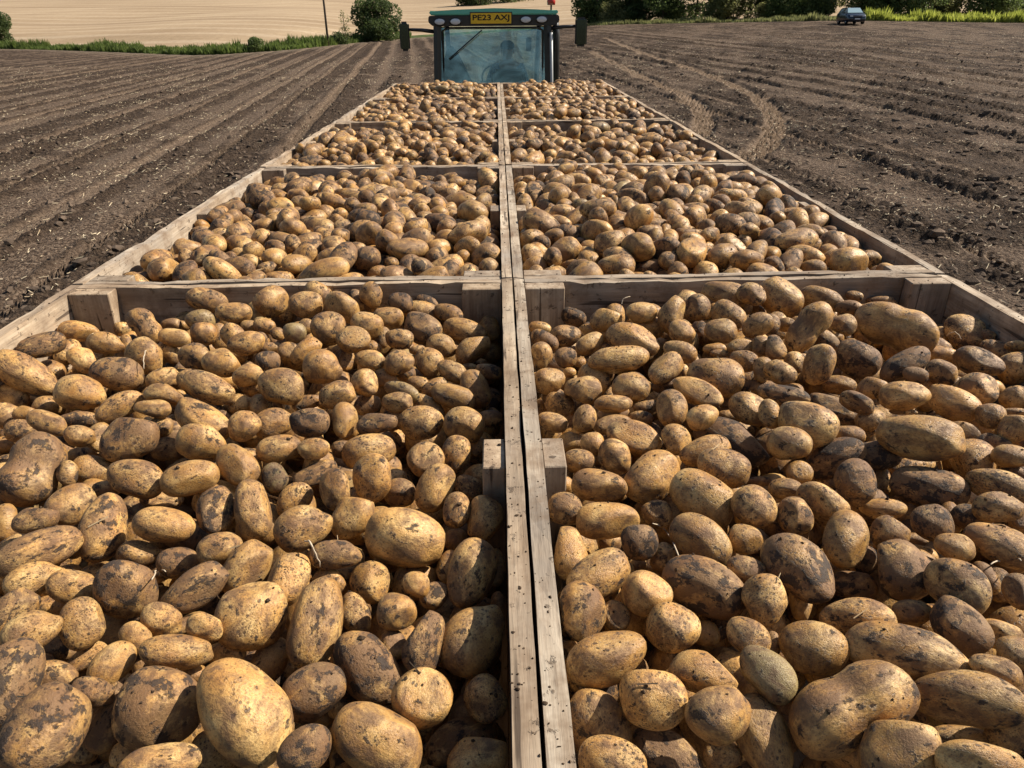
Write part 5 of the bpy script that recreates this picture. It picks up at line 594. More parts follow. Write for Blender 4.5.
HEAP_THREE = [
-436,-847,-169,45,8,-81,39,34,31,216,-852,-151,-30,4,94,34,28,27,285,-850,-151,-67,24,-8,46,30,26,77,-720,-103,43,16,-77,51,33,29,
540,-616,-149,-10,-6,76,50,39,32,43,-550,-84,-54,15,-33,43,36,30,547,-246,-158,70,-52,-40,50,35,31,61,-95,-65,64,53,1,54,42,39,
540,108,-161,-20,5,-71,51,40,37,-163,322,-75,19,-97,7,58,37,32,534,509,-112,4,-75,9,78,50,44,95,733,-115,-15,-97,8,49,33,30,
524,781,-142,30,90,22,66,42,37,-333,-840,-159,-4,93,30,79,44,36,-209,-844,-163,7,-13,98,58,38,33,79,-838,-104,54,15,-81,83,45,40,
250,-760,-110,65,-72,-17,65,43,41,425,-829,-140,-54,28,-37,58,41,37,71,-347,-77,-97,-7,-3,57,33,32,-92,-301,-67,-22,11,86,65,36,34,
157,-366,-76,87,38,17,46,37,36,94,400,-75,41,88,7,66,38,36,226,608,-78,60,-45,-23,67,49,42,398,501,-88,-32,35,43,76,43,36,
-102,832,-114,-47,-79,10,54,40,35,141,852,-141,40,54,-68,40,34,30,356,-847,-133,-34,-30,-39,52,34,28,-264,-675,-117,38,-55,73,61,37,34,
-165,-327,-90,-95,-18,-4,46,31,28,-136,-458,-89,35,25,-88,46,38,35,20,-180,-77,33,-93,11,66,35,29,-367,393,-101,-76,22,-32,47,44,40,
-57,221,-62,8,57,-71,45,36,30,60,337,-79,-7,7,88,40,35,29,21,607,-94,-86,39,-23,51,38,33,241,691,-89,36,76,-44,59,37,32,
-536,-804,-163,18,-74,56,50,29,27,-125,-833,-146,23,71,49,59,37,32,152,-835,-138,-17,-19,25,59,41,34,530,-792,-145,11,-84,42,53,44,37,
-179,-689,-112,19,-87,38,67,38,36,112,-611,-91,4,-8,-27,51,34,31,215,-676,-86,69,68,-16,62,37,33,545,-713,-105,68,-45,-50,59,36,34,
-392,-177,-86,18,-82,-7,57,37,32,-68,21,-28,-2,29,-13,67,41,39,-197,121,-62,-13,1,-16,65,43,38,-38,390,-38,33,60,57,57,34,33,
132,468,-80,-15,-96,16,60,39,36,98,689,-70,-7,-89,30,53,33,31,-427,844,-127,90,28,-17,46,37,34,165,794,-100,18,44,-84,76,47,42,
400,766,-79,40,-67,60,59,38,34,-465,-784,-167,96,-21,3,43,35,32,-250,-816,-110,-41,22,-66,38,29,28,471,-726,-146,8,77,-62,29,27,22,
-401,-701,-97,59,24,58,38,35,32,-116,-527,-97,63,-4,-34,45,34,31,71,-657,-85,9,77,-23,49,32,28,531,-590,-94,96,15,11,50,34,30,
-360,-452,-107,-34,-12,-75,61,40,34,225,-516,-81,58,3,-1,66,36,30,-260,-394,-58,-34,-27,-75,43,34,30,536,-298,-111,28,-9,-93,48,41,35,
-316,-39,-71,8,76,-59,65,45,38,-216,-45,-58,-22,50,-47,50,46,42,-22,-119,-56,-76,-4,51,52,43,42,-521,108,-72,-20,6,28,62,48,46,
34,119,-59,-15,-39,66,58,48,42,247,-83,-52,-7,-83,54,46,30,26,551,266,-88,38,-17,-57,38,28,24,-538,536,-81,57,-8,-81,59,39,37,
-233,529,-100,-59,-60,42,49,42,39,-51,540,-77,-55,36,62,49,40,37,337,341,-56,-33,-83,-36,56,42,36,468,472,-104,-11,62,28,69,38,33,
-459,638,-98,-17,-79,34,60,32,30,-78,695,-65,-11,38,-64,59,42,38,118,615,-82,-2,68,70,68,43,42,265,846,-96,-97,-11,16,46,36,34,
442,809,-146,9,21,65,53,31,26,-183,-837,-102,-6,-5,-44,48,38,33,9,-850,-105,-62,55,5,34,32,30,335,-720,-98,17,86,-21,54,45,43,
451,-767,-93,96,23,-10,77,41,34,313,-638,-85,-96,-12,-16,74,45,41,-539,-444,-80,52,72,40,50,39,38,-184,-506,-35,37,79,0,79,42,41,
98,-409,-76,20,25,-37,41,32,30,28,-264,-75,-34,-84,35,50,34,31,474,-320,-59,32,-93,6,69,38,31,-537,-159,-88,-61,-78,1,56,42,36,
-145,-18,-31,0,12,-92,44,31,27,143,-22,-38,62,-65,-30,59,38,35,126,-64,-90,-56,-68,35,43,31,27,515,-80,-108,53,78,16,76,41,35,
-358,55,-61,-40,-76,-28,56,44,42,-278,77,-74,-4,-69,-71,45,35,33,99,63,-30,-25,37,-84,62,40,38,460,-10,-86,22,67,-63,51,38,37,
439,54,-105,-29,80,-50,54,37,32,-323,262,-83,25,89,11,54,41,39,-245,280,-74,-7,-12,78,67,39,38,13,214,-66,48,-67,10,42,33,29,
-391,506,-85,-82,49,8,48,29,28,-233,366,-94,78,51,22,37,29,25,19,400,-65,-1,86,-24,53,36,31,529,364,-96,12,-95,-22,52,41,39,
-521,603,-106,96,-5,-5,47,38,37,-377,672,-99,11,-33,-90,37,32,27,-313,723,-91,-17,24,-94,50,33,29,456,562,-82,-47,-16,-17,64,39,34,
-495,-800,-116,25,38,-82,38,33,29,-356,-757,-111,46,26,83,44,37,34,-233,-757,-80,-24,17,-29,60,43,35,-56,-848,-116,-34,-79,48,39,33,30,
215,-847,-95,-12,8,24,43,31,29,534,-774,-61,-34,80,-32,67,39,33,-200,-626,-101,63,-31,31,46,37,34,142,-552,-85,77,13,47,44,24,22,
349,-506,-55,31,-81,42,49,39,37,481,-690,-85,39,88,-15,43,32,27,-428,-458,-83,-64,-18,52,51,35,29,-318,-522,-73,-30,30,-35,47,36,30,
172,-444,-75,-4,-37,89,50,40,36,262,-454,-52,-64,-75,4,45,39,35,-54,-202,-34,-50,0,-63,62,38,32,144,-304,-35,34,-84,-34,46,39,37,
267,-148,-47,-91,17,-4,69,42,35,542,-190,-106,12,-49,-69,42,35,32,-143,-137,-24,33,-3,1,50,34,32,122,-239,-49,89,-16,33,40,32,27,
424,-130,-89,-15,-5,-26,44,39,32,-398,147,-36,-41,-24,60,57,45,42,-339,125,-78,78,39,-30,46,29,27,-195,193,-58,-16,69,64,66,35,30,
-71,169,-27,89,-29,4,48,26,22,214,15,-62,-1,-99,-8,49,36,35,292,55,-69,11,32,49,48,44,42,-430,381,-52,-29,-21,-12,63,41,38,
182,174,-52,41,68,-58,34,31,29,489,232,-85,55,11,33,50,28,25,-177,404,-90,-61,75,-21,42,33,27,412,422,-66,17,-11,3,55,35,30,
406,358,-75,3,-4,-44,35,30,26,-480,719,-111,7,26,59,49,35,31,369,550,-61,-7,76,-63,43,32,27,-306,808,-116,5,29,57,50,44,43,
-199,763,-109,12,37,26,45,30,27,-3,825,-83,57,-56,-22,61,39,35,333,816,-74,-17,9,-68,68,38,34,527,721,-69,-71,10,-42,64,45,42,
-431,-813,-73,65,63,33,62,43,40,-295,-776,-108,-51,56,-50,48,34,28,-98,-843,-61,15,58,-77,58,39,38,18,-788,-88,16,-22,0,53,33,29,
173,-793,-81,8,-6,-5,58,34,31,294,-841,-90,-15,20,-10,48,37,34,415,-694,-68,82,-52,-20,50,37,35,-524,-627,-91,38,-62,-65,69,42,40,
-341,-674,-74,-17,12,74,47,38,32,-158,-574,-67,-67,-17,70,47,41,37,28,-613,-95,1,-7,-98,44,34,33,178,-583,-95,56,-70,-36,48,25,23,
375,-575,-45,9,94,29,53,38,33,-547,-559,-92,-46,70,35,39,32,28,-272,-484,-55,34,-86,30,51,29,24,-70,-565,-53,16,-24,-56,46,38,33,
74,-446,-46,48,14,-16,37,22,21,384,-434,-93,-92,-3,-30,59,37,30,494,-413,-80,-5,-88,-38,59,37,33,-417,-268,-72,-55,-34,43,50,33,32,
-235,-327,-43,3,-5,97,64,45,40,-7,-382,-41,25,23,39,46,36,34,215,-205,-49,41,-22,-50,49,33,32,350,-246,-87,-60,39,68,59,31,27,
-476,-223,-61,-12,-29,-16,48,43,41,-470,-11,-31,3,8,-76,72,46,44,-72,-70,-51,-74,50,38,37,29,27,75,-20,-65,45,-53,65,49,35,32,
361,-124,-48,-15,19,71,72,42,35,465,-74,-79,72,18,56,39,28,24,-482,193,-61,17,-47,32,49,38,34,-286,131,-40,89,-22,17,43,32,28,
118,152,-56,-40,0,57,46,29,24,422,111,-60,-96,22,5,55,43,37,517,66,-111,-51,-14,-37,39,26,24,-419,308,-65,-27,12,-12,44,32,28,
-268,420,-93,-94,0,21,45,35,30,-104,325,-42,-2,-5,-86,39,28,25,361,198,-59,22,-19,-69,67,46,43,503,159,-61,-17,-69,62,66,42,41,
-509,459,-51,-10,-24,90,39,35,31,24,467,-81,-5,-10,98,41,38,32,67,504,-28,93,0,1,68,39,36,538,438,-78,9,-69,-70,42,33,30,
-332,633,-92,38,-13,-91,47,30,29,182,505,-42,-16,3,63,62,33,27,306,624,-67,13,-14,-78,45,38,33,468,668,-65,-40,-3,-16,59,37,32,
-480,795,-125,1,56,77,55,33,30,-378,809,-92,-25,-82,47,37,35,32,214,746,-69,-26,-58,13,40,28,25,261,774,-77,34,85,0,48,33,28,
475,795,-88,69,-52,30,47,32,31,-302,-846,-85,-36,-71,-59,50,32,29,-371,-848,-100,-31,71,-60,39,34,29,-56,-797,-95,-32,44,55,35,30,25,
-8,-828,-41,27,58,64,57,38,37,301,-783,-53,31,-76,42,47,43,36,413,-847,-71,7,-29,94,55,36,32,-428,-645,-59,-2,96,25,66,39,32,
-243,-661,-50,60,69,25,67,38,34,-226,-550,-71,85,12,17,29,26,23,-81,-701,-69,94,29,-12,57,35,30,104,-562,-50,54,81,-11,55,34,30,
221,-583,-56,44,21,82,68,43,36,453,-626,-70,34,-55,71,50,41,35,-540,-341,-38,76,-59,-4,61,37,31,-380,-390,-79,-9,69,-70,60,37,34,
-152,-307,-29,-72,38,-23,68,36,31,293,-382,-38,96,-3,-22,48,40,35,455,-490,-72,-74,53,-35,58,36,33,-329,-193,-68,52,-70,32,66,38,36,
-111,-237,-43,40,25,-28,35,28,26,83,-174,-49,-76,51,-13,43,24,23,100,-287,-80,-17,-60,65,42,30,25,310,-315,-54,0,67,72,50,39,33,
416,-235,-68,52,7,73,53,41,36,-211,-143,-74,-11,-23,82,58,37,32,13,-15,-27,14,30,83,43,27,23,174,-80,-64,90,37,0,34,28,24,
365,-12,-61,-52,79,23,64,35,32,-383,-37,-25,9,-7,60,74,40,35,-19,68,-44,-23,-48,-83,48,25,24,269,168,-44,16,9,33,60,41,38,
490,104,-97,2,61,-78,41,22,19,-494,276,-53,39,-15,-65,51,32,28,-276,208,-44,-95,-7,27,39,33,31,-132,238,-31,-21,26,-46,53,37,30,
-34,292,-40,-87,26,-35,41,30,26,165,279,-50,-65,-32,-58,37,35,33,270,260,-40,-13,-4,11,83,48,42,553,99,-103,-50,-77,24,32,26,24,
-425,454,-67,2,69,67,61,41,37,-320,488,-69,6,-4,-66,55,44,37,-129,399,-52,63,-32,-50,51,33,29,-461,559,-91,-47,3,42,51,37,34,
-279,580,-77,90,-15,5,33,30,27,-268,647,-94,-31,-54,70,47,33,29,162,574,-9,23,-55,-71,70,45,42,246,516,-44,-44,-12,65,41,36,33,
388,613,-36,-96,13,12,67,42,34,-545,762,-110,-50,-57,49,65,39,34,-179,849,-61,-92,10,9,59,33,28,-144,785,-88,-57,10,-42,57,35,29,
-80,815,-49,-95,-17,2,54,42,37,-536,-738,-89,84,-49,-13,50,43,41,-473,-741,-64,13,44,46,39,29,28,-120,-780,-84,27,31,-87,62,36,35,
-14,-732,-64,1,5,-91,54,36,32,134,-739,-73,22,-27,-91,46,29,25,385,-645,-25,87,41,9,50,33,28,356,-797,-99,-74,63,-9,36,33,29,
-435,-556,-58,29,5,-47,78,41,35,-296,-627,-83,94,-5,-25,30,28,25,-161,-739,-84,-48,54,66,37,27,23,-28,-639,-61,12,97,-7,46,34,29,
-12,-520,-54,-47,-85,9,34,31,30,278,-547,-45,-72,-68,-3,43,29,26,529,-644,-48,-20,-36,-89,53,40,34,-468,-421,-37,-7,31,-81,65,43,41,
-334,-448,-44,59,-77,19,62,33,31,-71,-452,-49,-58,-20,40,51,28,27,45,-516,-35,-7,-6,85,43,31,27,206,-485,-22,75,-26,23,39,35,33,
546,-465,-94,78,28,-53,40,37,30,-361,-292,-47,-61,57,-50,49,36,35,-313,-365,-37,28,-23,-92,41,33,30,-273,-242,-48,72,60,-27,34,30,28,
-33,-273,-43,5,64,72,56,32,27,216,-314,-35,-44,-16,43,58,38,32,288,-245,-34,-26,-73,-58,52,44,42,-492,-95,-80,-31,-92,-6,52,34,30,
-337,-120,-32,95,23,3,81,43,41,
]
HEAP_FOUR = [
-509,-799,-167,10,48,-81,43,34,31,227,-849,-145,13,86,-45,53,34,32,-543,-720,-155,-51,-61,29,67,39,36,-147,-481,-86,-10,2,-98,57,37,36,
-340,-315,-89,-95,-11,13,58,38,34,-540,-108,-141,29,37,65,65,41,38,-418,-840,-106,90,41,0,45,39,37,196,-755,-133,-97,-5,-2,41,29,27,
-537,-344,-118,67,-4,-68,54,44,42,-233,-201,-63,-62,6,77,58,38,36,-530,407,-159,14,66,60,64,43,39,-128,712,-106,3,49,86,59,46,44,
-99,597,-82,80,3,9,48,46,42,-536,-786,-95,54,-68,45,53,43,40,32,-846,-137,91,-5,29,52,36,32,538,-794,-158,-39,-11,90,47,37,34,
166,-696,-110,4,11,22,67,44,41,-414,-364,-101,-24,39,-87,45,35,32,-426,-195,-89,-85,-17,46,62,43,40,5,-179,-66,-75,58,9,61,52,47,
-270,69,-64,-56,54,-61,85,47,45,265,194,-73,27,58,71,51,40,34,30,710,-63,3,74,62,71,42,41,185,670,-89,-81,-15,-5,83,47,41,
-443,-814,-163,53,36,66,49,32,30,122,-774,-121,-67,35,14,41,38,36,422,-740,-116,41,80,-14,72,38,37,-88,-558,-39,-71,58,-21,60,39,37,
76,-581,-89,20,78,31,61,39,37,-499,-406,-82,-64,63,-14,49,37,32,-61,-298,-35,-77,16,6,82,43,42,490,-207,-88,42,63,-42,58,41,37,
-343,27,-71,72,12,2,33,27,23,180,-146,-42,-74,-1,-28,61,49,41,366,-153,-59,57,13,-68,47,28,27,520,84,-101,-69,-15,27,68,41,37,
107,184,-46,-61,-51,17,78,42,39,-53,328,-53,-76,-16,17,77,45,44,-352,-847,-77,-53,54,62,47,32,30,264,-835,-81,88,-27,-11,60,38,37,
484,-798,-130,-22,83,28,41,32,29,81,-656,-95,45,-60,20,46,36,30,-418,-435,-94,-15,-56,-77,59,40,38,-207,-583,-40,-31,18,-28,54,38,37,
-542,-169,-84,-76,-61,-16,45,37,34,-41,-99,-63,-84,-13,48,53,32,29,108,8,-22,-5,64,75,54,33,29,442,-153,-72,24,-57,-18,55,36,30,
-171,82,-79,-62,-16,22,60,35,34,436,134,-44,-77,61,-5,52,39,36,352,-37,-55,67,-55,23,45,34,32,101,303,-58,39,-85,-28,63,37,31,
336,219,-73,-65,-57,47,72,46,41,-428,657,-71,14,10,-77,50,35,29,-256,614,-86,-13,-97,14,31,24,22,222,613,-43,11,-83,-50,72,40,38,
123,745,-84,-23,26,-69,58,45,38,544,791,-106,40,-11,55,48,33,29,-469,-739,-138,49,-51,55,48,44,38,-332,-687,-72,-20,78,55,53,34,29,
-200,-839,-80,-24,-41,76,46,38,34,131,-842,-95,-12,92,-32,61,37,35,25,-693,-78,-1,75,11,71,41,38,233,-654,-79,-19,11,45,42,33,27,
394,-686,-83,13,40,17,43,33,28,466,-694,-99,-64,-4,71,60,32,30,-468,-329,-69,5,69,52,51,35,33,-25,-386,-20,-4,-36,90,80,44,42,
359,-356,-48,26,-13,5,74,47,40,532,-488,-79,-14,-40,35,68,44,38,-384,-251,-102,7,80,-57,40,32,29,211,-304,-46,17,-6,-22,57,42,39,
377,-101,-62,-66,25,-7,52,30,25,427,42,-70,67,-36,-58,27,22,19,-496,-5,-81,86,17,-46,66,41,39,-368,188,-68,54,-39,-68,64,34,30,
231,15,-69,33,-80,29,57,37,35,-398,242,-80,-16,45,-75,52,33,30,-236,239,-51,36,-18,8,67,39,36,41,219,-58,15,-80,-55,40,35,31,
537,315,-90,5,63,16,76,48,41,-503,335,-97,-49,-25,3,67,45,40,-418,399,-72,-37,-91,6,58,44,38,76,474,-70,-57,17,-27,51,32,30,
153,516,-67,-12,78,-54,58,41,35,393,503,-53,-35,-36,18,73,46,42,-302,600,-115,-17,-24,-65,50,36,29,-47,660,-90,72,-16,-46,50,41,39,
324,725,-80,-93,11,31,43,40,37,532,647,-80,-38,72,51,64,36,33,-403,845,-93,-43,33,81,47,37,35,-85,825,-80,-63,25,-47,64,40,38,
-397,-779,-83,-36,2,88,52,30,27,-412,-717,-98,-57,30,51,51,32,27,-113,-843,-66,14,-16,6,56,39,38,51,-776,-81,-29,22,-19,47,42,40,
191,-773,-69,-73,-61,28,54,39,38,365,-850,-93,0,-63,76,54,34,31,31,-631,-37,87,-3,-5,65,34,33,163,-556,-57,40,-57,45,43,38,36,
297,-695,-83,-67,72,-6,46,27,24,536,-684,-95,97,-2,-13,46,32,27,-450,-501,-72,78,-37,25,45,36,32,-328,-487,-95,-57,4,-64,39,33,29,
-156,-402,-57,-18,-19,89,68,38,36,-8,-498,-51,-12,26,-75,59,37,31,413,-604,-77,-45,37,-63,42,31,29,-510,-250,-71,-91,-25,29,54,50,48,
-36,-228,-22,45,-23,9,47,40,33,460,-281,-95,-28,21,-45,47,34,32,-502,-89,-76,-20,-96,10,67,42,39,-302,-30,-49,-84,-22,24,44,33,30,
-177,-129,-42,2,-11,72,48,32,30,11,-94,-11,-85,-20,18,60,41,40,83,-109,-47,81,23,25,52,35,35,-459,60,-66,-28,-92,1,46,38,31,
-334,121,-57,-58,-10,-12,52,33,27,489,140,-85,-20,-22,-94,34,30,29,-452,281,-72,59,-28,42,61,40,34,196,244,-62,-31,29,-82,61,39,34,
383,281,-35,-80,52,-15,71,45,40,-77,478,-63,-63,18,17,59,40,37,271,532,-48,4,-6,98,64,36,34,544,492,-100,84,-33,-41,45,32,31,
-546,611,-94,-14,52,-53,58,36,32,-290,704,-119,37,-28,-73,59,40,33,-223,565,-67,-41,45,-53,35,26,25,444,679,-76,-5,-6,98,61,32,29,
-345,705,-92,-9,-63,55,37,29,25,-542,-699,-85,-50,-84,-3,50,31,31,-265,-841,-73,-9,61,-33,56,32,29,-159,-782,-72,91,-13,-35,49,31,30,
-6,-843,-89,90,11,29,60,36,30,65,-837,-77,-31,-44,-54,25,24,21,354,-742,-87,1,16,94,45,36,34,552,-789,-94,-18,25,-66,43,26,26,
-552,-624,-77,-32,-18,-61,45,27,24,-60,-650,-50,8,21,93,50,32,29,157,-648,-57,-9,-6,-98,48,31,31,321,-591,-67,29,-20,-84,45,34,29,
-285,-446,-73,72,1,-68,49,38,33,-229,-417,-38,69,-42,-17,53,42,39,-81,-465,-42,-36,-31,-22,39,36,30,228,-533,-25,-36,10,-78,74,42,38,
370,-528,-71,15,93,18,72,42,41,-552,-200,-38,37,7,51,31,26,24,-340,-245,-46,46,-86,-2,64,42,38,-139,-193,-50,16,-89,41,41,33,29,
120,-342,-41,-36,-22,87,54,49,41,538,-272,-84,73,-53,3,49,40,39,-436,-13,-59,-11,-14,57,47,28,27,-111,-102,-11,4,75,60,48,41,38,
-74,-28,-22,-24,-89,36,58,32,30,158,-53,-30,-80,53,-24,47,37,36,477,-77,-69,-50,4,-18,51,41,37,-470,163,-77,-17,92,30,41,31,26,
-348,70,-55,37,8,4,29,25,24,-215,19,-44,-8,-25,-93,47,27,25,299,39,-35,95,-24,-12,69,48,40,538,132,-39,6,20,68,66,42,38,
-540,259,-94,-48,-46,-22,45,39,35,-344,351,-73,56,-75,-30,53,39,32,15,309,1,0,1,24,79,42,36,260,249,-23,1,-18,-91,61,36,31,
180,314,-61,-48,-61,-25,38,32,29,-200,461,-87,-40,-7,64,54,37,35,421,422,-62,10,-31,86,46,43,39,-385,613,-87,-39,39,71,24,22,21,
174,734,-37,8,-91,-28,43,40,34,-361,793,-88,-89,-31,28,39,34,31,-16,834,-42,5,-88,45,47,35,34,-460,-792,-74,-14,-51,-16,47,40,35,
-358,-739,-80,-83,-27,-32,34,31,25,-103,-769,-30,-28,-79,-20,50,46,41,114,-746,-58,-8,47,-81,37,34,32,439,-821,-96,-61,12,77,52,34,31,
-280,-624,-34,-44,-88,15,70,38,32,76,-563,-17,80,52,7,53,38,34,357,-639,-77,-17,-6,-89,36,30,30,497,-582,-85,7,-23,-95,62,40,36,
-533,-482,-48,-27,57,-64,65,41,39,-307,-365,-50,-20,-41,58,54,36,34,60,-464,-17,-33,32,-78,86,47,39,100,-508,-65,-10,3,-83,35,33,28,
339,-438,-65,87,-22,-26,64,39,33,451,-510,-92,29,9,-51,54,37,37,-184,-267,-50,26,-33,-70,31,22,19,117,-224,-32,-48,84,16,73,42,36,
508,-345,-102,95,-3,0,42,32,29,-260,-88,-43,29,10,51,62,44,38,-361,-171,-47,13,-35,-89,49,29,29,68,103,-38,6,62,74,58,32,27,
238,-231,-16,-98,13,-9,81,45,40,350,-211,-57,-23,36,42,38,31,30,-538,134,-85,-8,18,89,47,34,31,-307,194,-41,58,55,46,55,35,32,
-174,134,-20,62,-54,55,63,52,43,-61,43,-4,4,55,-81,57,45,43,-480,221,-77,-95,8,25,55,30,26,-305,291,-61,12,-90,-38,60,35,34,
-130,241,-32,-38,-47,55,57,36,31,-59,218,-9,-11,9,30,67,39,34,-520,406,-70,-6,76,57,67,41,34,-166,502,-62,40,89,-13,26,23,19,
294,448,-26,-50,-55,19,60,50,44,479,509,-61,71,34,-59,50,40,34,-490,658,-76,-62,75,-7,42,30,26,-236,719,-68,-46,-73,29,51,42,35,
515,571,-90,77,-20,-7,70,41,39,-542,744,-82,35,79,-26,43,36,32,-298,835,-81,-70,70,6,48,34,33,-466,-687,-44,44,15,40,79,46,45,
-290,-742,-61,35,-86,-31,56,37,35,-226,-784,-42,-11,-15,-56,53,33,28,-39,-815,-38,-58,-58,40,54,37,31,242,-715,-56,0,24,-96,42,33,30,
319,-791,-53,31,23,-45,49,40,34,499,-794,-63,48,-67,55,46,31,27,-521,-575,-66,43,80,-38,46,36,32,-179,-658,-47,-18,-57,-75,59,37,35,
257,-594,-55,-39,20,88,47,37,33,-354,-446,-52,-21,-15,-3,39,37,35,-371,-589,-68,-34,-48,51,46,31,28,-90,-424,-1,-94,-2,-19,41,32,28,
195,-371,-59,-79,21,-39,43,30,28,164,-488,-39,-17,-18,-92,51,36,30,475,-443,-93,-48,-75,20,45,27,26,-433,-254,-21,-92,-31,8,61,41,35,
29,-337,-25,19,-41,83,39,31,28,293,-259,-63,-91,38,4,34,29,26,-492,-168,-44,4,14,69,45,31,28,
]
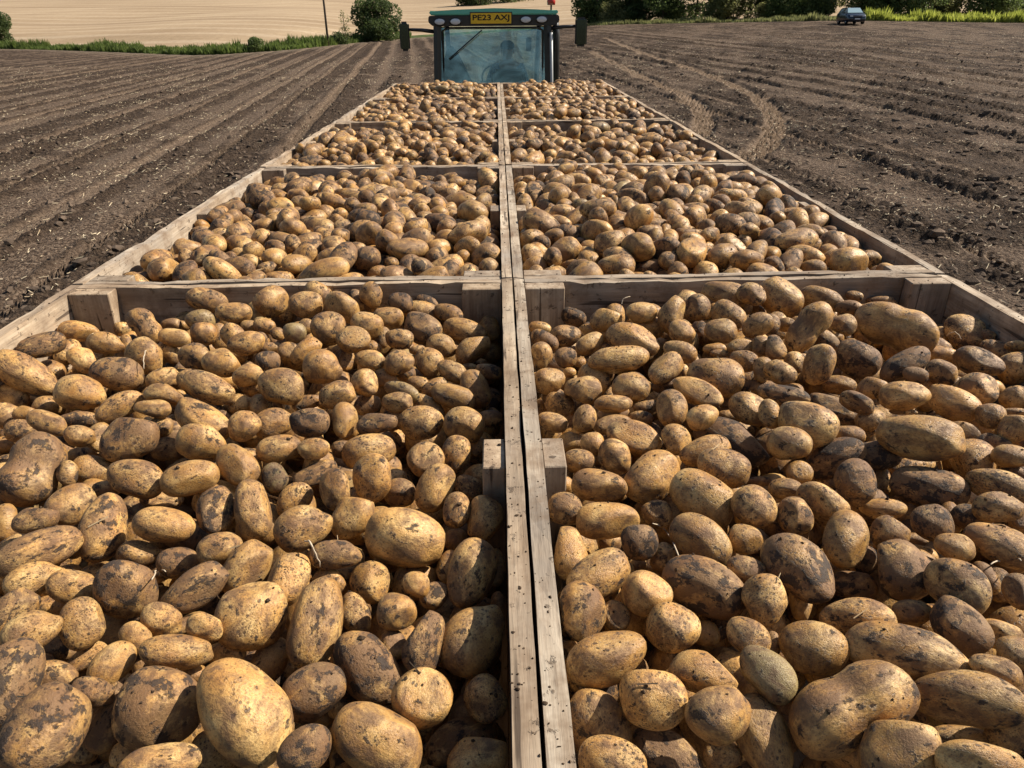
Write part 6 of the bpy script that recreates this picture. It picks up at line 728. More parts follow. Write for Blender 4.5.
# [pile, number in the pile, look, label]
LARGEST = [
[0, 424, "k", "giant two-lobed potato at the front of the nearest right crate"],
[0, 203, "", "fat oblong potato right beside the big round one at the front left"],
[0, 196, "d", "large blotched oval potato in the bottom left corner"],
[0, 200, "", "big round bulging potato at the front of the nearest left crate"],
[0, 425, "", "long potato tapering left at the front right corner of the photo"],
[0, 423, "", "very long broad potato near the front of the nearest right crate"],
[0, 222, "", "big oblong potato cut by the bottom edge, nearest left crate"],
[0, 206, "", "round potato with mottled skin left of the tall upright potato, nearest left crate"],
[0, 163, "", "very large smooth oval potato left of the centre boards in the nearest left crate"],
[0, 211, "", "tall upright oblong potato in the front middle of the nearest left crate"],
[0, 128, "k", "huge waisted potato lying at the left picture edge in the nearest left crate"],
[0, 372, "d", "big brown oval potato leaning right, middle of the nearest right crate"],
[0, 360, "d", "large potato with black soil patches in the middle of the nearest right crate"],
[0, 217, "", "large smooth potato partly shaded beside the centre boards, nearest left crate"],
[0, 404, "", "long potato lying beside the centre boards in the front right crate"],
[0, 214, "d", "blotched pear-like potato below and right of the tall upright one"],
[0, 341, "", "huge smooth oval potato perched on top in the nearest right crate"],
[0, 407, "", "plump oval potato near the bottom centre of the nearest right crate"],
[0, 408, "", "nearest small round potato below and left of the greenish potato"],
[0, 426, "", "nearest medium oval potato below and right of the giant two-lobed potato"],
[0, 308, "k", "giant lumpy waisted potato at the back right of the nearest right crate"],
[0, 419, "", "nearest medium oval potato above and right of the greenish potato"],
[0, 148, "", "large pale round potato left of centre in the nearest left crate"],
[0, 218, "", "nearest small round potato above and right of the big bottom-edge oblong"],
[0, 219, "d", "nearest small dark-blotched oval potato below and left of the blotched pear-like potato"],
[0, 416, "", "nearest medium long potato below the greenish potato"],
[0, 392, "", "large round potato right of the big leaning brown oval"],
[0, 138, "", "nearest medium long potato left of the pale egg-shaped potato"],
[0, 195, "d", "huge potato with a dark scar at the left picture edge"],
[0, 178, "", "knobbly tall potato beside the centre boards above the shaded one"],
[0, 393, "", "nearest medium oval potato right of the large dark-marked round potato"],
[0, 409, "", "nearest medium round potato below the long board-side potato"],
[0, 352, "", "nearest large oval potato right of the tilted spotted oval"],
[0, 380, "m", "nearest medium muddy long potato below the huge perched oval"],
[0, 140, "", "nearest medium long potato below the huge waisted potato"],
[0, 413, "g", "greenish potato between the plump ones at front of the right crate"],
[0, 422, "d", "nearest small dark-blotched oval potato above and right of the very long broad potato"],
[0, 402, "", "pale rounded potato touching the centre boards in the nearest right crate"],
[0, 356, "", "nearest medium oval potato above the black-patched potato"],
[0, 168, "", "nearest medium oval potato above the tall upright potato"],
[0, 405, "", "nearest small round potato below and left of the black-patched potato"],
[0, 371, "", "nearest medium oval potato above and right of the big leaning brown oval"],
[0, 149, "", "nearest small long potato above and left of the round mottled potato"],
[0, 348, "", "tilted oval potato with dark spots right of the centre side post"],
[0, 190, "", "nearest small long potato above the big round front potato"],
[0, 48, "d", "nearest medium dark-blotched oval potato below the dark earthy oval"],
[0, 406, "", "nearest small long potato above and right of the plump oval"],
[0, 221, "d", "nearest small dark-blotched oval potato left of the big bottom-edge oblong"],
[0, 427, "", "second nearest small long potato below the long tapering potato"],
[0, 411, "d", "nearest small dark-blotched long potato below the plump oval"],
[0, 137, "", "pale egg-shaped potato lying over a dark hollow in the nearest left crate"],
[0, 16, "", "long diagonal potato against the left wall of the nearest left crate"],
[0, 216, "", "nearest small long potato left of the large shaded board-side potato"],
[0, 391, "", "nearest small long potato right of the large dark-marked round potato"],
[0, 357, "", "nearest medium long potato above and right of the pale board-side potato"],
[0, 350, "", "nearest small long potato below and left of the tilted spotted oval"],
[0, 420, "", "nearest small long potato above and left of the very long broad potato"],
[0, 365, "", "nearest small round potato below and left of the big leaning brown oval"],
[0, 185, "", "nearest small oval potato below and left of the large pale round potato"],
[0, 152, "", "nearest small long potato below and right of the smooth perched potato"],
[0, 410, "", "nearest small oval potato below and left of the plump oval"],
[0, 132, "", "nearest medium oval potato above and left of the pale egg-shaped potato"],
[0, 336, "", "nearest medium oval potato right of the broad muddy potato"],
[0, 224, "d", "nearest small dark-blotched long potato right of the big bottom-edge oblong"],
[0, 134, "", "nearest small long potato below the smooth perched potato"],
[0, 183, "", "nearest small oval potato above the huge scarred edge potato"],
[0, 359, "", "nearest small round potato left of the black-patched potato"],
[0, 204, "", "nearest small long potato below the big round front potato"],
[0, 153, "", "nearest small oval potato above the round mottled potato"],
[0, 223, "", "nearest small round potato below the large shaded board-side potato"],
[0, 373, "", "nearest small round potato below and left of the huge perched oval"],
[0, 225, "", "nearest small long potato right of the big bottom-edge oblong"],
[0, 289, "m", "broad muddy flattened potato in the middle of the nearest right crate"],
[0, 298, "k", "waisted potato leaning left of the giant lumpy potato"],
[0, 155, "", "nearest medium oval potato above and left of the very large smooth oval"],
[0, 136, "d", "nearest small dark-blotched oval potato right of the pale egg-shaped potato"],
[0, 362, "", "nearest small round potato below the broad muddy potato"],
[0, 25, "", "nearest medium oval potato below and left of the dark earthy oval"],
[0, 255, "", "large speckled lumpy potato in the back half of the nearest right crate"],
[0, 24, "d", "dark earthy oval potato left of the root-threaded potato"],
[0, 353, "", "nearest medium oval potato below and left of the broad muddy potato"],
[0, 347, "", "nearest small long potato left of the tilted spotted oval"],
[0, 376, "m", "nearest medium muddy long potato left of the huge perched oval"],
[0, 40, "", "smooth rounded potato resting on top of a larger one, nearest left crate"],
[0, 173, "", "nearest small oval potato above and left of the tall upright potato"],
[0, 199, "", "nearest small long potato left of the big round front potato"],
[0, 192, "", "nearest small oval potato above and left of the big round front potato"],
[0, 105, "", "big rough round potato at the middle back of the nearest left crate"],
[0, 325, "", "nearest medium long potato above and right of the huge perched oval"],
[0, 389, "", "nearest small oval potato below and right of the huge perched oval"],
[0, 159, "", "second nearest small oval potato above and right of the very large smooth oval"],
[0, 146, "", "nearest small long potato left of the large pale round potato"],
[0, 174, "", "nearest small round potato below and left of the very large smooth oval"],
[0, 239, "", "long flat-ended potato lying crosswise near the back of the nearest right crate"],
[0, 135, "", "nearest small oval potato below and right of the smooth perched potato"],
[0, 304, "d", "nearest medium dark-blotched oval potato below and left of the giant lumpy potato"],
[0, 34, "", "second nearest medium long potato above the smooth perched potato"],
[0, 167, "", "nearest small round potato left of the very large smooth oval"],
[0, 162, "", "nearest small oval potato above the knobbly tall potato"],
[0, 116, "", "large round potato left of the centre side post, nearest left crate"],
[0, 369, "", "nearest small long potato above the big leaning brown oval"],
[0, 282, "", "nearest medium long potato above the tilted spotted oval"],
[0, 337, "", "nearest small oval potato right of the broad muddy potato"],
[0, 324, "", "nearest small long potato above the huge perched oval"],
[0, 354, "", "nearest small long potato above the pale board-side potato"],
[0, 384, "d", "nearest small dark-blotched round potato above and right of the large dark-marked round potato"],
[0, 129, "", "nearest small oval potato below and right of the huge waisted potato"],
[0, 213, "", "nearest small round potato above and right of the blotched pear-like potato"],
[0, 388, "", "nearest small long potato below and right of the huge perched oval"],
[0, 172, "", "nearest small long potato above the tall upright potato"],
[0, 147, "", "nearest small oval potato left of the large pale round potato"],
[0, 294, "", "nearest large oval potato above and left of the leaning waisted potato"],
[0, 156, "", "nearest medium long potato below and left of the large round potato by the post"],
[0, 412, "", "nearest small oval potato above and left of the greenish potato"],
[0, 39, "", "nearest medium long potato above the smooth perched potato"],
[0, 238, "", "nearest large long potato above and right of the long crosswise potato"],
[0, 117, "", "nearest medium round potato right of the large round potato by the post"],
[0, 100, "", "round brown potato right of the big rough one, back of left crate"],
[0, 316, "", "nearest medium long potato below and right of the upright right-wall potato"],
[0, 321, "m", "nearest medium muddy long potato below the giant lumpy potato"],
[0, 370, "", "nearest small round potato above the big leaning brown oval"],
[0, 355, "m", "nearest small muddy round potato below the tilted spotted oval"],
[0, 186, "", "nearest small oval potato below and right of the large pale round potato"],
[0, 310, "", "upright rounded potato close to the right wall of the nearest right crate"],
[0, 378, "", "nearest medium oval potato right of the huge perched oval"],
[3, 413, "", "large round potato, eighteenth from the left among the biggest in the second right crate"],
[0, 303, "", "nearest medium oval potato below the leaning waisted potato"],
[0, 280, "", "nearest small long potato below and left of the large speckled potato"],
[0, 123, "", "nearest small long potato below the big rough round potato"],
[0, 145, "", "nearest small oval potato right of the pale egg-shaped potato"],
[2, 111, "", "large long potato, thirteenth from the left among the biggest in the second left crate"],
[0, 428, "", "nearest small long potato above and right of the long tapering potato"],
[0, 144, "d", "nearest small dark-blotched oval potato below the pale egg-shaped potato"],
[3, 56, "", "large long potato, fifth from the left among the biggest in the second right crate"],
[0, 29, "", "nearest small long potato below the dark earthy oval"],
[0, 18, "", "round potato with a dangling root thread in the nearest left crate"],
[0, 398, "", "nearest small long potato left of the large dark-marked round potato"],
[0, 13, "d", "nearest medium dark-blotched long potato above and right of the long potato by the left wall"],
[0, 220, "", "nearest small oval potato below and right of the round mottled potato"],
[2, 359, "", "large long potato, seventh from the left among the biggest in the second left crate"],
[0, 122, "m", "nearest small muddy oval potato below and right of the big rough round potato"],
[0, 320, "", "nearest medium round potato below the upright right-wall potato"],
[0, 278, "", "nearest small oval potato below and left of the large speckled potato"],
[0, 349, "", "second nearest small oval potato left of the tilted spotted oval"],
[0, 291, "", "nearest small long potato above the broad muddy potato"],
[0, 287, "", "nearest small round potato above and left of the tilted spotted oval"],
[0, 182, "", "second nearest small oval potato above the huge scarred edge potato"],
[0, 57, "", "nearest medium oval potato above and left of the round brown back potato"],
[0, 198, "", "nearest small oval potato left of the big round front potato"],
[0, 139, "", "nearest small long potato below the huge waisted potato"],
[0, 383, "", "nearest small round potato above the large dark-marked round potato"],
[0, 212, "", "nearest small long potato right of the tall upright potato"],
[0, 165, "", "nearest small oval potato above and left of the very large smooth oval"],
[0, 157, "", "nearest small round potato below the large round potato by the post"],
[0, 265, "", "nearest small oval potato below and right of the long crosswise potato"],
[0, 41, "", "nearest small round potato right of the smooth perched potato"],
[0, 264, "", "nearest small oval potato below and left of the long crosswise potato"],
[0, 386, "", "nearest small oval potato above and right of the large dark-marked round potato"],
[0, 66, "", "nearest medium round potato above the round brown back potato"],
[0, 361, "", "nearest small round potato above and left of the big leaning brown oval"],
[0, 431, "", "nearest small oval potato below and right of the long tapering potato"],
[0, 158, "", "nearest small oval potato below and right of the large round potato by the post"],
[0, 113, "", "nearest small long potato above and right of the large round potato by the post"],
[0, 253, "", "nearest small long potato right of the long crosswise potato"],
[1, 342, "", "nearest medium round potato below and right of the large round potato by the post"],
[0, 288, "", "nearest small long potato left of the broad muddy potato"],
[0, 76, "", "nearest medium oval potato above the large round potato by the post"],
[0, 110, "", "nearest small oval potato below the round brown back potato"],
[0, 161, "", "nearest small oval potato above and right of the very large smooth oval"],
[0, 121, "", "nearest small oval potato below the big rough round potato"],
[0, 143, "", "nearest small oval potato below and left of the pale egg-shaped potato"],
[0, 5, "k", "tall waisted potato near the back left post of the nearest left crate"],
[0, 107, "", "nearest small oval potato below and right of the round brown back potato"],
[0, 333, "m", "nearest small muddy long potato above and right of the broad muddy potato"],
[0, 131, "", "nearest small round potato right of the huge waisted potato"],
[0, 21, "", "nearest small round potato left of the big rough round potato"],
[0, 81, "", "nearest medium long potato above and right of the large round potato by the post"],
[0, 23, "", "nearest small long potato above and left of the big rough round potato"],
[0, 189, "", "nearest small oval potato left of the round mottled potato"],
[0, 85, "", "nearest small oval potato above and right of the round brown back potato"],
[0, 417, "", "nearest small oval potato below and right of the plump oval"],
[0, 421, "", "nearest small oval potato above the very long broad potato"],
[0, 244, "", "nearest medium long potato above the large speckled potato"],
[0, 377, "m", "nearest small muddy long potato below and left of the huge perched oval"],
[0, 59, "", "second nearest medium oval potato above the round brown back potato"],
[0, 432, "", "nearest small long potato below the long tapering potato"],
[0, 169, "", "second nearest small oval potato below and right of the smooth perched potato"],
[3, 0, "", "large long potato, fourth from the left among the biggest in the second right crate"],
[0, 43, "", "nearest small long potato above the huge waisted potato"],
[0, 95, "", "nearest medium oval potato above and right of the large round potato by the post"],
[0, 194, "", "nearest small oval potato right of the huge scarred edge potato"],
[2, 422, "", "large long potato, fifth from the left among the biggest in the second left crate"],
[0, 351, "", "nearest small round potato below the tilted spotted oval"],
[0, 283, "", "nearest small round potato above and right of the tilted spotted oval"],
[3, 98, "", "large oval potato, sixth from the left among the biggest in the second right crate"],
[0, 10, "", "nearest small long potato above the dark earthy oval"],
[0, 262, "", "nearest small oval potato left of the long crosswise potato"],
[0, 0, "", "nearest medium long potato above and right of the tall waisted potato"],
[0, 396, "", "nearest small oval potato right of the large dark-marked round potato"],
[3, 352, "", "large long potato, eleventh from the left among the biggest in the second right crate"],
[0, 364, "", "nearest small oval potato above and right of the black-patched potato"],
[0, 120, "", "nearest small long potato left of the large round potato by the post"],
[0, 241, "", "nearest medium long potato above and right of the long crosswise potato"],
[0, 382, "", "nearest small long potato above the large dark-marked round potato"],
[0, 67, "", "nearest medium oval potato above the round brown back potato"],
[3, 231, "", "large round potato, thirteenth from the left among the biggest in the second right crate"],
[0, 345, "", "nearest small oval potato right of the huge perched oval"],
[0, 281, "", "nearest small oval potato above and left of the broad muddy potato"],
[3, 418, "", "large long potato, seventeenth from the left among the biggest in the second right crate"],
[0, 248, "", "nearest small oval potato above the large speckled potato"],
[2, 432, "", "large long potato, twelfth from the left among the biggest in the second left crate"],
[0, 207, "", "nearest small oval potato below and left of the fat oblong front potato"],
[0, 20, "", "nearest small oval potato right of the root-threaded potato"],
[0, 295, "", "nearest medium long potato above and right of the leaning waisted potato"],
[0, 315, "", "nearest small oval potato below and left of the upright right-wall potato"],
[0, 166, "m", "nearest small muddy long potato below the big rough round potato"],
[0, 79, "", "second nearest medium long potato above and right of the large round potato by the post"],
[0, 90, "", "nearest small round potato above the large round potato by the post"],
[0, 335, "d", "nearest small dark-blotched long potato below the leaning waisted potato"],
[0, 88, "", "second nearest small round potato above the large round potato by the post"],
[0, 164, "", "nearest small round potato above the very large smooth oval"],
[2, 374, "", "large long potato, fifteenth from the left among the biggest in the second left crate"],
[0, 99, "", "nearest small round potato right of the round brown back potato"],
[0, 306, "", "nearest small oval potato below and left of the leaning waisted potato"],
[3, 350, "", "large oval potato, nineteenth from the left among the biggest in the second right crate"],
[3, 58, "", "medium long potato, ninth from the left among the biggest in the second right crate"],
[0, 430, "", "nearest small round potato above and right of the long tapering potato"],
[0, 331, "", "second nearest small round potato right of the huge perched oval"],
[0, 32, "", "second nearest small long potato below and right of the root-threaded potato"],
[0, 124, "", "nearest small oval potato below and right of the big rough round potato"],
[0, 328, "", "nearest small long potato above and left of the huge perched oval"],
[0, 403, "", "nearest small round potato right of the pale board-side potato"],
[0, 286, "", "nearest small oval potato left of the tilted spotted oval"],
[0, 319, "", "nearest medium round potato below and right of the upright right-wall potato"],
[0, 30, "", "nearest small long potato below and right of the dark earthy oval"],
[3, 345, "", "large oval potato, eighth from the left among the biggest in the second right crate"],
[2, 426, "", "medium oval potato, fourteenth from the left among the biggest in the second left crate"],
[0, 8, "", "nearest small long potato above and left of the dark earthy oval"],
[0, 259, "", "nearest small oval potato left of the leaning waisted potato"],
[0, 187, "", "nearest small long potato below the large pale round potato"],
[0, 170, "g", "nearest small greenish oval potato below and right of the smooth perched potato"],
[0, 1, "", "second nearest small long potato above and left of the big rough round potato"],
[3, 427, "", "large long potato, third from the left among the biggest in the second right crate"],
[0, 176, "", "nearest small round potato below the very large smooth oval"],
[0, 329, "", "nearest small round potato right of the huge perched oval"],
[0, 246, "", "nearest small oval potato above and left of the leaning waisted potato"],
[0, 243, "", "nearest small round potato above the large speckled potato"],
[2, 355, "", "medium oval potato, second from the left among the biggest in the second left crate"],
[3, 415, "", "large round potato, seventh from the left among the biggest in the second right crate"],
[0, 270, "", "nearest small long potato below the long crosswise potato"],
[2, 242, "", "medium round potato, sixth from the left among the biggest in the second left crate"],
[0, 245, "", "nearest medium oval potato above the large speckled potato"],
[0, 45, "", "nearest small oval potato above and right of the huge waisted potato"],
[0, 15, "", "nearest small oval potato left of the dark earthy oval"],
[2, 246, "", "large long potato, third from the left among the biggest in the second left crate"],
[0, 271, "", "second nearest small oval potato below and left of the long crosswise potato"],
[3, 410, "", "large long potato, fifteenth from the left among the biggest in the second right crate"],
[0, 177, "", "nearest small round potato below and left of the knobbly tall potato"],
[3, 408, "", "medium oval potato, first from the left among the biggest in the second right crate"],
[3, 60, "", "large long potato, sixteenth from the left among the biggest in the second right crate"],
[0, 193, "", "nearest small long potato right of the huge scarred edge potato"],
[3, 365, "", "large oval potato, tenth from the left among the biggest in the second right crate"],
[0, 240, "", "nearest small oval potato above and right of the long crosswise potato"],
[2, 299, "", "medium oval potato, eighth from the left among the biggest in the second left crate"],
[0, 35, "", "nearest small oval potato left of the big rough round potato"],
[3, 292, "", "medium oval potato, fourteenth from the left among the biggest in the second right crate"],
[3, 26, "", "medium oval potato, second from the left among the biggest in the second right crate"],
[0, 71, "", "second nearest small oval potato above and right of the round brown back potato"],
[2, 365, "", "large round potato, ninth from the left among the biggest in the second left crate"],
[0, 160, "", "second nearest small oval potato below and right of the large round potato by the post"],
[2, 244, "", "large oval potato, eleventh from the left among the biggest in the second left crate"],
[3, 59, "", "medium oval potato, twelfth from the left among the biggest in the second right crate"],
[0, 368, "", "nearest small oval potato below and right of the broad muddy potato"],
[0, 82, "", "nearest small oval potato above the large round potato by the post"],
[0, 233, "", "nearest small oval potato above and left of the long crosswise potato"],
[0, 235, "", "nearest small long potato above and left of the long crosswise potato"],
[0, 112, "", "nearest small oval potato above and left of the large round potato by the post"],
[0, 268, "", "third nearest small oval potato below and left of the long crosswise potato"],
[0, 249, "", "nearest small oval potato above and left of the large speckled potato"],
[0, 52, "", "nearest small oval potato left of the smooth perched potato"],
[2, 296, "", "large long potato, fourth from the left among the biggest in the second left crate"],
[0, 330, "", "nearest small round potato below and right of the upright right-wall potato"],
[0, 429, "", "second nearest small long potato above and right of the long tapering potato"],
[0, 151, "", "nearest small long potato above the pale egg-shaped potato"],
[0, 387, "m", "nearest small muddy oval potato above and right of the large dark-marked round potato"],
[1, 295, "", "nearest medium long potato right of the large round potato by the post"],
[0, 302, "", "nearest small round potato right of the leaning waisted potato"],
[0, 91, "", "second nearest small long potato above and right of the large round potato by the post"],
[0, 272, "", "nearest small long potato below and left of the long crosswise potato"],
[2, 108, "", "large long potato, first from the left among the biggest in the second left crate"],
[2, 75, "", "medium oval potato, sixteenth from the left among the biggest in the second left crate"],
[0, 51, "d", "nearest small dark-blotched oval potato above the huge waisted potato"],
[0, 7, "", "nearest small long potato above and right of the root-threaded potato"],
[0, 72, "", "third nearest small oval potato above and right of the round brown back potato"],
[0, 31, "", "nearest small long potato below and right of the root-threaded potato"],
[0, 87, "", "nearest small oval potato right of the round brown back potato"],
[0, 83, "", "second nearest small oval potato right of the round brown back potato"],
[2, 438, "", "large round potato, tenth from the left among the biggest in the second left crate"],
[0, 327, "", "nearest small long potato below and right of the leaning waisted potato"],
[0, 232, "", "second nearest small oval potato left of the long crosswise potato"]]
ROOTS = [["pale curling root strand above the tall upright potato in the left crate", [[-0.33, 0.7249, -0.0445], [-0.31, 0.6876, -0.0333], [-0.3001, 0.6856, -0.0608]]], ["pale root strand hanging above the black-patched potato in the right crate", [[0.1993, 0.7904, -0.0724], [0.2312, 0.8165, -0.123], [0.2033, 0.6395, -0.0148]]], ["thin root thread dangling down the round potato in the back left", [[-0.8185, 1.3566, -0.0052], [-0.8208, 1.3474, -0.0228], [-0.8143, 1.3164, -0.0328]]], ["small pale root across the upright potato by the right wall", [[1.0849, 1.5472, -0.0797], [1.0898, 1.524, -0.0701], [1.1018, 1.5088, -0.0721]]], ["tiny curled root between the centre boards and the pale potato", [[6.3753, 75.9377, -65.4687], [6.8937, 75.6958, -65.945], [7.8087, 75.5042, -66.306]]], ["thin root strand in the dark hollow of the left crate", [[-0.5111, 0.6304, -0.03], [-0.5612, 0.7337, -0.1127], [-0.5251, 0.6926, -0.0689]]], ["fine dark root curve at the right edge of the right crate", [[0.6364, 0.6358, -0.0356], [0.698, 0.6798, -0.0813], [0.6734, 0.6322, -0.0265]]], ["upright thin stalk against the back wall of the right crate", [[0.2658, 1.5899, -0.0196], [0.2712, 1.5987, -0.0015], [0.2917, 1.6072, 0.0165]]]]


# ------------------------------------------------------------------ helpers
def link(o, parent=None):
    COL.objects.link(o)
    if parent: o.parent = parent
    return o
def tag(o, label=None, cat=None, group=None, kind=None):
    if label: o['label'] = label
    if cat: o['category'] = cat
    if group: o['group'] = group
    if kind: o['kind'] = kind
    return o
def empty(name, loc=(0,0,0), rz=0.0):
    o = bpy.data.objects.new(name, None); o.location = loc; o.rotation_euler = (0,0,rz)
    o.empty_display_size = .1
    return link(o)
def obj(name, me, mat=None, parent=None, loc=None):
    o = bpy.data.objects.new(name, me)
    if mat and not me.materials: me.materials.append(mat)
    if loc is not None: o.location = loc
    return link(o, parent)
def mesh_np(name, V, F, smooth=False):
    """V (n,3), F (m,k) all faces with the same number of corners"""
    V = np.asarray(V, np.float32); F = np.asarray(F, np.int32)
    me = bpy.data.meshes.new(name); k = F.shape[1]
    me.vertices.add(len(V)); me.vertices.foreach_set('co', V.ravel())
    me.loops.add(F.size); me.loops.foreach_set('vertex_index', F.ravel())
    me.polygons.add(len(F)); me.polygons.foreach_set('loop_start', np.arange(len(F), dtype=np.int32)*k)
    me.update(calc_edges=True)
    me.polygons.foreach_set('use_smooth', np.full(len(F), smooth))
    return me
def from_bm(name, bm, smooth=False, bevel=0.0, seg=1):
    if bevel: bmesh.ops.bevel(bm, geom=[e for e in bm.edges], offset=bevel, segments=seg, affect='EDGES', clamp_overlap=True)
    bmesh.ops.recalc_face_normals(bm, faces=bm.faces)
    me = bpy.data.meshes.new(name); bm.to_mesh(me); bm.free()
    for p in me.polygons: p.use_smooth = smooth
    return me
def add_box(bm, c, s, rot=None, taper=(1,1)):
    vs = []
    for z in (-1, 1):
        tx, ty = taper if z > 0 else (1, 1)
        for x, y in ((-1,-1),(1,-1),(1,1),(-1,1)):
            p = Vector((x*s[0]/2*tx, y*s[1]/2*ty, z*s[2]/2))
            if rot: p = rot @ p
            vs.append(bm.verts.new(p + Vector(c)))
    a = vs
    for f in ((0,3,2,1),(4,5,6,7),(0,1,5,4),(1,2,6,5),(2,3,7,6),(3,0,4,7)): bm.faces.new([a[i] for i in f])
def box_me(name, c, s, bevel=0.0, rot=None, seg=1, taper=(1,1)):
    bm = bmesh.new(); add_box(bm, c, s, rot, taper); return from_bm(name, bm, False, bevel, seg)
def tube_bm(bm, pts, radii, n=8, caps=True):
    pts = [Vector(p) for p in pts]; rings = []
    if not hasattr(radii, '__len__'): radii = [radii]*len(pts)
    up = Vector((.13,.21,.97))
    for i, p in enumerate(pts):
        d = (pts[min(i+1,len(pts)-1)] - pts[max(i-1,0)]).normalized()
        a = d.cross(up)
        if a.length < .05: a = d.cross(Vector((1,0,0)))
        a.normalize(); b = d.cross(a)
        rings.append([bm.verts.new(p + (a*math.cos(t) + b*math.sin(t))*radii[i]) for t in (2*math.pi*k/n for k in range(n))])
    for r0, r1 in zip(rings, rings[1:]):
        for k in range(n): bm.faces.new((r0[k], r0[(k+1)%n], r1[(k+1)%n], r1[k]))
    if caps: bm.faces.new(rings[0][::-1]); bm.faces.new(rings[-1])
def tube_me(name, pts, radii, n=8, smooth=True):
    bm = bmesh.new(); tube_bm(bm, pts, radii, n); return from_bm(name, bm, smooth)
def prism_me(name, poly, axis, a, b, bevel=0.0, seg=2, smooth=False):
    """poly: 2-D outline; axis 'x': poly=(y,z) from x=a..b ; 'y': poly=(x,z) ; 'z': poly=(x,y)"""
    bm = bmesh.new(); r = []
    for t in (a, b):
        r.append([bm.verts.new((t,p[0],p[1]) if axis=='x' else ((p[0],t,p[1]) if axis=='y' else (p[0],p[1],t))) for p in poly])
    n = len(poly)
    for i in range(n): bm.faces.new((r[0][i], r[0][(i+1)%n], r[1][(i+1)%n], r[1][i]))
    bm.faces.new(r[0][::-1]); bm.faces.new(r[1])
    return from_bm(name, bm, smooth, bevel, seg)

class VNoise:
    def __init__(s, seed, n=256): s.n=n; s.t=np.random.default_rng(seed).random((n,n)).astype(np.float32)
    def __call__(s, x, y):
        xi=np.floor(x).astype(int); yi=np.floor(y).astype(int); fx=x-xi; fy=y-yi
        fx=fx*fx*(3-2*fx); fy=fy*fy*(3-2*fy); n=s.n
        a=s.t[xi%n,yi%n]; b=s.t[(xi+1)%n,yi%n]; c=s.t[xi%n,(yi+1)%n]; d=s.t[(xi+1)%n,(yi+1)%n]
        return (a*(1-fx)+b*fx)*(1-fy)+(c*(1-fx)+d*fx)*fy
vn = VNoise(3); vn2 = VNoise(8)
def fbm(x, y, o=3):
    s=0; a=.5
    for k in range(o): s=s+a*(vn(x*2**k+17*k, y*2**k+5*k)-.5); a*=.55
    return s

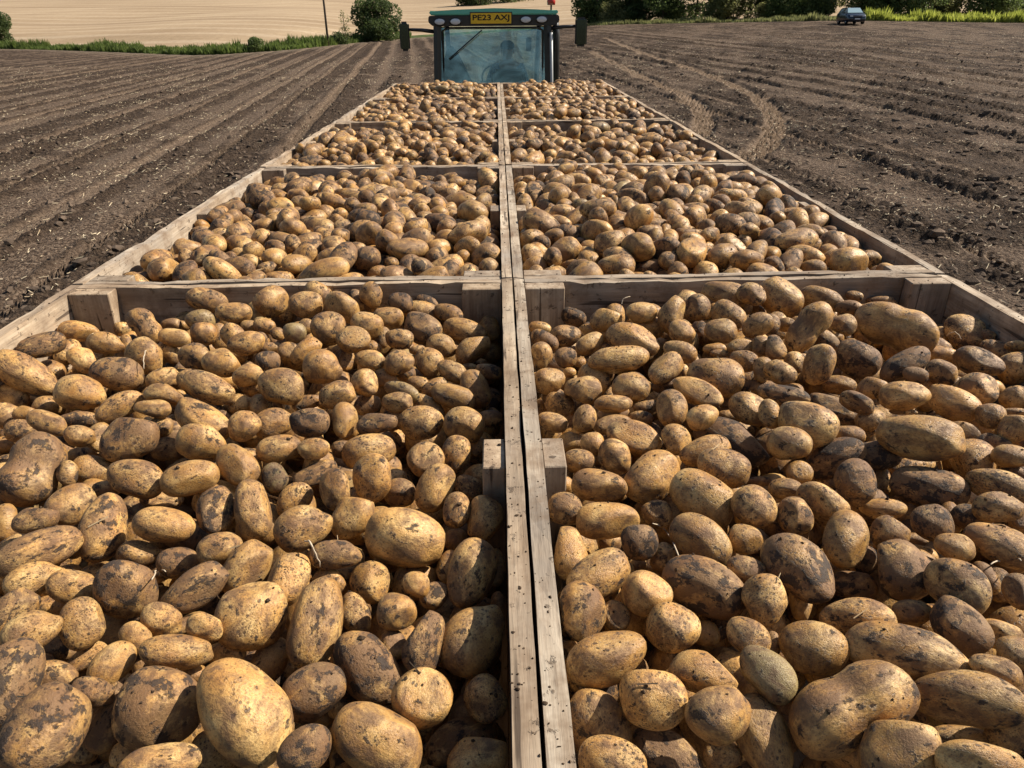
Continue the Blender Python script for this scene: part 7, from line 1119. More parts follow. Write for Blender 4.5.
# ------------------------------------------------------------------ materials
TONE=.74      # overall reflectance of the surfaces
class NT:
    def __init__(s, name):
        s.m = bpy.data.materials.new(name); s.m.use_nodes = True; s.t = s.m.node_tree; s.t.nodes.clear()
        s.out = s.n('ShaderNodeOutputMaterial'); s.b = s.n('ShaderNodeBsdfPrincipled'); s.l(s.b.outputs[0], s.out.inputs[0])
    def n(s, t, **kw):
        nd = s.t.nodes.new(t)
        for k, v in kw.items(): setattr(nd, k, v)
        return nd
    def l(s, a, b): s.t.links.new(a, b)
    def val(s, sock, v):
        if hasattr(v, 'is_output') or hasattr(v, 'links'): s.l(v, sock)
        else: sock.default_value = v
    def noise(s, vec, scale, detail=3, rough=.55, dist=0):
        nd = s.n('ShaderNodeTexNoise'); nd.inputs['Scale'].default_value=scale; nd.inputs['Detail'].default_value=detail
        nd.inputs['Roughness'].default_value=rough; nd.inputs['Distortion'].default_value=dist
        s.l(vec, nd.inputs['Vector']); return nd.outputs['Fac']
    def voro(s, vec, scale, feature='F1', rnd=1):
        nd = s.n('ShaderNodeTexVoronoi', feature=feature); nd.inputs['Scale'].default_value=scale; nd.inputs['Randomness'].default_value=rnd
        s.l(vec, nd.inputs['Vector']); return nd.outputs['Distance']
    def ramp(s, fac, pts, interp='LINEAR'):
        nd = s.n('ShaderNodeValToRGB'); cr = nd.color_ramp; cr.interpolation = interp
        while len(cr.elements) < len(pts): cr.elements.new(.5)
        for e, (p, c) in zip(cr.elements, pts):
            e.position = p; e.color = (*c, 1) if hasattr(c, '__len__') else (c, c, c, 1)
        s.l(fac, nd.inputs[0]); return nd.outputs[0]
    def mix(s, fac, a, b, mode='MIX'):
        nd = s.n('ShaderNodeMix', data_type='RGBA', blend_type=mode)
        s.val(nd.inputs[0], fac)
        for sock, v in ((nd.inputs[6], a), (nd.inputs[7], b)):
            if isinstance(v, tuple): sock.default_value = (*v, 1)
            else: s.val(sock, v)
        return nd.outputs[2]
    def math(s, op, a, b=0.0, c=None, clamp=False):
        nd = s.n('ShaderNodeMath', operation=op, use_clamp=clamp); s.val(nd.inputs[0], a); s.val(nd.inputs[1], b)
        if c is not None: s.val(nd.inputs[2], c)
        return nd.outputs[0]
    def vmath(s, op, a, b):
        nd = s.n('ShaderNodeVectorMath', operation=op)
        for sock, v in ((nd.inputs[0], a), (nd.inputs[1], b)):
            if isinstance(v, tuple): sock.default_value = v
            else: s.l(v, sock)
        return nd.outputs[0]
    def scale(s, v, sc3): return s.vmath('MULTIPLY', v, sc3)
    def attr(s, name, out='Fac', typ='GEOMETRY'): return s.n('ShaderNodeAttribute', attribute_name=name, attribute_type=typ).outputs[out]
    def obj(s): return s.n('ShaderNodeTexCoord').outputs['Object']
    def bump(s, h, strength, dist, normal=None):
        nd = s.n('ShaderNodeBump'); nd.inputs['Strength'].default_value=strength; nd.inputs['Distance'].default_value=dist
        s.l(h, nd.inputs['Height'])
        if normal is not None: s.l(normal, nd.inputs['Normal'])
        return nd.outputs[0]
    def fin(s, col=None, rough=None, normal=None, spec=None, metal=None):
        b = s.b
        if col is not None:
            if isinstance(col, tuple): b.inputs['Base Color'].default_value = (*[c*TONE for c in col], 1)
            else: s.l(s.mix(1.0, col, (TONE,TONE,TONE), 'MULTIPLY'), b.inputs['Base Color'])
        if rough is not None: s.val(b.inputs['Roughness'], rough)
        if normal is not None: s.l(normal, b.inputs['Normal'])
        if spec is not None: s.val(b.inputs['Specular IOR Level'], spec)
        if metal is not None: b.inputs['Metallic'].default_value = metal
        return s.m

def paint(name, col, rough=.4, spec=.5, metal=0, dirt=.25):
    t = NT(name); o = t.obj(); n = t.noise(o, 6, 4)
    c = t.mix(t.ramp(n, [(.45,0),(.75,1)]), col, tuple(x*(1-dirt)+y*dirt for x,y in zip(col,(.22,.17,.12))))
    return t.fin(c, t.math('MULTIPLY_ADD', n, .25, rough-.1), t.bump(t.noise(o,40,2),.05,.002), spec, metal)

def potato_material(heap):
    t = NT('potato_skin_heap' if heap else 'potato_skin')
    if heap:
        v = t.attr('pc', 'Vector'); ctrl = t.n('ShaderNodeAttribute', attribute_name='ctrl')
        sep = t.n('ShaderNodeSeparateColor'); t.l(ctrl.outputs['Color'], sep.inputs[0])
        mud, green, rnd = sep.outputs
    else:
        oi = t.n('ShaderNodeObjectInfo'); sep = t.n('ShaderNodeSeparateColor'); t.l(oi.outputs['Color'], sep.inputs[0])
        mud, green, rnd = sep.outputs
        cmb = t.n('ShaderNodeCombineXYZ'); r = t.math('MULTIPLY', rnd, 97.0)
        for k in range(3): t.l(r, cmb.inputs[k])
        v = t.vmath('ADD', t.attr('pc', 'Vector'), cmb.outputs[0])
    big = t.noise(v, 1.5, 3, .6); mid = t.noise(v, 5.5, 4, .65, .4); fine = t.noise(v, 30, 4, .7); lent = t.noise(v, 4.5, 3, .6, .3)
    base = t.ramp(big, [(.30,(.46,.232,.080)),(.5,(.67,.392,.148)),(.68,(.83,.555,.245))])
    base = t.mix(t.ramp(mid,[(.45,0),(.66,.50)]), base, (.36,.175,.062))            # russet patches
    hs = t.n('ShaderNodeHueSaturation'); t.l(base, hs.inputs['Color'])
    t.l(t.math('MULTIPLY_ADD', rnd, .40, .80), hs.inputs['Value']); hs.inputs['Saturation'].default_value=1.06
    base = hs.outputs[0]
    base = t.mix(green, base, (.20,.21,.11))
    # dry soil dust
    dust = t.ramp(t.math('ADD', t.noise(v, 2.6, 5, .72, .4), t.math('MULTIPLY', mud, .26)), [(.475,0),(.65,1)])
    base = t.mix(t.math('MULTIPLY', dust, .82), base, (.150,.076,.038))
    # scabs: small ragged dark speckles, in clusters
    vary = t.math('MULTIPLY_ADD', t.math('FRACT', t.math('MULTIPLY', rnd, 7.3)), .26, -.15)
    dens = t.ramp(t.math('ADD', lent, vary), [(.42,0),(.60,1)])
    j = t.math('MULTIPLY_ADD', fine, .9, -.45)
    s1 = t.math('MULTIPLY', t.ramp(t.math('ADD', t.voro(v, 7.0), j), [(.18,1),(.25,0)]), t.ramp(t.math('ADD', t.noise(v,3.0,2), vary), [(.44,0),(.54,1)]))
    s2 = t.ramp(t.math('ADD', t.voro(v, 17), j), [(.25,1),(.34,0)])
    s2 = t.math('MULTIPLY', s2, dens)
    sp = t.math('MAXIMUM', s1, t.math('MULTIPLY', s2, .85))
    base = t.mix(t.math('MULTIPLY', sp, .88), base, (.070,.036,.020))
    base = t.mix(t.ramp(fine, [(.52,0),(.64,.65)]), base, (.15,.080,.036))
    # black wet soil blotches
    bl = t.ramp(t.math('ADD', t.math('ADD', t.noise(v, 3.4, 6, .70, .2), t.math('MULTIPLY', fine, .10)), t.math('MULTIPLY', mud, .17)), [(.672,0),(.715,1)])
    base = t.mix(t.math('MULTIPLY', bl, .9), base, (.034,.022,.016))
    h = t.math('ADD', t.math('MULTIPLY', fine, .5), t.math('MULTIPLY', mid, .6))
    h = t.math('SUBTRACT', h, t.math('MULTIPLY', sp, .3)); h = t.math('ADD', h, t.math('MULTIPLY', bl, .5))
    rough = t.mix(bl, t.mix(dust, (.38,.38,.38), (.66,.66,.66)), (.75,.75,.75))
    return t.fin(base, rough, t.bump(h, .6, .004), .42)

def wood(name, axis, tone=(1,1,1)):
    t = NT(name); o = t.obj(); oi = t.n('ShaderNodeObjectInfo')
    sc3 = {'x':(1.2,22,22),'y':(22,1.2,22),'z':(22,22,1.2)}[axis]
    cmb = t.n('ShaderNodeCombineXYZ'); r = t.math('MULTIPLY', oi.outputs['Random'], 31)
    for k in range(3): t.l(r, cmb.inputs[k])
    v = t.vmath('ADD', o, cmb.outputs[0]); g = t.noise(t.scale(v, sc3), 1.6, 5, .65, .25); f = t.noise(t.scale(v, sc3), 7, 3, .7)
    bl = t.noise(v, 4, 4, .6)
    T = lambda c: tuple(a*b for a,b in zip(c,tone))
    c = t.ramp(g, [(.28,T((.22,.145,.088))),(.48,T((.47,.345,.23))),(.68,T((.68,.54,.385)))])
    c = t.mix(t.ramp(bl,[(.4,0),(.68,.6)]), c, T((.30,.25,.20)))
    c = t.mix(t.ramp(f,[(.58,0),(.72,.55)]), c, (.10,.075,.055))
    kn = t.voro(t.scale(v, {'x':(1,3.2,3.2),'y':(3.2,1,3.2),'z':(3.2,3.2,1)}[axis]), 2.1)
    c = t.mix(t.ramp(kn,[(.05,.8),(.10,0)]), c, (.10,.045,.025))
    dirt = t.ramp(t.noise(v, 34, 4, .75), [(.60,0),(.66,1)]); c = t.mix(t.math('MULTIPLY',dirt,.75), c, (.07,.05,.036)); c = t.mix(t.ramp(t.noise(v, 7, 5, .75), [(.46,0),(.63,.7)]), c, (.22,.145,.09)); c = t.mix(t.ramp(t.voro(v, 9), [(.022,.9),(.032,0)]), c, (.045,.022,.014)); c = t.mix(t.ramp(t.noise(t.scale(v, sc3), 2.6, 2, .5), [(.66,0),(.70,.8)]), c, (.06,.04,.028))
    hs = t.n('ShaderNodeHueSaturation'); t.l(c, hs.inputs['Color']); t.l(t.math('MULTIPLY_ADD', oi.outputs['Random'], .3, .86), hs.inputs['Value'])
    h = t.math('ADD', t.math('MULTIPLY', f, .6), t.math('ADD', g, t.math('MULTIPLY', dirt, .5)))
    return t.fin(hs.outputs[0], .82, t.bump(h, .6, .003), .2)

# ------------------------------------------------------------------ terrain
SB = np.array([-3,-1.2,-.75,-.602,-.366,-.239,-.13,0,.125,.319,.428,.639,1.0,3])
DB = np.array([60,100,112,113,82,85,110,110,100,88,80,80,84,60])
ZB = np.array([0,0,0,0,0,.45,.8,1.6,2.45,2.66,2.77,2.43,2.3,2.3])
def sm(xs, ys, s):
    return (np.interp(s-.03,xs,ys)+np.interp(s,xs,ys)+np.interp(s+.03,xs,ys))/3
def edge_y(s): return sm(SB, DB, s)
def height(x, y):
    x=np.asarray(x,float); y=np.asarray(y,float); yy=np.maximum(y,4.0); s=x/yy
    D=edge_y(s); zb=sm(SB,ZB,s); t=np.clip(y/D,0,None)
    near=zb*np.power(np.minimum(t,1),1.35)
    far=np.maximum(y-D,0); rise=np.where(s<.3,.054,.05)
    return near+rise*far*np.minimum(1,far/25)
def row_u(x, y):
    u=x+.108*y
    for _ in range(5):
        k=.108+.075*np.clip((u-4)/18,0,1); u=x+k*y
    return u
def path_dist(x, y, P):
    d=np.full(x.shape, 1e9)
    for (ax,ay),(bx,by) in zip(P,P[1:]):
        vx,vy=bx-ax,by-ay; t=np.clip(((x-ax)*vx+(y-ay)*vy)/(vx*vx+vy*vy),0,1)
        d=np.minimum(d,np.hypot(x-ax-t*vx,y-ay-t*vy))
    return d
def smooth_path(P, n=6):
    out=[]
    P=[np.array(p) for p in P]; P=[2*P[0]-P[1]]+P+[2*P[-1]-P[-2]]
    for i in range(1,len(P)-2):
        for k in range(n):
            t=k/n; a,b,c,d=P[i-1:i+3]
            out.append(.5*((2*b)+(-a+c)*t+(2*a-5*b+4*c-d)*t*t+(-a+3*b-3*c+d)*t**3))
    out.append(P[-2]); return [tuple(o) for o in out]
# camera (also used to read where the headland wheel tracks lie on the ground)
F,PITCH,YAW,ROLL = 741.065, .455745, .016011, -.007858
CAM = Vector((-.03617,-.16158,RIM+.64684))
fw=Vector((math.sin(YAW)*math.cos(PITCH),math.cos(YAW)*math.cos(PITCH),-math.sin(PITCH)))
rr=Vector((math.cos(YAW),-math.sin(YAW),0)); uu=rr.cross(fw)
CR=math.cos(ROLL)*rr+math.sin(ROLL)*uu; CU=-math.sin(ROLL)*rr+math.cos(ROLL)*uu
def pix_ray(px,py): return fw+(px-512)/F*CR-(py-384)/F*CU
def on_ground(px,py):
    d=pix_ray(px,py); lo,hi=2.,400.
    for t in np.geomspace(3,400,500):
        p=CAM+d*t
        if p.z<height(p.x,p.y): return (p.x,p.y)
    return (p.x,p.y)
def on_y(px,py,Y):
    d=pix_ray(px,py); t=(Y-CAM.y)/d.y; return CAM+d*t

LOOPS = [smooth_path([on_ground(*p) for p in pts]) for pts in (
    [(606,38),(640,52),(690,68),(735,86),(765,104),(776,122),(768,143),(742,160),(706,168)],
    [(592,52),(622,66),(660,84),(688,98),(703,114),(702,130),(684,146)])]
TR_U = [-15.6,-13.7,-10.6,-8.4,-6.5,-4.9,-3.3,5.6,7.5,9.6,11.2,13.1,15.3,17.2,19.1,21.8,24.5,26.4,-19.6,-22,-24,-27,29.5,33,35,39]
def ground_fields(x, y):
    """height offset, track mask, dark clod mask, lug"""
    u=row_u(x,y); wob=.10*(vn(y*.13+3,u*.05)-.5)*2
    u=u+wob
    ph=u/.92*2*np.pi
    berm=np.zeros(x.shape); track=np.zeros(x.shape); lug=np.zeros(x.shape)
    for k,c in enumerate(TR_U):
        w=.22+.05*np.sin(k*2.1)
        m=np.clip((w-np.abs(u-c))/.09,0,1); berm=np.maximum(berm,np.exp(-((np.abs(u-c)-w-.10)/.09)**2)*(.3+.7*vn2(x*1.1+k,y*1.1)))
        strength=(1.25-.45*(c<0))*(.6+.4*((k*37)%5)/4)*(.75+.5*vn(y*.06+k*3.3,u*0+k))
        track=np.maximum(track,m*strength); lug=np.where((m>0)&((k%3)!=1),np.maximum(lug,m),lug)
    for P in LOOPS:
        d=path_dist(x,y,P); berm=np.maximum(berm,.7*np.exp(-((d-.42)/.08)**2)*(.3+.7*vn2(x*1.1,y*1.1))); track=np.maximum(track,np.clip((.36-d)/.15,0,1)*(1.2+.3*vn2(x*.5,y*.5))); lug=np.maximum(lug,np.clip((.30-d)/.1,0,1))
    right=np.clip((u-3)/4,0,1); band=.5+(.5-.28*right)*np.cos(u/1.84*2*np.pi+.6+2.5*vn2(u*.11,y*.03))+(vn(x*.45+9,y*.2)-.5)*.8
    n1=fbm(x*1.3,y*1.3,4); n2=fbm(x*6,y*6,3)
    clod=np.clip(band*1.1+n1*1.8-.25,0,1)*(1-np.clip(track,0,1))
    z=.034*(1-.3*right)*np.cos(ph)*(1-track)*(.2+1.2*vn(x*.5,y*.35)) + .035*(band-.5) -.085*np.clip(track,0,1) + .07*n1
    z+=.075*berm; clod=np.clip(clod+.5*berm*(1-np.clip(track,0,1)),0,1); n3=fbm(x*11,y*11,2)
    z+=clod*(.13*np.maximum(n2,-.12)+.17*np.maximum(n3,-.1)) + .02*n2
    z+=lug*.045*np.sign(np.sin((y+np.abs((u*3)%1-.5)*1.2)*2*np.pi/.33))*(y<60)
    # bank beside wheel tracks
    return z, np.clip(track,0,1), clod

def build_ground():
    nq,ny=1300,760
    q=np.linspace(-1,1,nq); q=np.sign(q)*(np.abs(q)*.75+.55*np.abs(q)**3)
    tt=np.linspace(0,1,ny)
    D=np.full(nq,100.)
    for _ in range(12): D=edge_y(q*(D+12)/D)
    yl=3.0
    # geometric spacing in y from -9
    Y=np.empty((ny,nq)); o=13.
    for j,t in enumerate(tt): Y[j]=-9+ (np.power((D+5+9+o)/o,t)-1)*o
    X=q[None]*(Y+12)
    Z0=height(X,Y); dz,track,clod=ground_fields(X,Y)
    edge=np.clip((D[None]-1-Y)/6,0,1)
    Z=Z0+dz*(.25+.75*edge)
    V=np.stack([X,Y,Z],-1).reshape(-1,3)
    I=np.arange(nq*ny).reshape(ny,nq)
    Fc=np.stack([I[:-1,:-1],I[:-1,1:],I[1:,1:],I[1:,:-1]],-1).reshape(-1,4)
    me=mesh_np('ground',V,Fc,True)
    hl=np.clip(1-(D[None]-Y)/9,0,1)*(X<0)      # paler unploughed headland strip on the left
    for nm,a in (('track',track),('clod',clod),('headland',hl)):
        at=me.attributes.new(nm,'FLOAT','POINT'); at.data.foreach_set('value',a.astype(np.float32).ravel())
    t=NT('bare_soil'); o=t.obj(); tr=t.attr('track'); cl=t.attr('clod'); hd=t.attr('headland')
    n=t.noise(o,1.1,5,.6); nf=t.noise(o,14,5,.72); nc=t.noise(o,45,3,.7); g=t.voro(o,26)
    c=t.ramp(nf,[(.38,(.030,.019,.013)),(.5,(.135,.089,.060)),(.64,(.38,.282,.200))])
    c=t.mix(t.ramp(n,[(.4,0),(.65,.5)]),c,(.19,.135,.097))
    c=t.mix(t.math('MULTIPLY',t.ramp(t.math('ADD',cl,t.math('MULTIPLY_ADD',nf,.8,-.4)),[(.15,0),(.55,1)]),.9),c,t.ramp(nf,[(.38,(.020,.0135,.010)),(.62,(.105,.070,.047))]))
    c=t.mix(t.math('MULTIPLY',t.math('MULTIPLY',tr,t.ramp(t.noise(o,2.2,4,.7),[(.3,.4),(.55,1)])),.80),c,t.ramp(nf,[(.36,(.14,.093,.062)),(.62,(.42,.30,.205))]))
    c=t.mix(t.ramp(t.noise(t.scale(o,(1,.5,1)),30,3,.8,1.0),[(.66,0),(.70,.8)]),c,(.50,.39,.26))    # broken haulm
    c=t.mix(t.math('MULTIPLY',hd,.6),c,(.30,.235,.165))
    h=t.math('ADD',t.math('MULTIPLY',nf,1.0),t.math('MULTIPLY',nc,.35)); h=t.math('ADD',h,t.math('MULTIPLY',g,-.5))
    t.fin(c,.95,t.bump(h,1.0,.09),.1)
    tag(obj('ground',me,t.m),'harvested brown potato field with wheel ruts and broken ridges','field',kind='structure')
    V=[(-400,-8.99,0),(400,-8.99,0),(400,-700,0),(-400,-700,0)]
    tag(obj('field_behind',mesh_np('field_behind',V,[[3,2,1,0]]),t.m),kind='structure')
    # stubble hill beyond the field edge
    nq2,ny2=260,220; q2=np.linspace(-1.5,1.5,nq2); D2=edge_y(q2)
    Y2=D2[None]+4.0+(np.power(1000/4.,np.linspace(0,1,ny2))[:,None]-1)*4.0*(1.0)
    X2=q2[None]*Y2; Z2=height(X2,Y2)+2.0*fbm(X2*.012,Y2*.012,2)*np.clip((Y2-D2[None])/60,0,1)
    V=np.stack([X2,Y2,Z2],-1).reshape(-1,3); I=np.arange(nq2*ny2).reshape(ny2,nq2)
    Fc=np.stack([I[:-1,:-1],I[:-1,1:],I[1:,1:],I[1:,:-1]],-1).reshape(-1,4)
    me=mesh_np('hill',V,Fc,True)
    t=NT('cut_stubble'); o=t.obj(); n=t.noise(t.scale(o,(.6,1.2,1)),.05,5,.6)
    rot=t.n('ShaderNodeVectorRotate',rotation_type='Z_AXIS'); rot.inputs['Angle'].default_value=math.radians(-62); t.l(t.vmath('ADD',o,t.scale(t.n('ShaderNodeTexNoise').outputs['Color'],(0,0,0))),rot.inputs['Vector'])
    w=t.n('ShaderNodeTexWave',wave_type='BANDS',bands_direction='X'); w.inputs['Scale'].default_value=.045; w.inputs['Distortion'].default_value=.5; w.inputs['Detail'].default_value=2; w.inputs['Detail Scale'].default_value=.4
    t.l(rot.outputs[0],w.inputs['Vector'])
    w2=t.n('ShaderNodeTexWave',wave_type='BANDS',bands_direction='X'); w2.inputs['Scale'].default_value=.0075; w2.inputs['Distortion'].default_value=.6; t.l(rot.outputs[0],w2.inputs['Vector'])
    c=t.ramp(n,[(.3,(.34,.24,.145)),(.7,(.50,.375,.24))])
    c=t.mix(t.ramp(w.outputs['Fac'],[(.70,0),(.95,.5)]),c,(.60,.47,.33))
    c=t.mix(t.ramp(w2.outputs['Fac'],[(.93,0),(.99,.45)]),c,(.30,.21,.13))
    c=t.mix(t.ramp(t.noise(o,1.5,4,.8),[(.4,0),(.7,.55)]),c,(.27,.185,.11))
    t.fin(c,.95,t.bump(t.noise(o,.8,4),.4,.2),.1)
    tag(obj('hill',me,t.m),'pale straw stubble hill rising beyond the potato field','hill',kind='structure')

def build_litter():
    # clods of earth, near part of the field
    bm=bmesh.new(); bmesh.ops.create_icosphere(bm,subdivisions=1,radius=1); bv=np.array([v.co[:] for v in bm.verts]); bf=np.array([[v.index for v in f.verts] for f in bm.faces]); bm.free()
    N=42000; s=rng.uniform(-1.0,1.0,N); y=4+ (rng.random(N)**1.6)*46; x=s*(y+7)
    keep=(np.abs(x)>1.6); x,y=x[keep],y[keep]
    dz,tr,cl=ground_fields(x,y); k2=rng.random(len(x))<(.12+cl*1.0)*(1-.85*tr); x,y,dz=x[k2],y[k2],dz[k2]; z=height(x,y)+dz
    n=len(x); r=rng.gamma(2.2,.012,n)+.013
    V=bv[None]*(1+rng.uniform(-.32,.32,(n,len(bv),1)))*r[:,None,None]*np.array([1,1,.7])*rng.uniform(.7,1.3,(n,1,3))
    V=V+np.stack([x,y,z],-1)[:,None]; Fc=bf[None]+np.arange(n)[:,None,None]*len(bv)
    me=mesh_np('soil_clods',V.reshape(-1,3),Fc.reshape(-1,3),False)
    t=NT('clod_earth'); o=t.obj(); c=t.ramp(t.noise(o,3,4),[(.3,(.065,.047,.035)),(.7,(.19,.138,.10))]); t.fin(c,.95,t.bump(t.noise(o,60,3),.6,.01),.1)
    tag(obj('soil_clods',me,t.m),'loose clods of brown earth scattered along the ridges','soil',kind='stuff')
    # straw-like dead haulm
    N=105000; s=rng.uniform(-1.0,1.0,N); y=4+(rng.random(N)**1.5)*60; x=s*(y+7); keep=(np.abs(x)>1.6); x,y=x[keep],y[keep]
    dz,tr,cl=ground_fields(x,y); cl2=vn2(x*.8,y*.8); k2=rng.random(len(x))<.13+2.0*np.clip(cl2-.5,0,1); x,y,dz=x[k2],y[k2],dz[k2]; z=height(x,y)+dz+.012
    n=len(x); L=rng.gamma(1.6,.012,n)+.008; w=rng.uniform(.003,.006,n)*(1+y/30); a=rng.uniform(0,np.pi,n); el=rng.uniform(-.25,.45,n)
    d=np.stack([np.cos(a)*np.cos(el),np.sin(a)*np.cos(el),np.sin(el)],-1); sd=np.stack([-np.sin(a),np.cos(a),0*a],-1); up=np.cross(d,sd)
    P=np.stack([x,y,z],-1); Vs=[]
    for ss,uu_,e in ((0,0,-1),(1,0,-1),(.5,.9,-1),(0,0,1),(1,0,1),(.5,.9,1)):
        Vs.append(P+d*(e*L)[:,None]+sd*((ss-.5)*2*w)[:,None]+up*(uu_*w)[:,None]+np.array([0,0,1.])*(.25*L*(e>0)*rng.random(n))[:,None])
    V=np.stack(Vs,1); tri=np.array([[0,1,4],[0,4,3],[1,2,5],[1,5,4],[2,0,3],[2,3,5]])
    me=mesh_np('straw_litter',V.reshape(-1,3),(tri[None]+np.arange(n)[:,None,None]*6).reshape(-1,3))
    t=NT('dry_haulm'); o=t.obj(); c=t.ramp(t.noise(o,9,2),[(.3,(.36,.26,.15)),(.7,(.80,.68,.48))]); t.fin(c,.8,None,.2)
    tag(obj('straw_litter',me,t.m),'bits of pale dry potato haulm strewn over the bare soil','straw',kind='stuff')

# ------------------------------------------------------------------ potatoes
def decode(nums):
    A=np.array(nums,float).reshape(-1,9); q=A[:,3:6]/99.; w=np.sqrt(np.clip(1-(q*q).sum(1),0,1)); q=np.concatenate([w[:,None],q],1)
    q=q/np.linalg.norm(q,axis=1)[:,None]; return np.concatenate([A[:,:3]/1000,q,A[:,6:]/1000],1)
def q2m(q):
    w,x,y,z=q.T
    return np.stack([np.stack([1-2*(y*y+z*z),2*(x*y-w*z),2*(x*z+w*y)],-1),np.stack([2*(x*y+w*z),1-2*(x*x+z*z),2*(y*z-w*x)],-1),np.stack([2*(x*z-w*y),2*(y*z+w*x),1-2*(x*x+y*y)],-1)],1)
def ico(sub):
    bm=bmesh.new(); bmesh.ops.create_icosphere(bm,subdivisions=sub,radius=1)
    v=np.array([x.co[:] for x in bm.verts]); f=np.array([[y.index for y in x.verts] for x in bm.faces]); bm.free(); return v,f
def shape(v, kind, seed):
    r=np.random.default_rng(seed+100); p=v.copy()
    x=v[:,0]
    amp=.16 if kind!='k' else .06
    d=np.zeros(len(v))
    for k in range(5):
        w=r.normal(size=3); w/=np.linalg.norm(w); fr=r.uniform(1.2,2.6); d+=np.sin((v@w)*fr+r.uniform(0,6.28))*amp/(1.2+.8*k)
    for k in range(r.integers(2,5)):      # broad knobs
        w=r.normal(size=3); w/=np.linalg.norm(w); c=v@w; d+=r.uniform(-.08,.13)*np.exp((c-1)/.07)
    for k in range(r.integers(6,11)):     # eyes
        w=r.normal(size=3); w[0]*=1.4; w/=np.linalg.norm(w); c=v@w; d-=r.uniform(.018,.04)*np.exp((c-1)/.006); d+=.014*np.exp((c-1)/.03)
    for k in range(4): w=r.normal(size=3); w/=np.linalg.norm(w); d+=.013*np.sin((v@w)*r.uniform(4,7)+r.uniform(0,6.28))
    p=v*(1+d)[:,None]
    for k in range(int(r.integers(1,4))):       # flattened sides where tubers grew against stones
        w=r.normal(size=3); w[0]*=.5; w/=np.linalg.norm(w); h=p@w; lim=r.uniform(.78,.92); p=p-np.outer(np.maximum(h-lim,0)*.75,w)
    # fuller ends than an ellipsoid
    fe=r.uniform(.03,.10); p[:,1:]*=(np.clip(1-x**2,.02,1)**(-fe))[:,None]
    tp=r.uniform(-.13,.13); p[:,1:]*=(1+tp*x)[:,None]
    if kind=='k': p[:,1:]*=(1-.20*np.exp(-((x-.05)/.28)**2))[:,None]; p[:,1]+=.10*(x**2)-.03
    else: p[:,1]+=r.uniform(-.10,.10)*(x**2-.33)
    hi,lo=p.max(0),p.min(0); p=(p-(hi+lo)/2)/((hi-lo)/2)     # keep about to size
    return p
def gen_potato_mesh(kind, seed, sub=4):
    v,f=ico(sub); p=shape(v,kind,seed); me=mesh_np('potato',p,f,True)
    at=me.attributes.new('pc','FLOAT_VECTOR','POINT'); at.data.foreach_set('vector',(v*np.array([.62,.5,.47])).astype(np.float32).ravel())
    return me
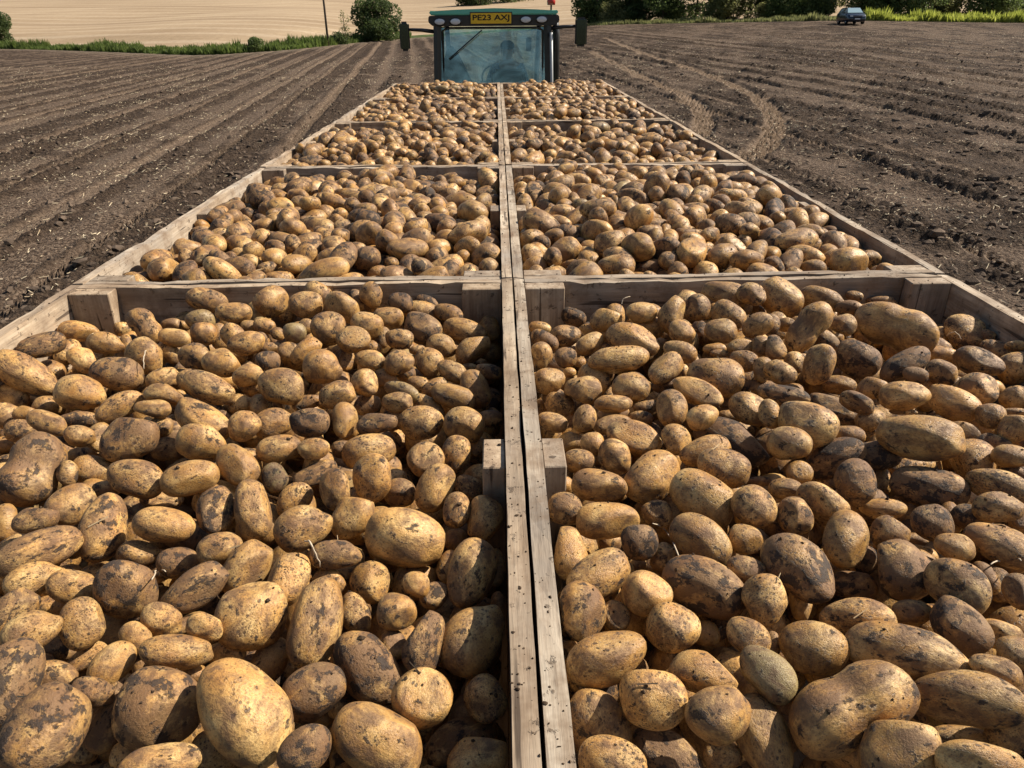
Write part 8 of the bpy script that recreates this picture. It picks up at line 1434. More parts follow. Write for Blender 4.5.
def build_potatoes():
    MP=potato_material(False); MH=potato_material(True)
    tmpl=[gen_potato_mesh('n',s) for s in range(26)]; kid=[gen_potato_mesh('k',s) for s in (31,32,33)]
    for m in tmpl+kid: m.materials.append(MP)
    tr=decode(TOP_POTATOES); fl=decode(UNDER_POTATOES); sims=[decode(h) for h in (HEAP_ONE,HEAP_TWO,HEAP_THREE,HEAP_FOUR)]
    USE=[(0,1,0,0,0,.03),(1,1,1,0,0,.04),(0,2,2,0,0,.035),(1,2,3,0,0,.02),(0,3,1,1,1,.03),(1,3,2,1,0,.025),(0,4,3,1,1,.03),(1,4,0,1,1,.035)]
    groups=[tr,fl]
    for col,row,s,rot,mir,dz in USE:
        o=sims[s].copy()
        if mir: o[:,0]*=-1;o[:,5]*=-1;o[:,6]*=-1
        if rot:
            o[:,0]*=-1;o[:,1]*=-1; w,x,y,z=[o[:,i].copy() for i in (3,4,5,6)]; o[:,3]=-z;o[:,4]=-y;o[:,5]=x;o[:,6]=w
        o[:,0]+=-.6125 if col==0 else .6125; o[:,1]+=1.83*row+.915; o[:,2]+=dz; groups.append(o)
    used=set()
    for i,(src,idx,flag,label) in enumerate(LARGEST):
        t=groups[src][idx]; used.add((src,idx))
        me=kid[i%3] if flag=='k' else tmpl[(i*7)%26]
        o=bpy.data.objects.new('potato',me)
        o.location=(t[0],t[1],t[2]+RIM); o.rotation_mode='QUATERNION'; o.rotation_quaternion=t[3:7]; o.scale=tuple(t[7:10]*.985)
        r=random.random(); mud=random.betavariate(1.1,3.3)
        if flag=='m': mud=random.uniform(.6,.8)
        if flag=='d': mud=random.uniform(.5,.62)
        if flag=='': mud=min(mud,.7)*.8
        o.color=(mud,.65 if flag=='g' else 0,r,1)
        link(o); tag(o,label,'potato','potatoes heaped in the wooden crates')
    # everything smaller: one heap
    Vs=[];Fs=[];Ps=[];Cs=[];off=0
    lod={2:[],3:[]}; base={}
    for sub in (2,3):
        v,f=ico(sub); base[sub]=(v,f,[shape(v,'n',s) for s in range(16)])
    r=np.random.default_rng(4)
    for g,G in enumerate(groups):
        keep=np.array([(g,i) not in used for i in range(len(G))]); H=G[keep]
        sub=3 if (g<=3) else 2
        v,f,sh=base[sub]; n=len(H); M=q2m(H[:,3:7]); which=r.integers(0,16,n)
        P=np.stack(sh)[which]                    # n,v,3
        P=P*(H[:,None,7:10]*1.02); P=np.einsum('nij,nvj->nvi',M,P)+H[:,None,:3]+np.array([0,0,RIM])
        Vs.append(P.reshape(-1,3)); Fs.append((f[None]+(np.arange(n)*len(v))[:,None,None]).reshape(-1,3)+off); off+=n*len(v)
        Ps.append((v[None]*np.array([.62,.5,.47])*(H[:,None,7:10]/.04*.8)+r.uniform(0,90,(n,1,3))).reshape(-1,3))
        mud=r.beta(1.2,3.0,n)*.9; 
        
        if g>=2: mud=np.clip(mud+.07,0,1)  # far crates muddier, part of it standing in for shaded fronts
        C=np.stack([mud,np.where(r.random(n)<.02,.5,0),r.random(n),np.ones(n)],-1); Cs.append(np.repeat(C,len(v),0))
    me=mesh_np('potato_heap',np.concatenate(Vs),np.concatenate(Fs),True)
    at=me.attributes.new('pc','FLOAT_VECTOR','POINT'); at.data.foreach_set('vector',np.concatenate(Ps).astype(np.float32).ravel())
    at=me.attributes.new('ctrl','FLOAT_COLOR','POINT'); at.data.foreach_set('color',np.concatenate(Cs).astype(np.float32).ravel())
    tag(obj('potato_heap',me,MH),'heaped small earthy potatoes filling the crates between the larger ones','potatoes',kind='stuff')

# ------------------------------------------------------------------ crates
WX=wood('weathered_timber_across','x'); WY=wood('weathered_timber_along','y'); WZ=wood('timber_post','z',(.95,.92,.88))
WXg=wood('grey_timber_across','x',(.86,.90,.97)); WYg=wood('grey_timber_along','y',(.98,1.04,1.12)); WZg=wood('grey_timber_post','z',(.8,.82,.86))
W,L,TH,H=1.221,1.822,.028,1.12
def wall_profile(t, side):
    """cross-section of a planked wall: (offset,z) with narrow grooves between planks, top at 0"""
    z=0; out=[]; inn=[]
    for k in range(6):
        h=.178
        out+= [(0,z-(.0 if k==0 else .003)),(0,z-h)]; inn+=[(t,z-(.0 if k==0 else .003)),(t,z-h)]
        if k<5: out+=[(.006,z-h-.0015)]; inn+=[(t-.006,z-h-.0015)]
        z-=h+.003
    return out+inn[::-1]
def board_me(name, poly, axis, a, b, n=28):
    """rough sawn planked wall: many short lengths whose edges wander by a millimetre or so"""
    bm=bmesh.new(); R=[]; m=len(poly); ph=[random.uniform(0,6.28) for _ in range(6)]
    for i in range(n+1):
        t=a+(b-a)*i/n; row=[]
        for k,(u,z) in enumerate(poly):
            top=(k in (0,len(poly)-1)); du=random.uniform(-.0009,.0009); dz=(random.uniform(-.0022,.0006)+.0022*math.sin(t*5+ph[0])+.0012*math.sin(t*13+ph[1]) if top else 0)
            if top and random.random()<.12: dz-=random.uniform(.001,.005)
            row.append(bm.verts.new((t,u+du,z+dz) if axis=='x' else (u+du,t,z+dz)))
        R.append(row)
    for r0,r1 in zip(R,R[1:]):
        for k in range(m): bm.faces.new((r0[k],r0[(k+1)%m],r1[(k+1)%m],r1[k]))
    bm.faces.new(R[0][::-1]); bm.faces.new(R[-1])
    return from_bm(name,bm,False)
def build_crate(name,label,cx,cy,grey,rz):
    root=empty(name,(cx,cy,RIM),rz); tag(root,label,'crate','wooden potato crates in two rows on the trailer')
    wx,wy,wz=(WXg,WYg,WZg) if grey else (WX,WY,WZ)
    for s in (-1,1):
        pf=[(s*(W/2-a),z) for a,z in wall_profile(TH,s)]
        obj('side_wall',board_me('side_wall',pf,'y',-L/2,L/2),wy,root)
        pf=[(s*(L/2-a),z-.0015) for a,z in wall_profile(TH,s)]
        obj('end_wall',board_me('end_wall',pf,'x',-W/2+TH+.002,W/2-TH-.002),wx,root)
        for t in (-1,1):
            px,py=s*(W/2-TH-.001-.054),t*(L/2-TH-.0015-.025)
            obj('corner_post',box_me('corner_post',(px,py,-.52),(.108,.05,1.035),.002),wz,root)
        obj('side_post',box_me('side_post',(s*(W/2-TH-.001-.019),.0,-.53),(.038,.093,1.04),.002),wz,root)
    obj('floor_boards',box_me('floor_boards',(0,0,-1.075),(W-.002,L-.002,.02)),wy,root)
    for s in (-1,0,1): obj('skid',box_me('skid',(s*.54,0,-1.126),(.09,L-.02,.078),.003),wy,root)
    return root

# ------------------------------------------------------------------ loose soil on the load
def build_crumbs():
    bpy.context.view_layer.update(); dg=bpy.context.evaluated_depsgraph_get()
    bm=bmesh.new(); bmesh.ops.create_icosphere(bm,subdivisions=1,radius=1); bv=np.array([v.co[:] for v in bm.verts]); bf=np.array([[v.index for v in f.verts] for f in bm.faces]); bm.free()
    P=[];Rr=[];St=[]
    for k in range(9000):
        x=random.uniform(-1.21,1.21); y=random.random()**1.7*5.4+.15
        if random.random()<.03: x=random.choice((-1,1))*random.choice((.018,1.20,.018))+random.uniform(-.012,.012)
        hit,loc,nor,idx,ob,_=sc.ray_cast(dg,Vector((x,y,RIM+.6)),Vector((0,0,-1)))
        if not hit or nor.z<.55 or loc.z<RIM-.5: continue
        P.append(loc[:]); Rr.append(min(.0036,random.gammavariate(1.5,.0006)+.0006))
        if abs(abs(loc.x)-.6)<.53 and random.random()<.03: St.append(loc[:])
    P=np.array(P);Rr=np.array(Rr);n=len(P)
    V=bv[None]*(1+rng.uniform(-.35,.35,(n,len(bv),1)))*Rr[:,None,None]*rng.uniform(.6,1.3,(n,1,3))+P[:,None]
    Fc=bf[None]+np.arange(n)[:,None,None]*len(bv)
    m=NT('crumb_earth'); o=m.obj(); m.fin(m.ramp(m.noise(o,40,3),[(.3,(.030,.020,.014)),(.7,(.12,.078,.048))]),.95,None,.1)
    tag(obj('soil_crumbs',mesh_np('soil_crumbs',V.reshape(-1,3),Fc.reshape(-1,3)),m.m),'crumbs of dark earth lying on the potatoes and crate boards','soil',kind='stuff')
    St=np.array(St);n=len(St);a=rng.uniform(0,6.28,n);Ln=rng.uniform(.005,.017,n);d=np.stack([np.cos(a),np.sin(a),rng.uniform(-.1,.1,n)],-1);sd=np.stack([-np.sin(a),np.cos(a),0*a],-1)*.0006
    up=np.array([0,0,.0016]); base=St+np.array([0,0,.001])
    Vs=np.stack([base-d*Ln[:,None]+sd,base-d*Ln[:,None]-sd,base-d*Ln[:,None]+up,base+d*Ln[:,None]+sd+up*2,base+d*Ln[:,None]-sd+up*2,base+d*Ln[:,None]+up*3],1)
    tri=np.array([[0,1,4],[0,4,3],[1,2,5],[1,5,4],[2,0,3],[2,3,5]])
    m=NT('root_fibre').fin((.50,.37,.22),.8,None,.2)
    tag(obj('root_fibres',mesh_np('root_fibres',Vs.reshape(-1,3),(tri[None]+np.arange(n)[:,None,None]*6).reshape(-1,3)),m),'short broken root fibres lying on the potatoes','roots',kind='stuff')

# ------------------------------------------------------------------ trailer
def build_trailer():
    root=empty('flatbed_trailer',(0,4.6,0)); tag(root,'long flatbed farm trailer carrying the potato crates behind the tractor','trailer')
    st=paint('trailer_paint',(.30,.05,.03),.5,dirt=.5); dk=NT('deck_plate').fin((.10,.095,.09),.6,None,.4); rub=NT('tyre_rubber').fin((.025,.024,.023),.85,None,.2); hub=paint('hub_paint',(.5,.5,.48),.5)
    zt=RIM-1.166
    obj('deck',box_me('deck',(0,.05,zt-.03),(2.5,9.5,.055),.004),dk,root)
    for s in (-1,1):
        obj('side_rail',box_me('side_rail',(s*1.27,.05,zt-.08),(.035,9.5,.16),.004),st,root)
        obj('chassis_beam',box_me('chassis_beam',(s*.42,.05,zt-.20),(.09,9.4,.28),.006),st,root)
        for y in (-2.7,-1.5):
            def ring(r0,r1,w,name,m,x=s*1.02,y=y):
                bm=bmesh.new(); n=40; prof=[(r0,-w),(r1*.96,-w),(r1,-w*.75),(r1,w*.75),(r1*.96,w),(r0,w)]
                R=[[bm.verts.new((x+b,y+a*math.cos(2*math.pi*k/n),.48+a*math.sin(2*math.pi*k/n))) for a,b in prof] for k in range(n)]
                for k in range(n):
                    for i in range(len(prof)): bm.faces.new((R[k][i],R[k][(i+1)%len(prof)],R[(k+1)%n][(i+1)%len(prof)],R[(k+1)%n][i]))
                return from_bm(name,bm,False)
            wh=obj('wheel',ring(.26,.48,.19,'tyre',rub),rub,root); obj('rim',ring(.05,.265,.10,'rim',hub),hub,wh)
    for y in (-2.7,-1.5): obj('axle',tube_me('axle',[(-.95,y,.48),(.95,y,.48)],.055),st,root)
    obj('drawbar',prism_me('drawbar',[(-.35,4.7),(.35,4.7),(.07,5.9),(-.07,5.9)],'z',.72,.86,.01),st,root)

# ------------------------------------------------------------------ tractor
def skin(name, pts, edges, radii, sub=2):
    me=bpy.data.meshes.new(name); me.from_pydata([tuple(p) for p in pts],edges,[]); o=bpy.data.objects.new(name,me); COL.objects.link(o)
    md=o.modifiers.new('s','SKIN'); md.use_smooth_shade=True
    for v,r in zip(me.skin_vertices[0].data,radii): v.radius=(r,r) if not hasattr(r,'__len__') else r
    me.skin_vertices[0].data[0].use_root=True
    s=o.modifiers.new('u','SUBSURF'); s.levels=s.render_levels=sub
    dg=bpy.context.evaluated_depsgraph_get(); m2=bpy.data.meshes.new_from_object(o.evaluated_get(dg)); m2.name=name
    bpy.data.objects.remove(o); 
    for p in m2.polygons: p.use_smooth=True
    return m2
def ell_bm(bm, c, r, rot=None, sub=3):
    res=bmesh.ops.create_icosphere(bm,subdivisions=sub,radius=1)
    for v in res['verts']:
        p=Vector((v.co.x*r[0],v.co.y*r[1],v.co.z*r[2])); v.co=(rot@p if rot else p)+Vector(c)
def glass(name, tint=(.86,.96,.98), rough=0.0):
    t=NT(name); t.t.nodes.remove(t.b)
    tr=t.n('ShaderNodeBsdfTransparent'); tr.inputs[0].default_value=(*tint,1); gl=t.n('ShaderNodeBsdfGlossy'); gl.inputs['Roughness'].default_value=.02; gl.inputs[0].default_value=(.80,1,.92,1)
    fr=t.n('ShaderNodeFresnel'); fr.inputs['IOR'].default_value=1.5; df=t.n('ShaderNodeBsdfDiffuse'); df.inputs[0].default_value=(.30,.33,.30,1)
    m=t.n('ShaderNodeMixShader'); sm_=t.ramp(t.noise(t.obj(),2.3,5,.7,1.2),[(.40,.02),(.62,.16)]); t.l(t.math('ADD',fr.outputs[0],sm_),m.inputs[0]); t.l(tr.outputs[0],m.inputs[1]); t.l(gl.outputs[0],m.inputs[2])  # patchy gloss, tinted green, imitates greenery reflected in the pane
    m2=t.n('ShaderNodeMixShader'); o=t.obj(); t.l(t.ramp(t.noise(o,7,5,.7),[(.4,.02),(.75,.09)]),m2.inputs[0]); t.l(m.outputs[0],m2.inputs[1]); t.l(df.outputs[0],m2.inputs[2])
    t.l(m2.outputs[0],t.out.inputs[0]); return t.m
def build_tractor():
    YR=10.45; o0=on_y(494,30,YR); cx=o0.x
    root=empty('tractor',(cx,YR,0)); tag(root,'green farm tractor with glazed cab pulling the crate trailer','tractor')
    P=lambda px,py,Y=YR:(on_y(px,py,Y)-Vector((cx,YR,0)))
    blk=paint('black_trim',(.012,.013,.014),.35,dirt=.10); grn=paint('green_bodywork',(.035,.16,.075),.35,dirt=.15); tl=paint('roof_green',(.14,.58,.42),.32,dirt=.12)
    gls=glass('cab_glass'); dark=paint('cab_interior',(.03,.03,.032),.7,dirt=.2); rub=paint('tractor_rubber',(.02,.02,.02),.8,dirt=.5); glint=paint('pale_glint',(.45,.46,.46),.4,dirt=.2)
    ztop=P(494,9).z; zband=P(494,26).z; zmid=P(494,12.2).z; x0=P(428.5,17).x; x1=P(559,17).x; depth=1.75
    # roof: green cap, black band
    mid=(x0+x1)/2; hw=(x1-x0)/2
    cap=[(x0+.02,zmid-.03),(x0+.01,zmid+.02),(x0+.10,ztop-.018),(x0+.35,ztop-.005),(mid,ztop+.01),(x1-.35,ztop-.005),(x1-.10,ztop-.018),(x1-.01,zmid+.02),(x1-.02,zmid-.03)]
    obj('roof',prism_me('roof',cap,'y',-.02,depth,.012),tl,root)
    band=[(x0,zmid-.035),(x0-.01,zband+.05),(x0+.05,zband),(x1-.05,zband),(x1+.01,zband+.05),(x1,zmid-.035)]
    fr=obj('roof_band',prism_me('roof_band',band,'y',.0,depth-.05,.01),blk,root)
    lens=NT('work_lamp_lens').fin((.75,.77,.78),.15,None,.6)
    for px,py in ((439.8,21.8),(455.5,21.6),(525.8,19.6),(541.7,19.4)):
        p=P(px,py); bm=bmesh.new(); n=20; a,b=.082,.046; R=[]
        for (k,dy) in ((1,-.012),(1,-.03),(.86,-.036),(.8,-.03)):
            R.append([bm.verts.new((p.x+a*k*math.cos(2*math.pi*i/n),dy,p.z+b*k*math.sin(2*math.pi*i/n))) for i in range(n)])
        for r0,r1 in zip(R,R[1:]):
            for i in range(n): bm.faces.new((r0[i],r0[(i+1)%n],r1[(i+1)%n],r1[i]))
        bm.faces.new(R[0]); bm.faces.new(R[-1])
        lh=obj('work_lamp',from_bm('work_lamp',bm,False),blk,root)
        bm=bmesh.new(); ell_bm(bm,(p.x,-.029,p.z),(a*.8,.014,b*.8),None,3); obj('lens',from_bm('lens',bm,True),lens,lh)
    # number plate
    a=P(470.7,13.2); b=P(511.2,23.4); yel=NT('plate_yellow').fin((1.0,.60,.02),.45,None,.4); pb=NT('plate_black').fin((.01,.01,.01),.5,None,.3)
    holder=obj('plate_holder',box_me('plate_holder',((a.x+b.x)/2,-.012,(a.z+b.z)/2),(b.x-a.x+.03,.02,a.z-b.z+.03),.004),blk,root)
    pl=obj('number_plate',box_me('number_plate',((a.x+b.x)/2,-.026,(a.z+b.z)/2),(b.x-a.x,.006,a.z-b.z),.001),yel,root)
    cu=bpy.data.curves.new('plate_text','FONT'); cu.body='PE23 AXJ'; cu.size=.1; cu.align_x='CENTER'; cu.align_y='CENTER'; cu.extrude=.001; cu.offset=.0018
    to=bpy.data.objects.new('plate_text',cu); COL.objects.link(to); bpy.context.view_layer.update()
    tm=bpy.data.meshes.new_from_object(to.evaluated_get(bpy.context.evaluated_depsgraph_get())); bpy.data.objects.remove(to)
    co=np.array([v.co[:] for v in tm.vertices]); w=co[:,0].max()-co[:,0].min(); h=co[:,1].max()-co[:,1].min(); cxm=(co[:,0].max()+co[:,0].min())/2; cym=(co[:,1].max()+co[:,1].min())/2
    sx=(b.x-a.x)*.91/w; sz=(a.z-b.z)*.70/h
    for v in tm.vertices: v.co=((a.x+b.x)/2+(v.co.x-cxm)*sx,-.031-v.co.z,(a.z+b.z)/2+(v.co.y-cym)*sz)
    tm.name='plate_lettering'; tx=obj('plate_lettering',tm,pb,pl); tag(tx,'black PE23 AXJ registration lettering')
    # cab frame: pillars lean inward slightly to the roof
    zb=1.42
    def pillar(xt,yt,xb,yb,r=.05,m=blk): obj('pillar',tube_me('pillar',[(xb,yb,zb),((xt+xb)/2*1.0,(yt+yb)/2,(zb+zband)/2),(xt,yt,zband+.01)],[r,r,r],6,False),m,root)
    xl,xr=P(437,30).x,P(548,30).x; fy=depth-.12
    pillar(xl,.06,xl-.05,.02,.055); pillar(xr,.06,xr+.05,.02,.055); pillar(xl+.03,fy,xl+.10,fy+.10,.04); pillar(xr-.03,fy,xr-.10,fy+.10,.04)
    pillar(xl-.02,.85,xl-.06,.80,.03); pillar(xr+.02,.85,xr+.06,.80,.03)
    obj('pillar_glint',tube_me('pillar_glint',[(xr+.075,-.03,zb+.1),(xr+.04,-.03,zband-.08)],.02),glint,root)  # pale rod added as the reflection strip on the right pillar
    # glazing
    def pane(name,q,th=(0,.006,0)):
        bm=bmesh.new(); q=[Vector(p) for p in q]; th=Vector(th); A=[bm.verts.new(p) for p in q]; B=[bm.verts.new(p+th) for p in q]
        bm.faces.new(A); bm.faces.new(B[::-1])
        for i in range(4): bm.faces.new((A[i],A[(i+1)%4],B[(i+1)%4],B[i]))
        return obj(name,from_bm(name,bm),gls,root)
    pane('rear_window',[(xl+.05,.10,zband-.01),(xr-.05,.10,zband-.01),(xr+.0,-.06,zb),(xl-.0,-.06,zb)])
    obj('window_seal',tube_me('window_seal',[(xl+.055,.06,zb+.3),(xl+.065,.05,zband-.05),(xl+.12,.05,zband-.02),(xr-.12,.05,zband-.02),(xr-.065,.05,zband-.05),(xr-.055,.06,zb+.3)],.014,6),blk,root)
    pane('windscreen',[(xl+.07,fy,zband-.01),(xr-.07,fy,zband-.01),(xr-.14,fy+.10,zb),(xl+.14,fy+.10,zb)])
    for xx,s in ((xl,-1),(xr,1)): pane('side_window',[(xx,.12,zband-.01),(xx,fy-.06,zband-.01),(xx+s*.04,fy,zb),(xx+s*.04,.08,zb)],(s*.006,0,0))
    # wiper on rear glass
    a=P(482,30);b=P(449,59); obj('wiper',tube_me('wiper',[(a.x,-.03,a.z),(b.x,-.03,b.z)],.008,6),blk,root)
    # floor, dash, steering column, seat
    obj('cab_base',box_me('cab_base',(mid,.85,1.38),(1.5,1.75,.12),.02),blk,root)
    obj('dashboard',box_me('dashboard',(mid,fy-.12,1.88),(.55,.28,.5),.05,seg=2),dark,root)
    bm=bmesh.new(); n=24; R=[]
    for i in range(n):
        t=2*math.pi*i/n; c=Vector((mid+.19*math.cos(t),fy-.42+.10*math.sin(t),2.20+.16*math.sin(t))); d=Vector((math.cos(t),.5*math.sin(t),.85*math.sin(t))).normalized(); e=Vector((0,-.85,.5))
        R.append([bm.verts.new(c+(d*math.cos(q)+e*math.sin(q))*.014) for q in (0,1.57,3.14,4.71)])
    for i in range(n):
        for k in range(4): bm.faces.new((R[i][k],R[i][(k+1)%4],R[(i+1)%n][(k+1)%4],R[(i+1)%n][k]))
    obj('steering_wheel',from_bm('steering_wheel',bm,True),dark,root)
    # driver's seat and the lower passenger seat
    sx=P(509,50).x
    se=obj('seat',box_me('seat',(sx,.62,1.78),(.50,.48,.14),.05,seg=3),dark,root); obj('backrest',box_me('backrest',(sx,.36,2.08),(.46,.12,.56),.05,Matrix.Rotation(-.12,3,'X'),3),dark,se)
    px_=P(455,60).x
    obj('passenger_seat',prism_me('passenger_seat',[(px_-.20,1.45),(px_+.22,1.45),(px_+.24,2.10),(px_+.12,2.28),(px_-.02,2.62),(px_-.12,2.66),(px_-.22,2.35)],'y',.55,.68,.03),dark,root)
    # interior mirror on the right
    m0=P(529.5,45); obj('cab_mirror',box_me('cab_mirror',(m0.x,.25,m0.z),(.07,.02,.17),.012,seg=2),dark,root)
    # mirrors outside
    for s,(ax,ay),(bx,by),(mx0,my0,mx1,my1) in ((-1,(433,31.6),(411,29.5),(399.3,21.6,411,51)),(1,(551,28.3),(575,26),(575,17.2,586,46.4))):
        a=P(ax,ay);b=P(bx,by); arm=obj('mirror_arm',tube_me('mirror_arm',[(a.x,.05,a.z),((a.x+b.x)/2,-.02,(a.z+b.z)/2+.005),(b.x+s*.03,-.04,b.z)],[.026,.022,.018]),blk,root)
        p0=P(mx0,my0);p1=P(mx1,my1); c=((p0.x+p1.x)/2,-.05,(p0.z+p1.z)/2); sz=(p1.x-p0.x,.07,p0.z-p1.z)
        mh=obj('mirror',box_me('mirror',c,sz,.03,seg=3),blk,root)
        gm=NT('mirror_glass').fin((.07,.10,.09),.10,None,.5,1.0)
        obj('mirror_glass',box_me('mirror_glass',(c[0],-.088,c[2]),(sz[0]-.03,.006,sz[2]-.05),.003),gm,mh)
    # exhaust stack at the right hand front pillar and beacon
    e0=P(556,14);
    obj('exhaust_stack',tube_me('exhaust_stack',[(e0.x+.03,.35,1.5),(e0.x+.03,.35,e0.z-.25),(e0.x+.02,.35,e0.z)],[.05,.05,.035],14),blk,root)
    q=P(551.8,4); bc=obj('beacon_stem',tube_me('beacon_stem',[(q.x,.12,ztop-.03),(q.x,.12,q.z+.0)],[.012,.012],8),blk,root)
    red=NT('beacon_lens').fin((.50,.03,.02),.25,None,.5); obj('beacon',tube_me('beacon',[(q.x,.12,q.z-.01),(q.x,.12,q.z+.03),(q.x,.12,q.z+.07),(q.x,.12,q.z+.09)],[.05,.055,.05,.025],16),red,bc)
    # body below
    obj('bonnet',prism_me('bonnet',[(-.36,1.1),(.36,1.1),(.38,1.75),(.28,1.88),(-.28,1.88),(-.38,1.75)],'y',depth+.05,depth+2.1,.04,3),grn,root)
    obj('gearbox',box_me('gearbox',(0,1.4,.85),(.55,3.6,.7),.06,seg=2),blk,root)
    def wheel(x,y,R,w,yr):
        bm=bmesh.new(); n=72; prof=[(R*.52,-w),(R*.9,-w*1.02),(R*.965,-w*.9),(R*.97,w*.9),(R*.9,w*1.02),(R*.52,w)]
        Rr=[[bm.verts.new((x+b,y+a*math.cos(2*math.pi*k/n),R+a*math.sin(2*math.pi*k/n))) for a,b in prof] for k in range(n)]
        for k in range(n):
            for i in range(len(prof)): bm.faces.new((Rr[k][i],Rr[k][(i+1)%6],Rr[(k+1)%n][(i+1)%6],Rr[(k+1)%n][i]))
        for k in range(20):
            for s in (-1,1):
                t=2*math.pi*(k+.5*(s>0))/20; rot=Matrix.Rotation(t,3,'X')@Matrix.Rotation(s*.6,3,'Y').to_3x3()
                c=Vector((x+s*w*.45,y,R))+Matrix.Rotation(t,3,'X')@Vector((0,0,R*.975)); add_box(bm,c,(w*1.0,R*.06,R*.07),Matrix.Rotation(t,3,'X')@Matrix.Rotation(s*.55,3,'Z'))
        wh=obj('wheel',from_bm('wheel',bm),rub,root)
        bm=bmesh.new(); n=36; prof=[(.08,-w*.2),(R*.5,-w*.5),(R*.54,-w*.9),(R*.54,w*.9),(R*.5,w*.5),(.08,w*.2)]
        Rr=[[bm.verts.new((x+b,y+a*math.cos(2*math.pi*k/n),R+a*math.sin(2*math.pi*k/n))) for a,b in prof] for k in range(n)]
        for k in range(n):
            for i in range(6): bm.faces.new((Rr[k][i],Rr[k][(i+1)%6],Rr[(k+1)%n][(i+1)%6],Rr[(k+1)%n][i]))
        obj('rim',from_bm('rim',bm),yel,wh)
    for s in (-1,1):
        wheel(s*.95,.55,.93,.27,0); wheel(s*.90,3.1,.68,.22,0)
        fp=[]
        for k in range(9):
            t=math.radians(15+150*k/8); fp.append((.55+1.02*math.cos(t),.93+1.02*math.sin(t)))
        fp+= [(y_*.96+.55*.04,z_*.96+.93*.04) for y_,z_ in fp[::-1]]
        obj('mudguard',prism_me('mudguard',fp,'x',s*.95-.28,s*.95+.28,.008),grn,root)
    # the driver, facing forward, hands on the wheel
    D=Vector((cx,YR,0)); hx=P(508,45).x; skn=NT('skin').fin((.42,.24,.17),.6,None,.3)
    pts=[(hx,.55,1.90),(hx,.54,2.08),(hx,.53,2.27),(hx,.55,2.40),(hx,.57,2.46),(hx,.59,2.55),(hx,.59,2.62),
         (hx-.17,.55,2.36),(hx-.26,.70,2.14),(hx-.19,.98,2.16),(hx+.17,.55,2.36),(hx+.26,.70,2.14),(hx+.19,.98,2.16),
         (hx-.11,.60,1.88),(hx-.15,.98,1.87),(hx-.15,1.08,1.50),(hx-.15,1.20,1.46),(hx+.11,.60,1.88),(hx+.15,.98,1.87),(hx+.15,1.08,1.50),(hx+.15,1.20,1.46)]
    ed=[(0,1),(1,2),(2,3),(3,4),(4,5),(5,6),(3,7),(7,8),(8,9),(3,10),(10,11),(11,12),(0,13),(13,14),(14,15),(15,16),(0,17),(17,18),(18,19),(19,20)]
    ra=[(.15,.12),(.16,.12),(.18,.12),(.12,.09),.055,(.082,.095),(.075,.088),.065,.050,.036,.065,.050,.036,.085,.07,.05,.045,.085,.07,.05,.045]
    # shrink z to suit the cab
    body=skin('person',pts,ed,ra); bm=bmesh.new(); bm.from_mesh(body)
    ell_bm(bm,(hx,.685,2.565),(.014,.02,.02),None,2)                                     # nose
    for s in (-1,1):
        ell_bm(bm,(hx+s*.083,.59,2.57),(.012,.022,.034),None,2)                          # ears
        for k in range(5): tube_bm(bm,[(hx+s*.19+s*(k-2)*.016,1.0,2.17),(hx+s*.19+s*(k-2)*.018,1.05,2.19),(hx+s*.19+s*(k-2)*.016,1.07,2.165)],[.010,.009,.008],6)
    me=from_bm('person',bm,True); p=obj('person',me,skn); p.location=(cx,YR,0)
    tag(p,'driver in dark cap and checked shirt seated inside the tractor cab','person')
    t=NT('checked_shirt'); o=t.obj(); ck=t.n('ShaderNodeTexChecker'); ck.inputs['Scale'].default_value=22; t.l(o,ck.inputs['Vector']); ck.inputs[1].default_value=(.10,.16,.26,1); ck.inputs[2].default_value=(.32,.38,.44,1)
    t.fin(ck.outputs[0],.85,t.bump(t.noise(o,12,3),.3,.02),.1)
    sh=skin('shirt',[pts[i] for i in (0,1,2,3,7,8,10,11)],[(0,1),(1,2),(2,3),(3,4),(4,5),(3,6),(6,7)],[(.165,.135),(.175,.135),(.195,.135),(.13,.10),.082,.066,.082,.066])
    obj('shirt',sh,t.m,p)
    tr=skin('trousers',[pts[i] for i in (0,13,14,15,17,18,19)],[(0,1),(1,2),(2,3),(0,4),(4,5),(5,6)],[(.16,.13),.10,.085,.065,.10,.085,.065]); obj('trousers',tr,NT('denim').fin((.04,.05,.08),.9,None,.1),p)
    bm=bmesh.new(); ell_bm(bm,(hx,.575,2.635),(.098,.112,.075),None,3)
    for v in list(bm.verts):
        if v.co.z<2.60: v.co.z=2.60
    add_box(bm,(hx,.715,2.605),(.13,.12,.012)); obj('cap',from_bm('cap',bm,True),NT('cap_cloth').fin((.025,.03,.045),.9,None,.1),p)

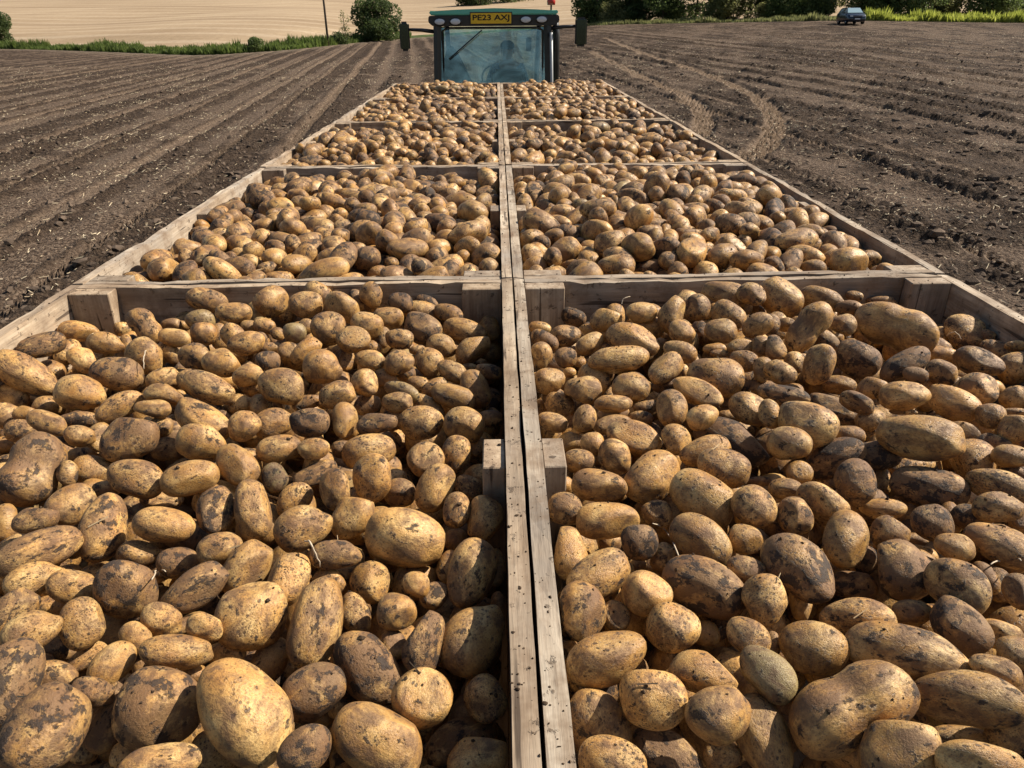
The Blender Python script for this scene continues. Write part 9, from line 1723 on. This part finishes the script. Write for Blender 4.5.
# ------------------------------------------------------------------ car
def build_car():
    gx,gy=on_ground(850,24.5); gz=float(height(gx,gy))
    ang=math.atan2(gy-CAM.y,gx-CAM.x)+math.pi          # direction from the car to the camera
    root=empty('parked_car',(gx,gy,gz+.02),ang+math.radians(16)); tag(root,'dark blue estate car parked on the far field edge by the hedge','car')
    root.scale=(.87,.87,.87)
    # local +x is the front of the car
    bp=paint('car_paint',(.005,.014,.032),.22,.6,dirt=.04); gl=NT('car_glass').fin((.03,.045,.055),.08,None,.9); ws=NT('car_windscreen_sky').fin((.30,.43,.48),.10,None,.9); rub=NT('car_tyre').fin((.02,.02,.02),.85,None,.2); lam=NT('car_lamp').fin((.8,.83,.86),.1,None,.6)
    bm=bmesh.new()
    sec=[(-2.2,.28,.86,.88),(-2.15,.24,1.02,.92),(-1.0,.20,1.05,.93),(.6,.20,1.04,.93),(1.55,.20,.96,.91),(2.05,.22,.84,.86),(2.2,.30,.68,.76)]
    R=[]
    for x,zl,zh,hw in sec:
        R.append([bm.verts.new((x,y,z)) for y,z in ((-hw,zl+.08),(-hw*1.0,(zl+zh)/2),(-hw*.94,zh-.04),(-hw*.82,zh),(hw*.82,zh),(hw*.94,zh-.04),(hw,(zl+zh)/2),(hw,zl+.08),(hw*.85,zl),(-hw*.85,zl))])
    for a,b in zip(R,R[1:]):
        for i in range(10): bm.faces.new((a[i],a[(i+1)%10],b[(i+1)%10],b[i]))
    bm.faces.new(R[0]); bm.faces.new(R[-1][::-1]); body=obj('body',from_bm('body',bm,True),bp,root)
    bm=bmesh.new(); R=[]
    for x,z,hw in ((-2.05,1.04,.78),(-1.75,1.42,.66),(-1.3,1.50,.62),(-.2,1.53,.62),(.35,1.49,.62),(1.15,1.01,.78)):
        R.append([bm.verts.new((x,-hw,z)),bm.verts.new((x,hw,z)),bm.verts.new((x,.84,1.0)),bm.verts.new((x,-.84,1.0))])
    for a,b in zip(R,R[1:]):
        for i in range(4): bm.faces.new((a[i],a[(i+1)%4],b[(i+1)%4],b[i]))
    bm.faces.new(R[0]); bm.faces.new(R[-1][::-1]); obj('cabin_glass',from_bm('cabin_glass',bm),gl,root)
    obj('roof',prism_me('roof',[(-1.75,1.455),(-1.3,1.52),(-.2,1.55),(.35,1.51),(.35,1.49),(-1.75,1.43)],'x',0,1),bp,root)
    o=root.children[-1]; me=o.data
    for v in me.vertices: v.co=(v.co.y,(-.64 if v.co.x<.5 else .64),v.co.z)
    bm=bmesh.new(); q=[(.40,-.60,1.485),(.40,.60,1.485),(1.13,.74,1.045),(1.13,-.74,1.045)]; A_=[bm.verts.new(Vector(p)+Vector((.012,0,.02))) for p in q]; B_=[bm.verts.new(p) for p in q]; bm.faces.new(A_); bm.faces.new(B_[::-1])
    for i in range(4): bm.faces.new((A_[i],A_[(i+1)%4],B_[(i+1)%4],B_[i]))
    obj('windscreen',from_bm('windscreen',bm),ws,root)  # pale glass colour stands in for sky mirrored in the windscreen
    for s in (-1,1):
        obj('headlight',box_me('headlight',(2.12,s*.60,.74),(.14,.30,.13),.03,seg=2),lam,root)
        for x in (-1.35,1.35):
            bm=bmesh.new(); n=28; prof=[(.04,s*.02),(.22,.09*s),(.34,.10*s),(.34,-.10*s),(.04,-.10*s)]
            R=[[bm.verts.new((x+a*math.cos(2*math.pi*k/n),s*.80+b,.34+a*math.sin(2*math.pi*k/n))) for a,b in prof] for k in range(n)]
            for k in range(n):
                for i in range(5): bm.faces.new((R[k][i],R[k][(i+1)%5],R[(k+1)%n][(i+1)%5],R[(k+1)%n][i]))
            wh=obj('wheel',from_bm('wheel',bm),rub,root); obj('hubcap',tube_me('hubcap',[(x,s*.86,.34),(x,s*.905,.34)],[.20,.17],16),lam,wh)
        obj('wing_mirror',box_me('wing_mirror',(.75,s*.98,1.05),(.14,.18,.13),.03,seg=2),bp,root)
    obj('grille',box_me('grille',(2.17,0,.62),(.09,.8,.22),.02),rub,root)
    obj('front_plate',box_me('front_plate',(2.225,0,.50),(.02,.52,.11)),lam,root)

# ------------------------------------------------------------------ vegetation
def leaf_mat(name, c1, c2, c3):
    t=NT(name); o=t.obj(); c=t.ramp(t.noise(o,.9,3),[(.3,c1),(.55,c2),(.75,c3)]); c2_=t.mix(t.ramp(t.noise(o,9,2),[(.35,0),(.65,.6)]),c,c1)
    t.fin(c2_,.6,None,.25)
    df=t.n('ShaderNodeBsdfTranslucent'); t.l(t.mix(1.0,c2_,(TONE,TONE,TONE),'MULTIPLY'),df.inputs[0]); m=t.n('ShaderNodeMixShader'); m.inputs[0].default_value=.55; t.l(t.b.outputs[0],m.inputs[1]); t.l(df.outputs[0],m.inputs[2]); t.l(m.outputs[0],t.out.inputs[0])
    return t.m
def leaves(centers, radii, count, size, r):
    n=count; w=radii**2; k=r.choice(len(centers),n,p=w/w.sum()); d=r.normal(size=(n,3)); d/=np.linalg.norm(d,axis=1)[:,None]
    rad=radii[k]*(.7+.4*r.random(n)**.6); c=centers[k]+d*rad[:,None]*np.array([1,1,.85])
    a=r.normal(size=(n,3)); a/=np.linalg.norm(a,axis=1)[:,None]; b=np.cross(a,r.normal(size=(n,3))); b/=np.linalg.norm(b,axis=1)[:,None]
    s=size*r.uniform(.5,1.3,n)[:,None]
    return np.stack([c-a*s,c+b*s*.6,c+a*s,c-b*s*.6],1).reshape(-1,3)
BARK=NT('bark'); _o=BARK.obj(); BARK.fin(BARK.ramp(BARK.noise(BARK.scale(_o,(8,8,1.5)),3,4),[(.3,(.06,.045,.035)),(.7,(.16,.125,.095))]),.9,BARK.bump(BARK.noise(BARK.scale(_o,(8,8,1.5)),3,4),.6,.03),.1); BARK=BARK.m
LM=[leaf_mat('dark_leaves',(.055,.085,.03),(.14,.185,.06),(.30,.34,.13)),leaf_mat('mid_leaves',(.085,.125,.04),(.22,.275,.09),(.40,.44,.18)),leaf_mat('olive_leaves',(.15,.16,.06),(.33,.33,.13),(.48,.46,.22))]
def tree(name,label,cat,x,y,h,wd,kind=0,seed=0,trunk=.25,dens=1.0,group=None,low=.12):
    r=np.random.default_rng(seed+500); z=float(height(x,y)); root=empty(name,(x,y,z)); tag(root,label,cat,group)
    bm=bmesh.new(); n=int(r.integers(24,32)); cs=[];rs=[]
    tube_bm(bm,[(0,0,-.3),(.05*h*.2,0,h*.2),(r.uniform(-.04,.04)*h,0,h*.5),(r.uniform(-.05,.05)*h,0,h*.85)],[trunk*.5,trunk*.4,trunk*.25,trunk*.08],8)
    for i in range(n):
        a=r.uniform(0,6.28); t=r.uniform(low,1); rad=wd/2*math.sqrt(max(.1,1-((t-.42)/.68)**2)); q=r.uniform(.25,.85)
        c=np.array([math.cos(a)*rad*q,math.sin(a)*rad*q,h*(t*.84+.04)]); cs.append(c); rs.append(wd*r.uniform(.13,.23))
        if i<9: s0=Vector((0,0,max(.1*h,c[2]*.45))); e=Vector(c); tube_bm(bm,[s0,(s0+e)/2+Vector((0,0,.04*h)),e],[trunk*.18,trunk*.12,trunk*.04],5)
    obj('trunk',from_bm('trunk',bm,True),BARK,root)
    V=leaves(np.array(cs),np.array(rs),int(9500*dens),.15*(wd/6)**.4,r); Fc=np.arange(len(V)).reshape(-1,4)
    obj('crown',mesh_np('crown',V,Fc),LM[kind],root)
    return root
def blades(name,label,cat,pts,hts,mat,width=.03):
    n=len(pts); a=rng.uniform(0,np.pi,n); ln=rng.uniform(-.35,.35,(n,2)); d=np.stack([np.cos(a),np.sin(a),0*a],-1)*(width*(.6+rng.random(n)))[:,None]
    P=np.asarray(pts); tip=P+np.stack([ln[:,0]*hts,ln[:,1]*hts,hts],-1)
    mid=P+(tip-P)*.55+d*.2
    V=np.stack([P-d,P+d,mid+d*.8,tip,mid-d*.8],1).reshape(-1,3); Fc=(np.array([[0,1,2],[0,2,4],[4,2,3]])[None]+np.arange(n)[:,None,None]*5).reshape(-1,3)
    return tag(obj(name,mesh_np(name,V,Fc),mat),label,cat,kind='stuff')
def build_plants():
    g1=leaf_mat('verge_green',(.07,.10,.025),(.20,.27,.06),(.38,.42,.12)); g2=leaf_mat('yellow_green',(.30,.34,.06),(.52,.56,.10),(.70,.70,.20))
    def strip(s0,s1,n,d0,d1,h0,h1):
        s=rng.uniform(s0,s1,n); D=edge_y(s); y=D+rng.uniform(d0,d1,n); x=s*y; z=height(x,y)-.05; cl=vn(x*.35,y*.35); cl2=vn2(x*.9,y*.9)
        return np.stack([x,y,z],-1),(h0+(h1-h0)*rng.random(n))*(.35+1.0*cl*cl2*1.6)
    p,h=strip(-1.1,-.105,70000,-.5,6.5,.2,.95); blades('verge_grass','rough green grass and weeds along the far left field edge','grass',p,h,g1,.07)
    p,h=strip(.10,.44,16000,-.2,5,.25,.7); blades('hedge_bottom_grass','short olive grass under the hedge trees beyond the field','grass',p,h,LM[2],.06)
    p,h=strip(.452,1.2,36000,-.5,2.5,.3,1.0); blades('yellow_verge','bright yellow green grass strip right of the parked car','grass',p,h,g2,.07)
    gm=NT('rough_turf'); go=gm.obj(); gm.fin(gm.ramp(gm.noise(go,.7,4),[(.35,(.05,.075,.022)),(.7,(.12,.14,.05))]),.95,None,.1)
    s=np.linspace(-1.3,1.3,300); V=[]
    D=edge_y(s)
    for d in np.linspace(-.6,7.0,8):
        y=D+d; x=s*y; V.append(np.stack([x,y,height(x,y)+(.10 if 0<d<7 else -.1)+.05*vn(x,y)],-1))
    V=np.stack(V); I=np.arange(V.shape[0]*V.shape[1]).reshape(V.shape[:2]); Fc=np.stack([I[:-1,:-1],I[:-1,1:],I[1:,1:],I[1:,:-1]],-1).reshape(-1,4)
    tag(obj('verge_ground',mesh_np('verge_ground',V.reshape(-1,3),Fc,True),gm.m),'strip of rough turf between potato field and stubble','verge',kind='structure')
    def at(px,D): s=(px-497)*.001212; return s*D,D
    x,y=at(378,104); tree('hedgerow_tree','round dark green tree standing alone just left of the tractor cab','tree',x,y,5.0,5.8,0,1,.35,1.3)
    x,y=at(0,118); tree('hedgerow_tree','dark bushy tree cut off by the left edge of the photo','tree',x,y,4.6,5.2,0,2,.35,1.1)
    x,y=at(345,96); tree('sapling','thin sparse sapling between the telegraph pole and the round tree','sapling',x,y,3.9,1.3,2,3,.10,.045)
    x,y=at(338,96); tree('hedge_shrub','low dark shrub at the foot of the sapling','shrub',x,y,1.1,2.6,0,4,.08,.3,low=0)
    x,y=at(252,84); tree('hedge_shrub','low rounded green shrub in the grassy verge left of the telegraph pole','shrub',x,y,1.3,2.0,1,5,.08,.3,low=0)
    lab=['broad dark tree behind the tractor roof','round tree behind the right half of the cab roof']
    for i,(px,D,h,w) in enumerate(((478,190,5.2,10),(510,196,5.4,11))):
        x,y=at(px,D); tree('distant_tree',['low broad tree on the hill behind the left of the cab roof','low broad tree on the hill behind the right of the cab roof'][i],'tree',x,y,h+1,w,i%2,10+i,.4,1.2,low=.0)
    hd=[(598,104,6.0,5.6,1,'first hedge tree right of the tractor mirror, leafy and mid green'),(630,100,6.8,6.2,0,'second hedge tree right of the tractor, dark and dense'),(664,101,6.0,6.2,1,'third hedge tree right of the tractor, mid green'),(697,98,6.6,6.4,0,'fourth hedge tree right of the tractor, dark green'),(729,97,6.2,6.0,2,'olive tinted hedge tree, fifth to the right of the tractor'),(762,94,6.5,6.0,0,'dark hedge tree, second to the left of the parked car'),(797,92,6.6,6.2,1,'hedge tree directly left of the parked car, mid green'),
        (826,97,5.4,4.2,2,'pale olive bush peeping out behind the roof of the parked car'),(862,90,6.2,5.6,0,'very dark tree directly right of the parked car'),(896,89,5.2,5.6,0,'dark hedge tree, second to the right of the parked car'),(927,88,4.4,5.4,1,'lower hedge bush, third to the right of the parked car'),(958,90,4.0,6.0,2,'olive bush above the yellow verge, fourth right of the car'),(992,90,4.6,6.0,1,'hedge bush near the upper right corner of the photo'),(1030,90,5.6,6.0,0,'hedge tree at the very right edge of the photo')]
    for i,(px,D,h,w,k,lb) in enumerate(hd):
        x,y=at(px,D+3+5*(i%2)); tree('hedge_tree',lb,'tree',x,y,h*1.35,w*1.1,k,30+i,.35,1.15,'hedge trees along the far right field edge',low=0)
    for i,(px,lb) in enumerate(((1075,'hedge tree beyond the right frame edge'),)): 
        x,y=at(px,95); tree('hedge_tree',lb,'tree',x,y,5.6,6,1,70+i,.35,1.0,'hedge trees along the far right field edge',low=0)
    for i,(px,D,h,w) in enumerate(((592,108,2.8,4.5),(614,106,2.6,4.5),(640,106,2.6,4.5),(668,106,2.6,4.5),(778,98,2.4,5),(816,94,2.2,4.5),(888,92,2.6,4.5))):
        x,y=at(px,D); tree('hedge_shrub',['low shrub filling the hedge foot beside the tractor mirror','low shrub under the first and second hedge trees','low shrub under the second hedge tree','low shrub under the third hedge tree','low shrub well left of the parked car','low shrub close behind the left side of the parked car','low shrub in the dark hedge right of the parked car'][i],'shrub',x,y,h,w,(i+1)%3,90+i,.1,.7,'low shrubs under the hedge trees',low=0)
    # telegraph pole
    x,y=at(327,92); z=float(height(x,y)); root=empty('telegraph_pole',(x,y,z)); tag(root,'slim dark wooden telegraph pole left of the round tree','pole')
    obj('pole',tube_me('pole',[(0,0,-.5),(.0,0,4),(-.10,0,8.6)],[.13,.115,.09],10),BARK,root); obj('cross_arm',box_me('cross_arm',(-.10,0,8.1),(1.5,.09,.11),.01),BARK,root)

# ------------------------------------------------------------------ small roots on the potatoes
def build_roots():
    m=NT('dry_root'); m.fin((.62,.50,.36),.7,None,.2); m=m.m
    for i,(lb,P) in enumerate(ROOTS):
        P=[Vector(p)+Vector((0,0,RIM+.004)) for p in P]; pts=[]
        for k in range(13):
            t=k/12*(len(P)-1); a=int(min(t,len(P)-2)); p=P[a].lerp(P[a+1],t-a); pts.append(p+Vector((random.uniform(-1,1)*.0012,random.uniform(-1,1)*.0012,.012*math.sin(math.pi*k/12)+random.uniform(-1,1)*.001)))
        tag(obj('root_strand',tube_me('root_strand',pts,[.0009+.0005*math.sin(math.pi*k/12) for k in range(13)],5),m),lb,'root')

# ------------------------------------------------------------------ world, sun, camera
def build_world():
    w=bpy.data.worlds.new('World'); sc.world=w; w.use_nodes=True; nt=w.node_tree; nt.nodes.clear()
    o=nt.nodes.new('ShaderNodeOutputWorld'); b=nt.nodes.new('ShaderNodeBackground'); s=nt.nodes.new('ShaderNodeTexSky')
    el,az=math.radians(SUN_EL),math.radians(SUN_AZ)     # az: clockwise from +Y
    s.sky_type='NISHITA'; s.sun_disc=False; s.sun_elevation=el; s.sun_rotation=az; s.altitude=50; s.air_density=1.1; s.dust_density=1.5; s.ozone_density=1
    b.inputs[1].default_value=SKY; nt.links.new(s.outputs[0],b.inputs[0]); nt.links.new(b.outputs[0],o.inputs[0])
    l=bpy.data.lights.new('sun','SUN'); l.energy=SUN; l.angle=math.radians(.55); l.color=(1,.92,.79)
    lo=bpy.data.objects.new('sun',l); COL.objects.link(lo); d=Vector((math.sin(az)*math.cos(el),math.cos(az)*math.cos(el),math.sin(el)))
    lo.rotation_euler=d.to_track_quat('Z','Y').to_euler(); lo.location=(30,10,40)
    c=bpy.data.cameras.new('camera'); co=bpy.data.objects.new('camera',c); COL.objects.link(co); sc.camera=co
    c.sensor_fit='HORIZONTAL'; c.sensor_width=36; c.lens=F/1024*36; c.clip_start=.05; c.clip_end=5000
    M=Matrix((CR,CU,-fw)).transposed().to_4x4(); M.translation=CAM; co.matrix_world=M
    v=sc.view_settings; sc.display_settings.display_device='sRGB'; v.view_transform='Standard'; v.look='None'; v.gamma=1; v.use_curve_mapping=False; v.exposure=EXPO
    sc.render.resolution_x=1024; sc.render.resolution_y=768; sc.cycles.use_denoising=True; sc.cycles.max_bounces=6; sc.cycles.transparent_max_bounces=12
SUN_EL,SUN_AZ,SUN,SKY,EXPO=43,75,5.0,.06,0.84

build_world(); build_ground(); build_litter(); build_potatoes()
for row in range(5):
    for col in (0,1):
        side=('left','right')[col]; 
        words=['nearest','second','third','fourth','farthest'][row]
        lb={0:f'open wooden crate of potatoes, nearest one on the {side} of the load',4:f'open wooden crate of potatoes, farthest {side} one against the tractor cab'}.get(row,f'open wooden crate of potatoes, {words} from the camera on the {side} side')
        jx=[.0,.004,-.003,.004,.0][row]*(1 if col else -1)
        build_crate('potato_crate',lb,(-.6125 if col==0 else .6125)+jx*0+(-.0005 if col==0 else .0005),1.83*row+.915,(row*2+col) in (1,2,3,6),0)
build_crumbs(); build_trailer(); build_tractor(); build_car(); build_plants(); build_roots()
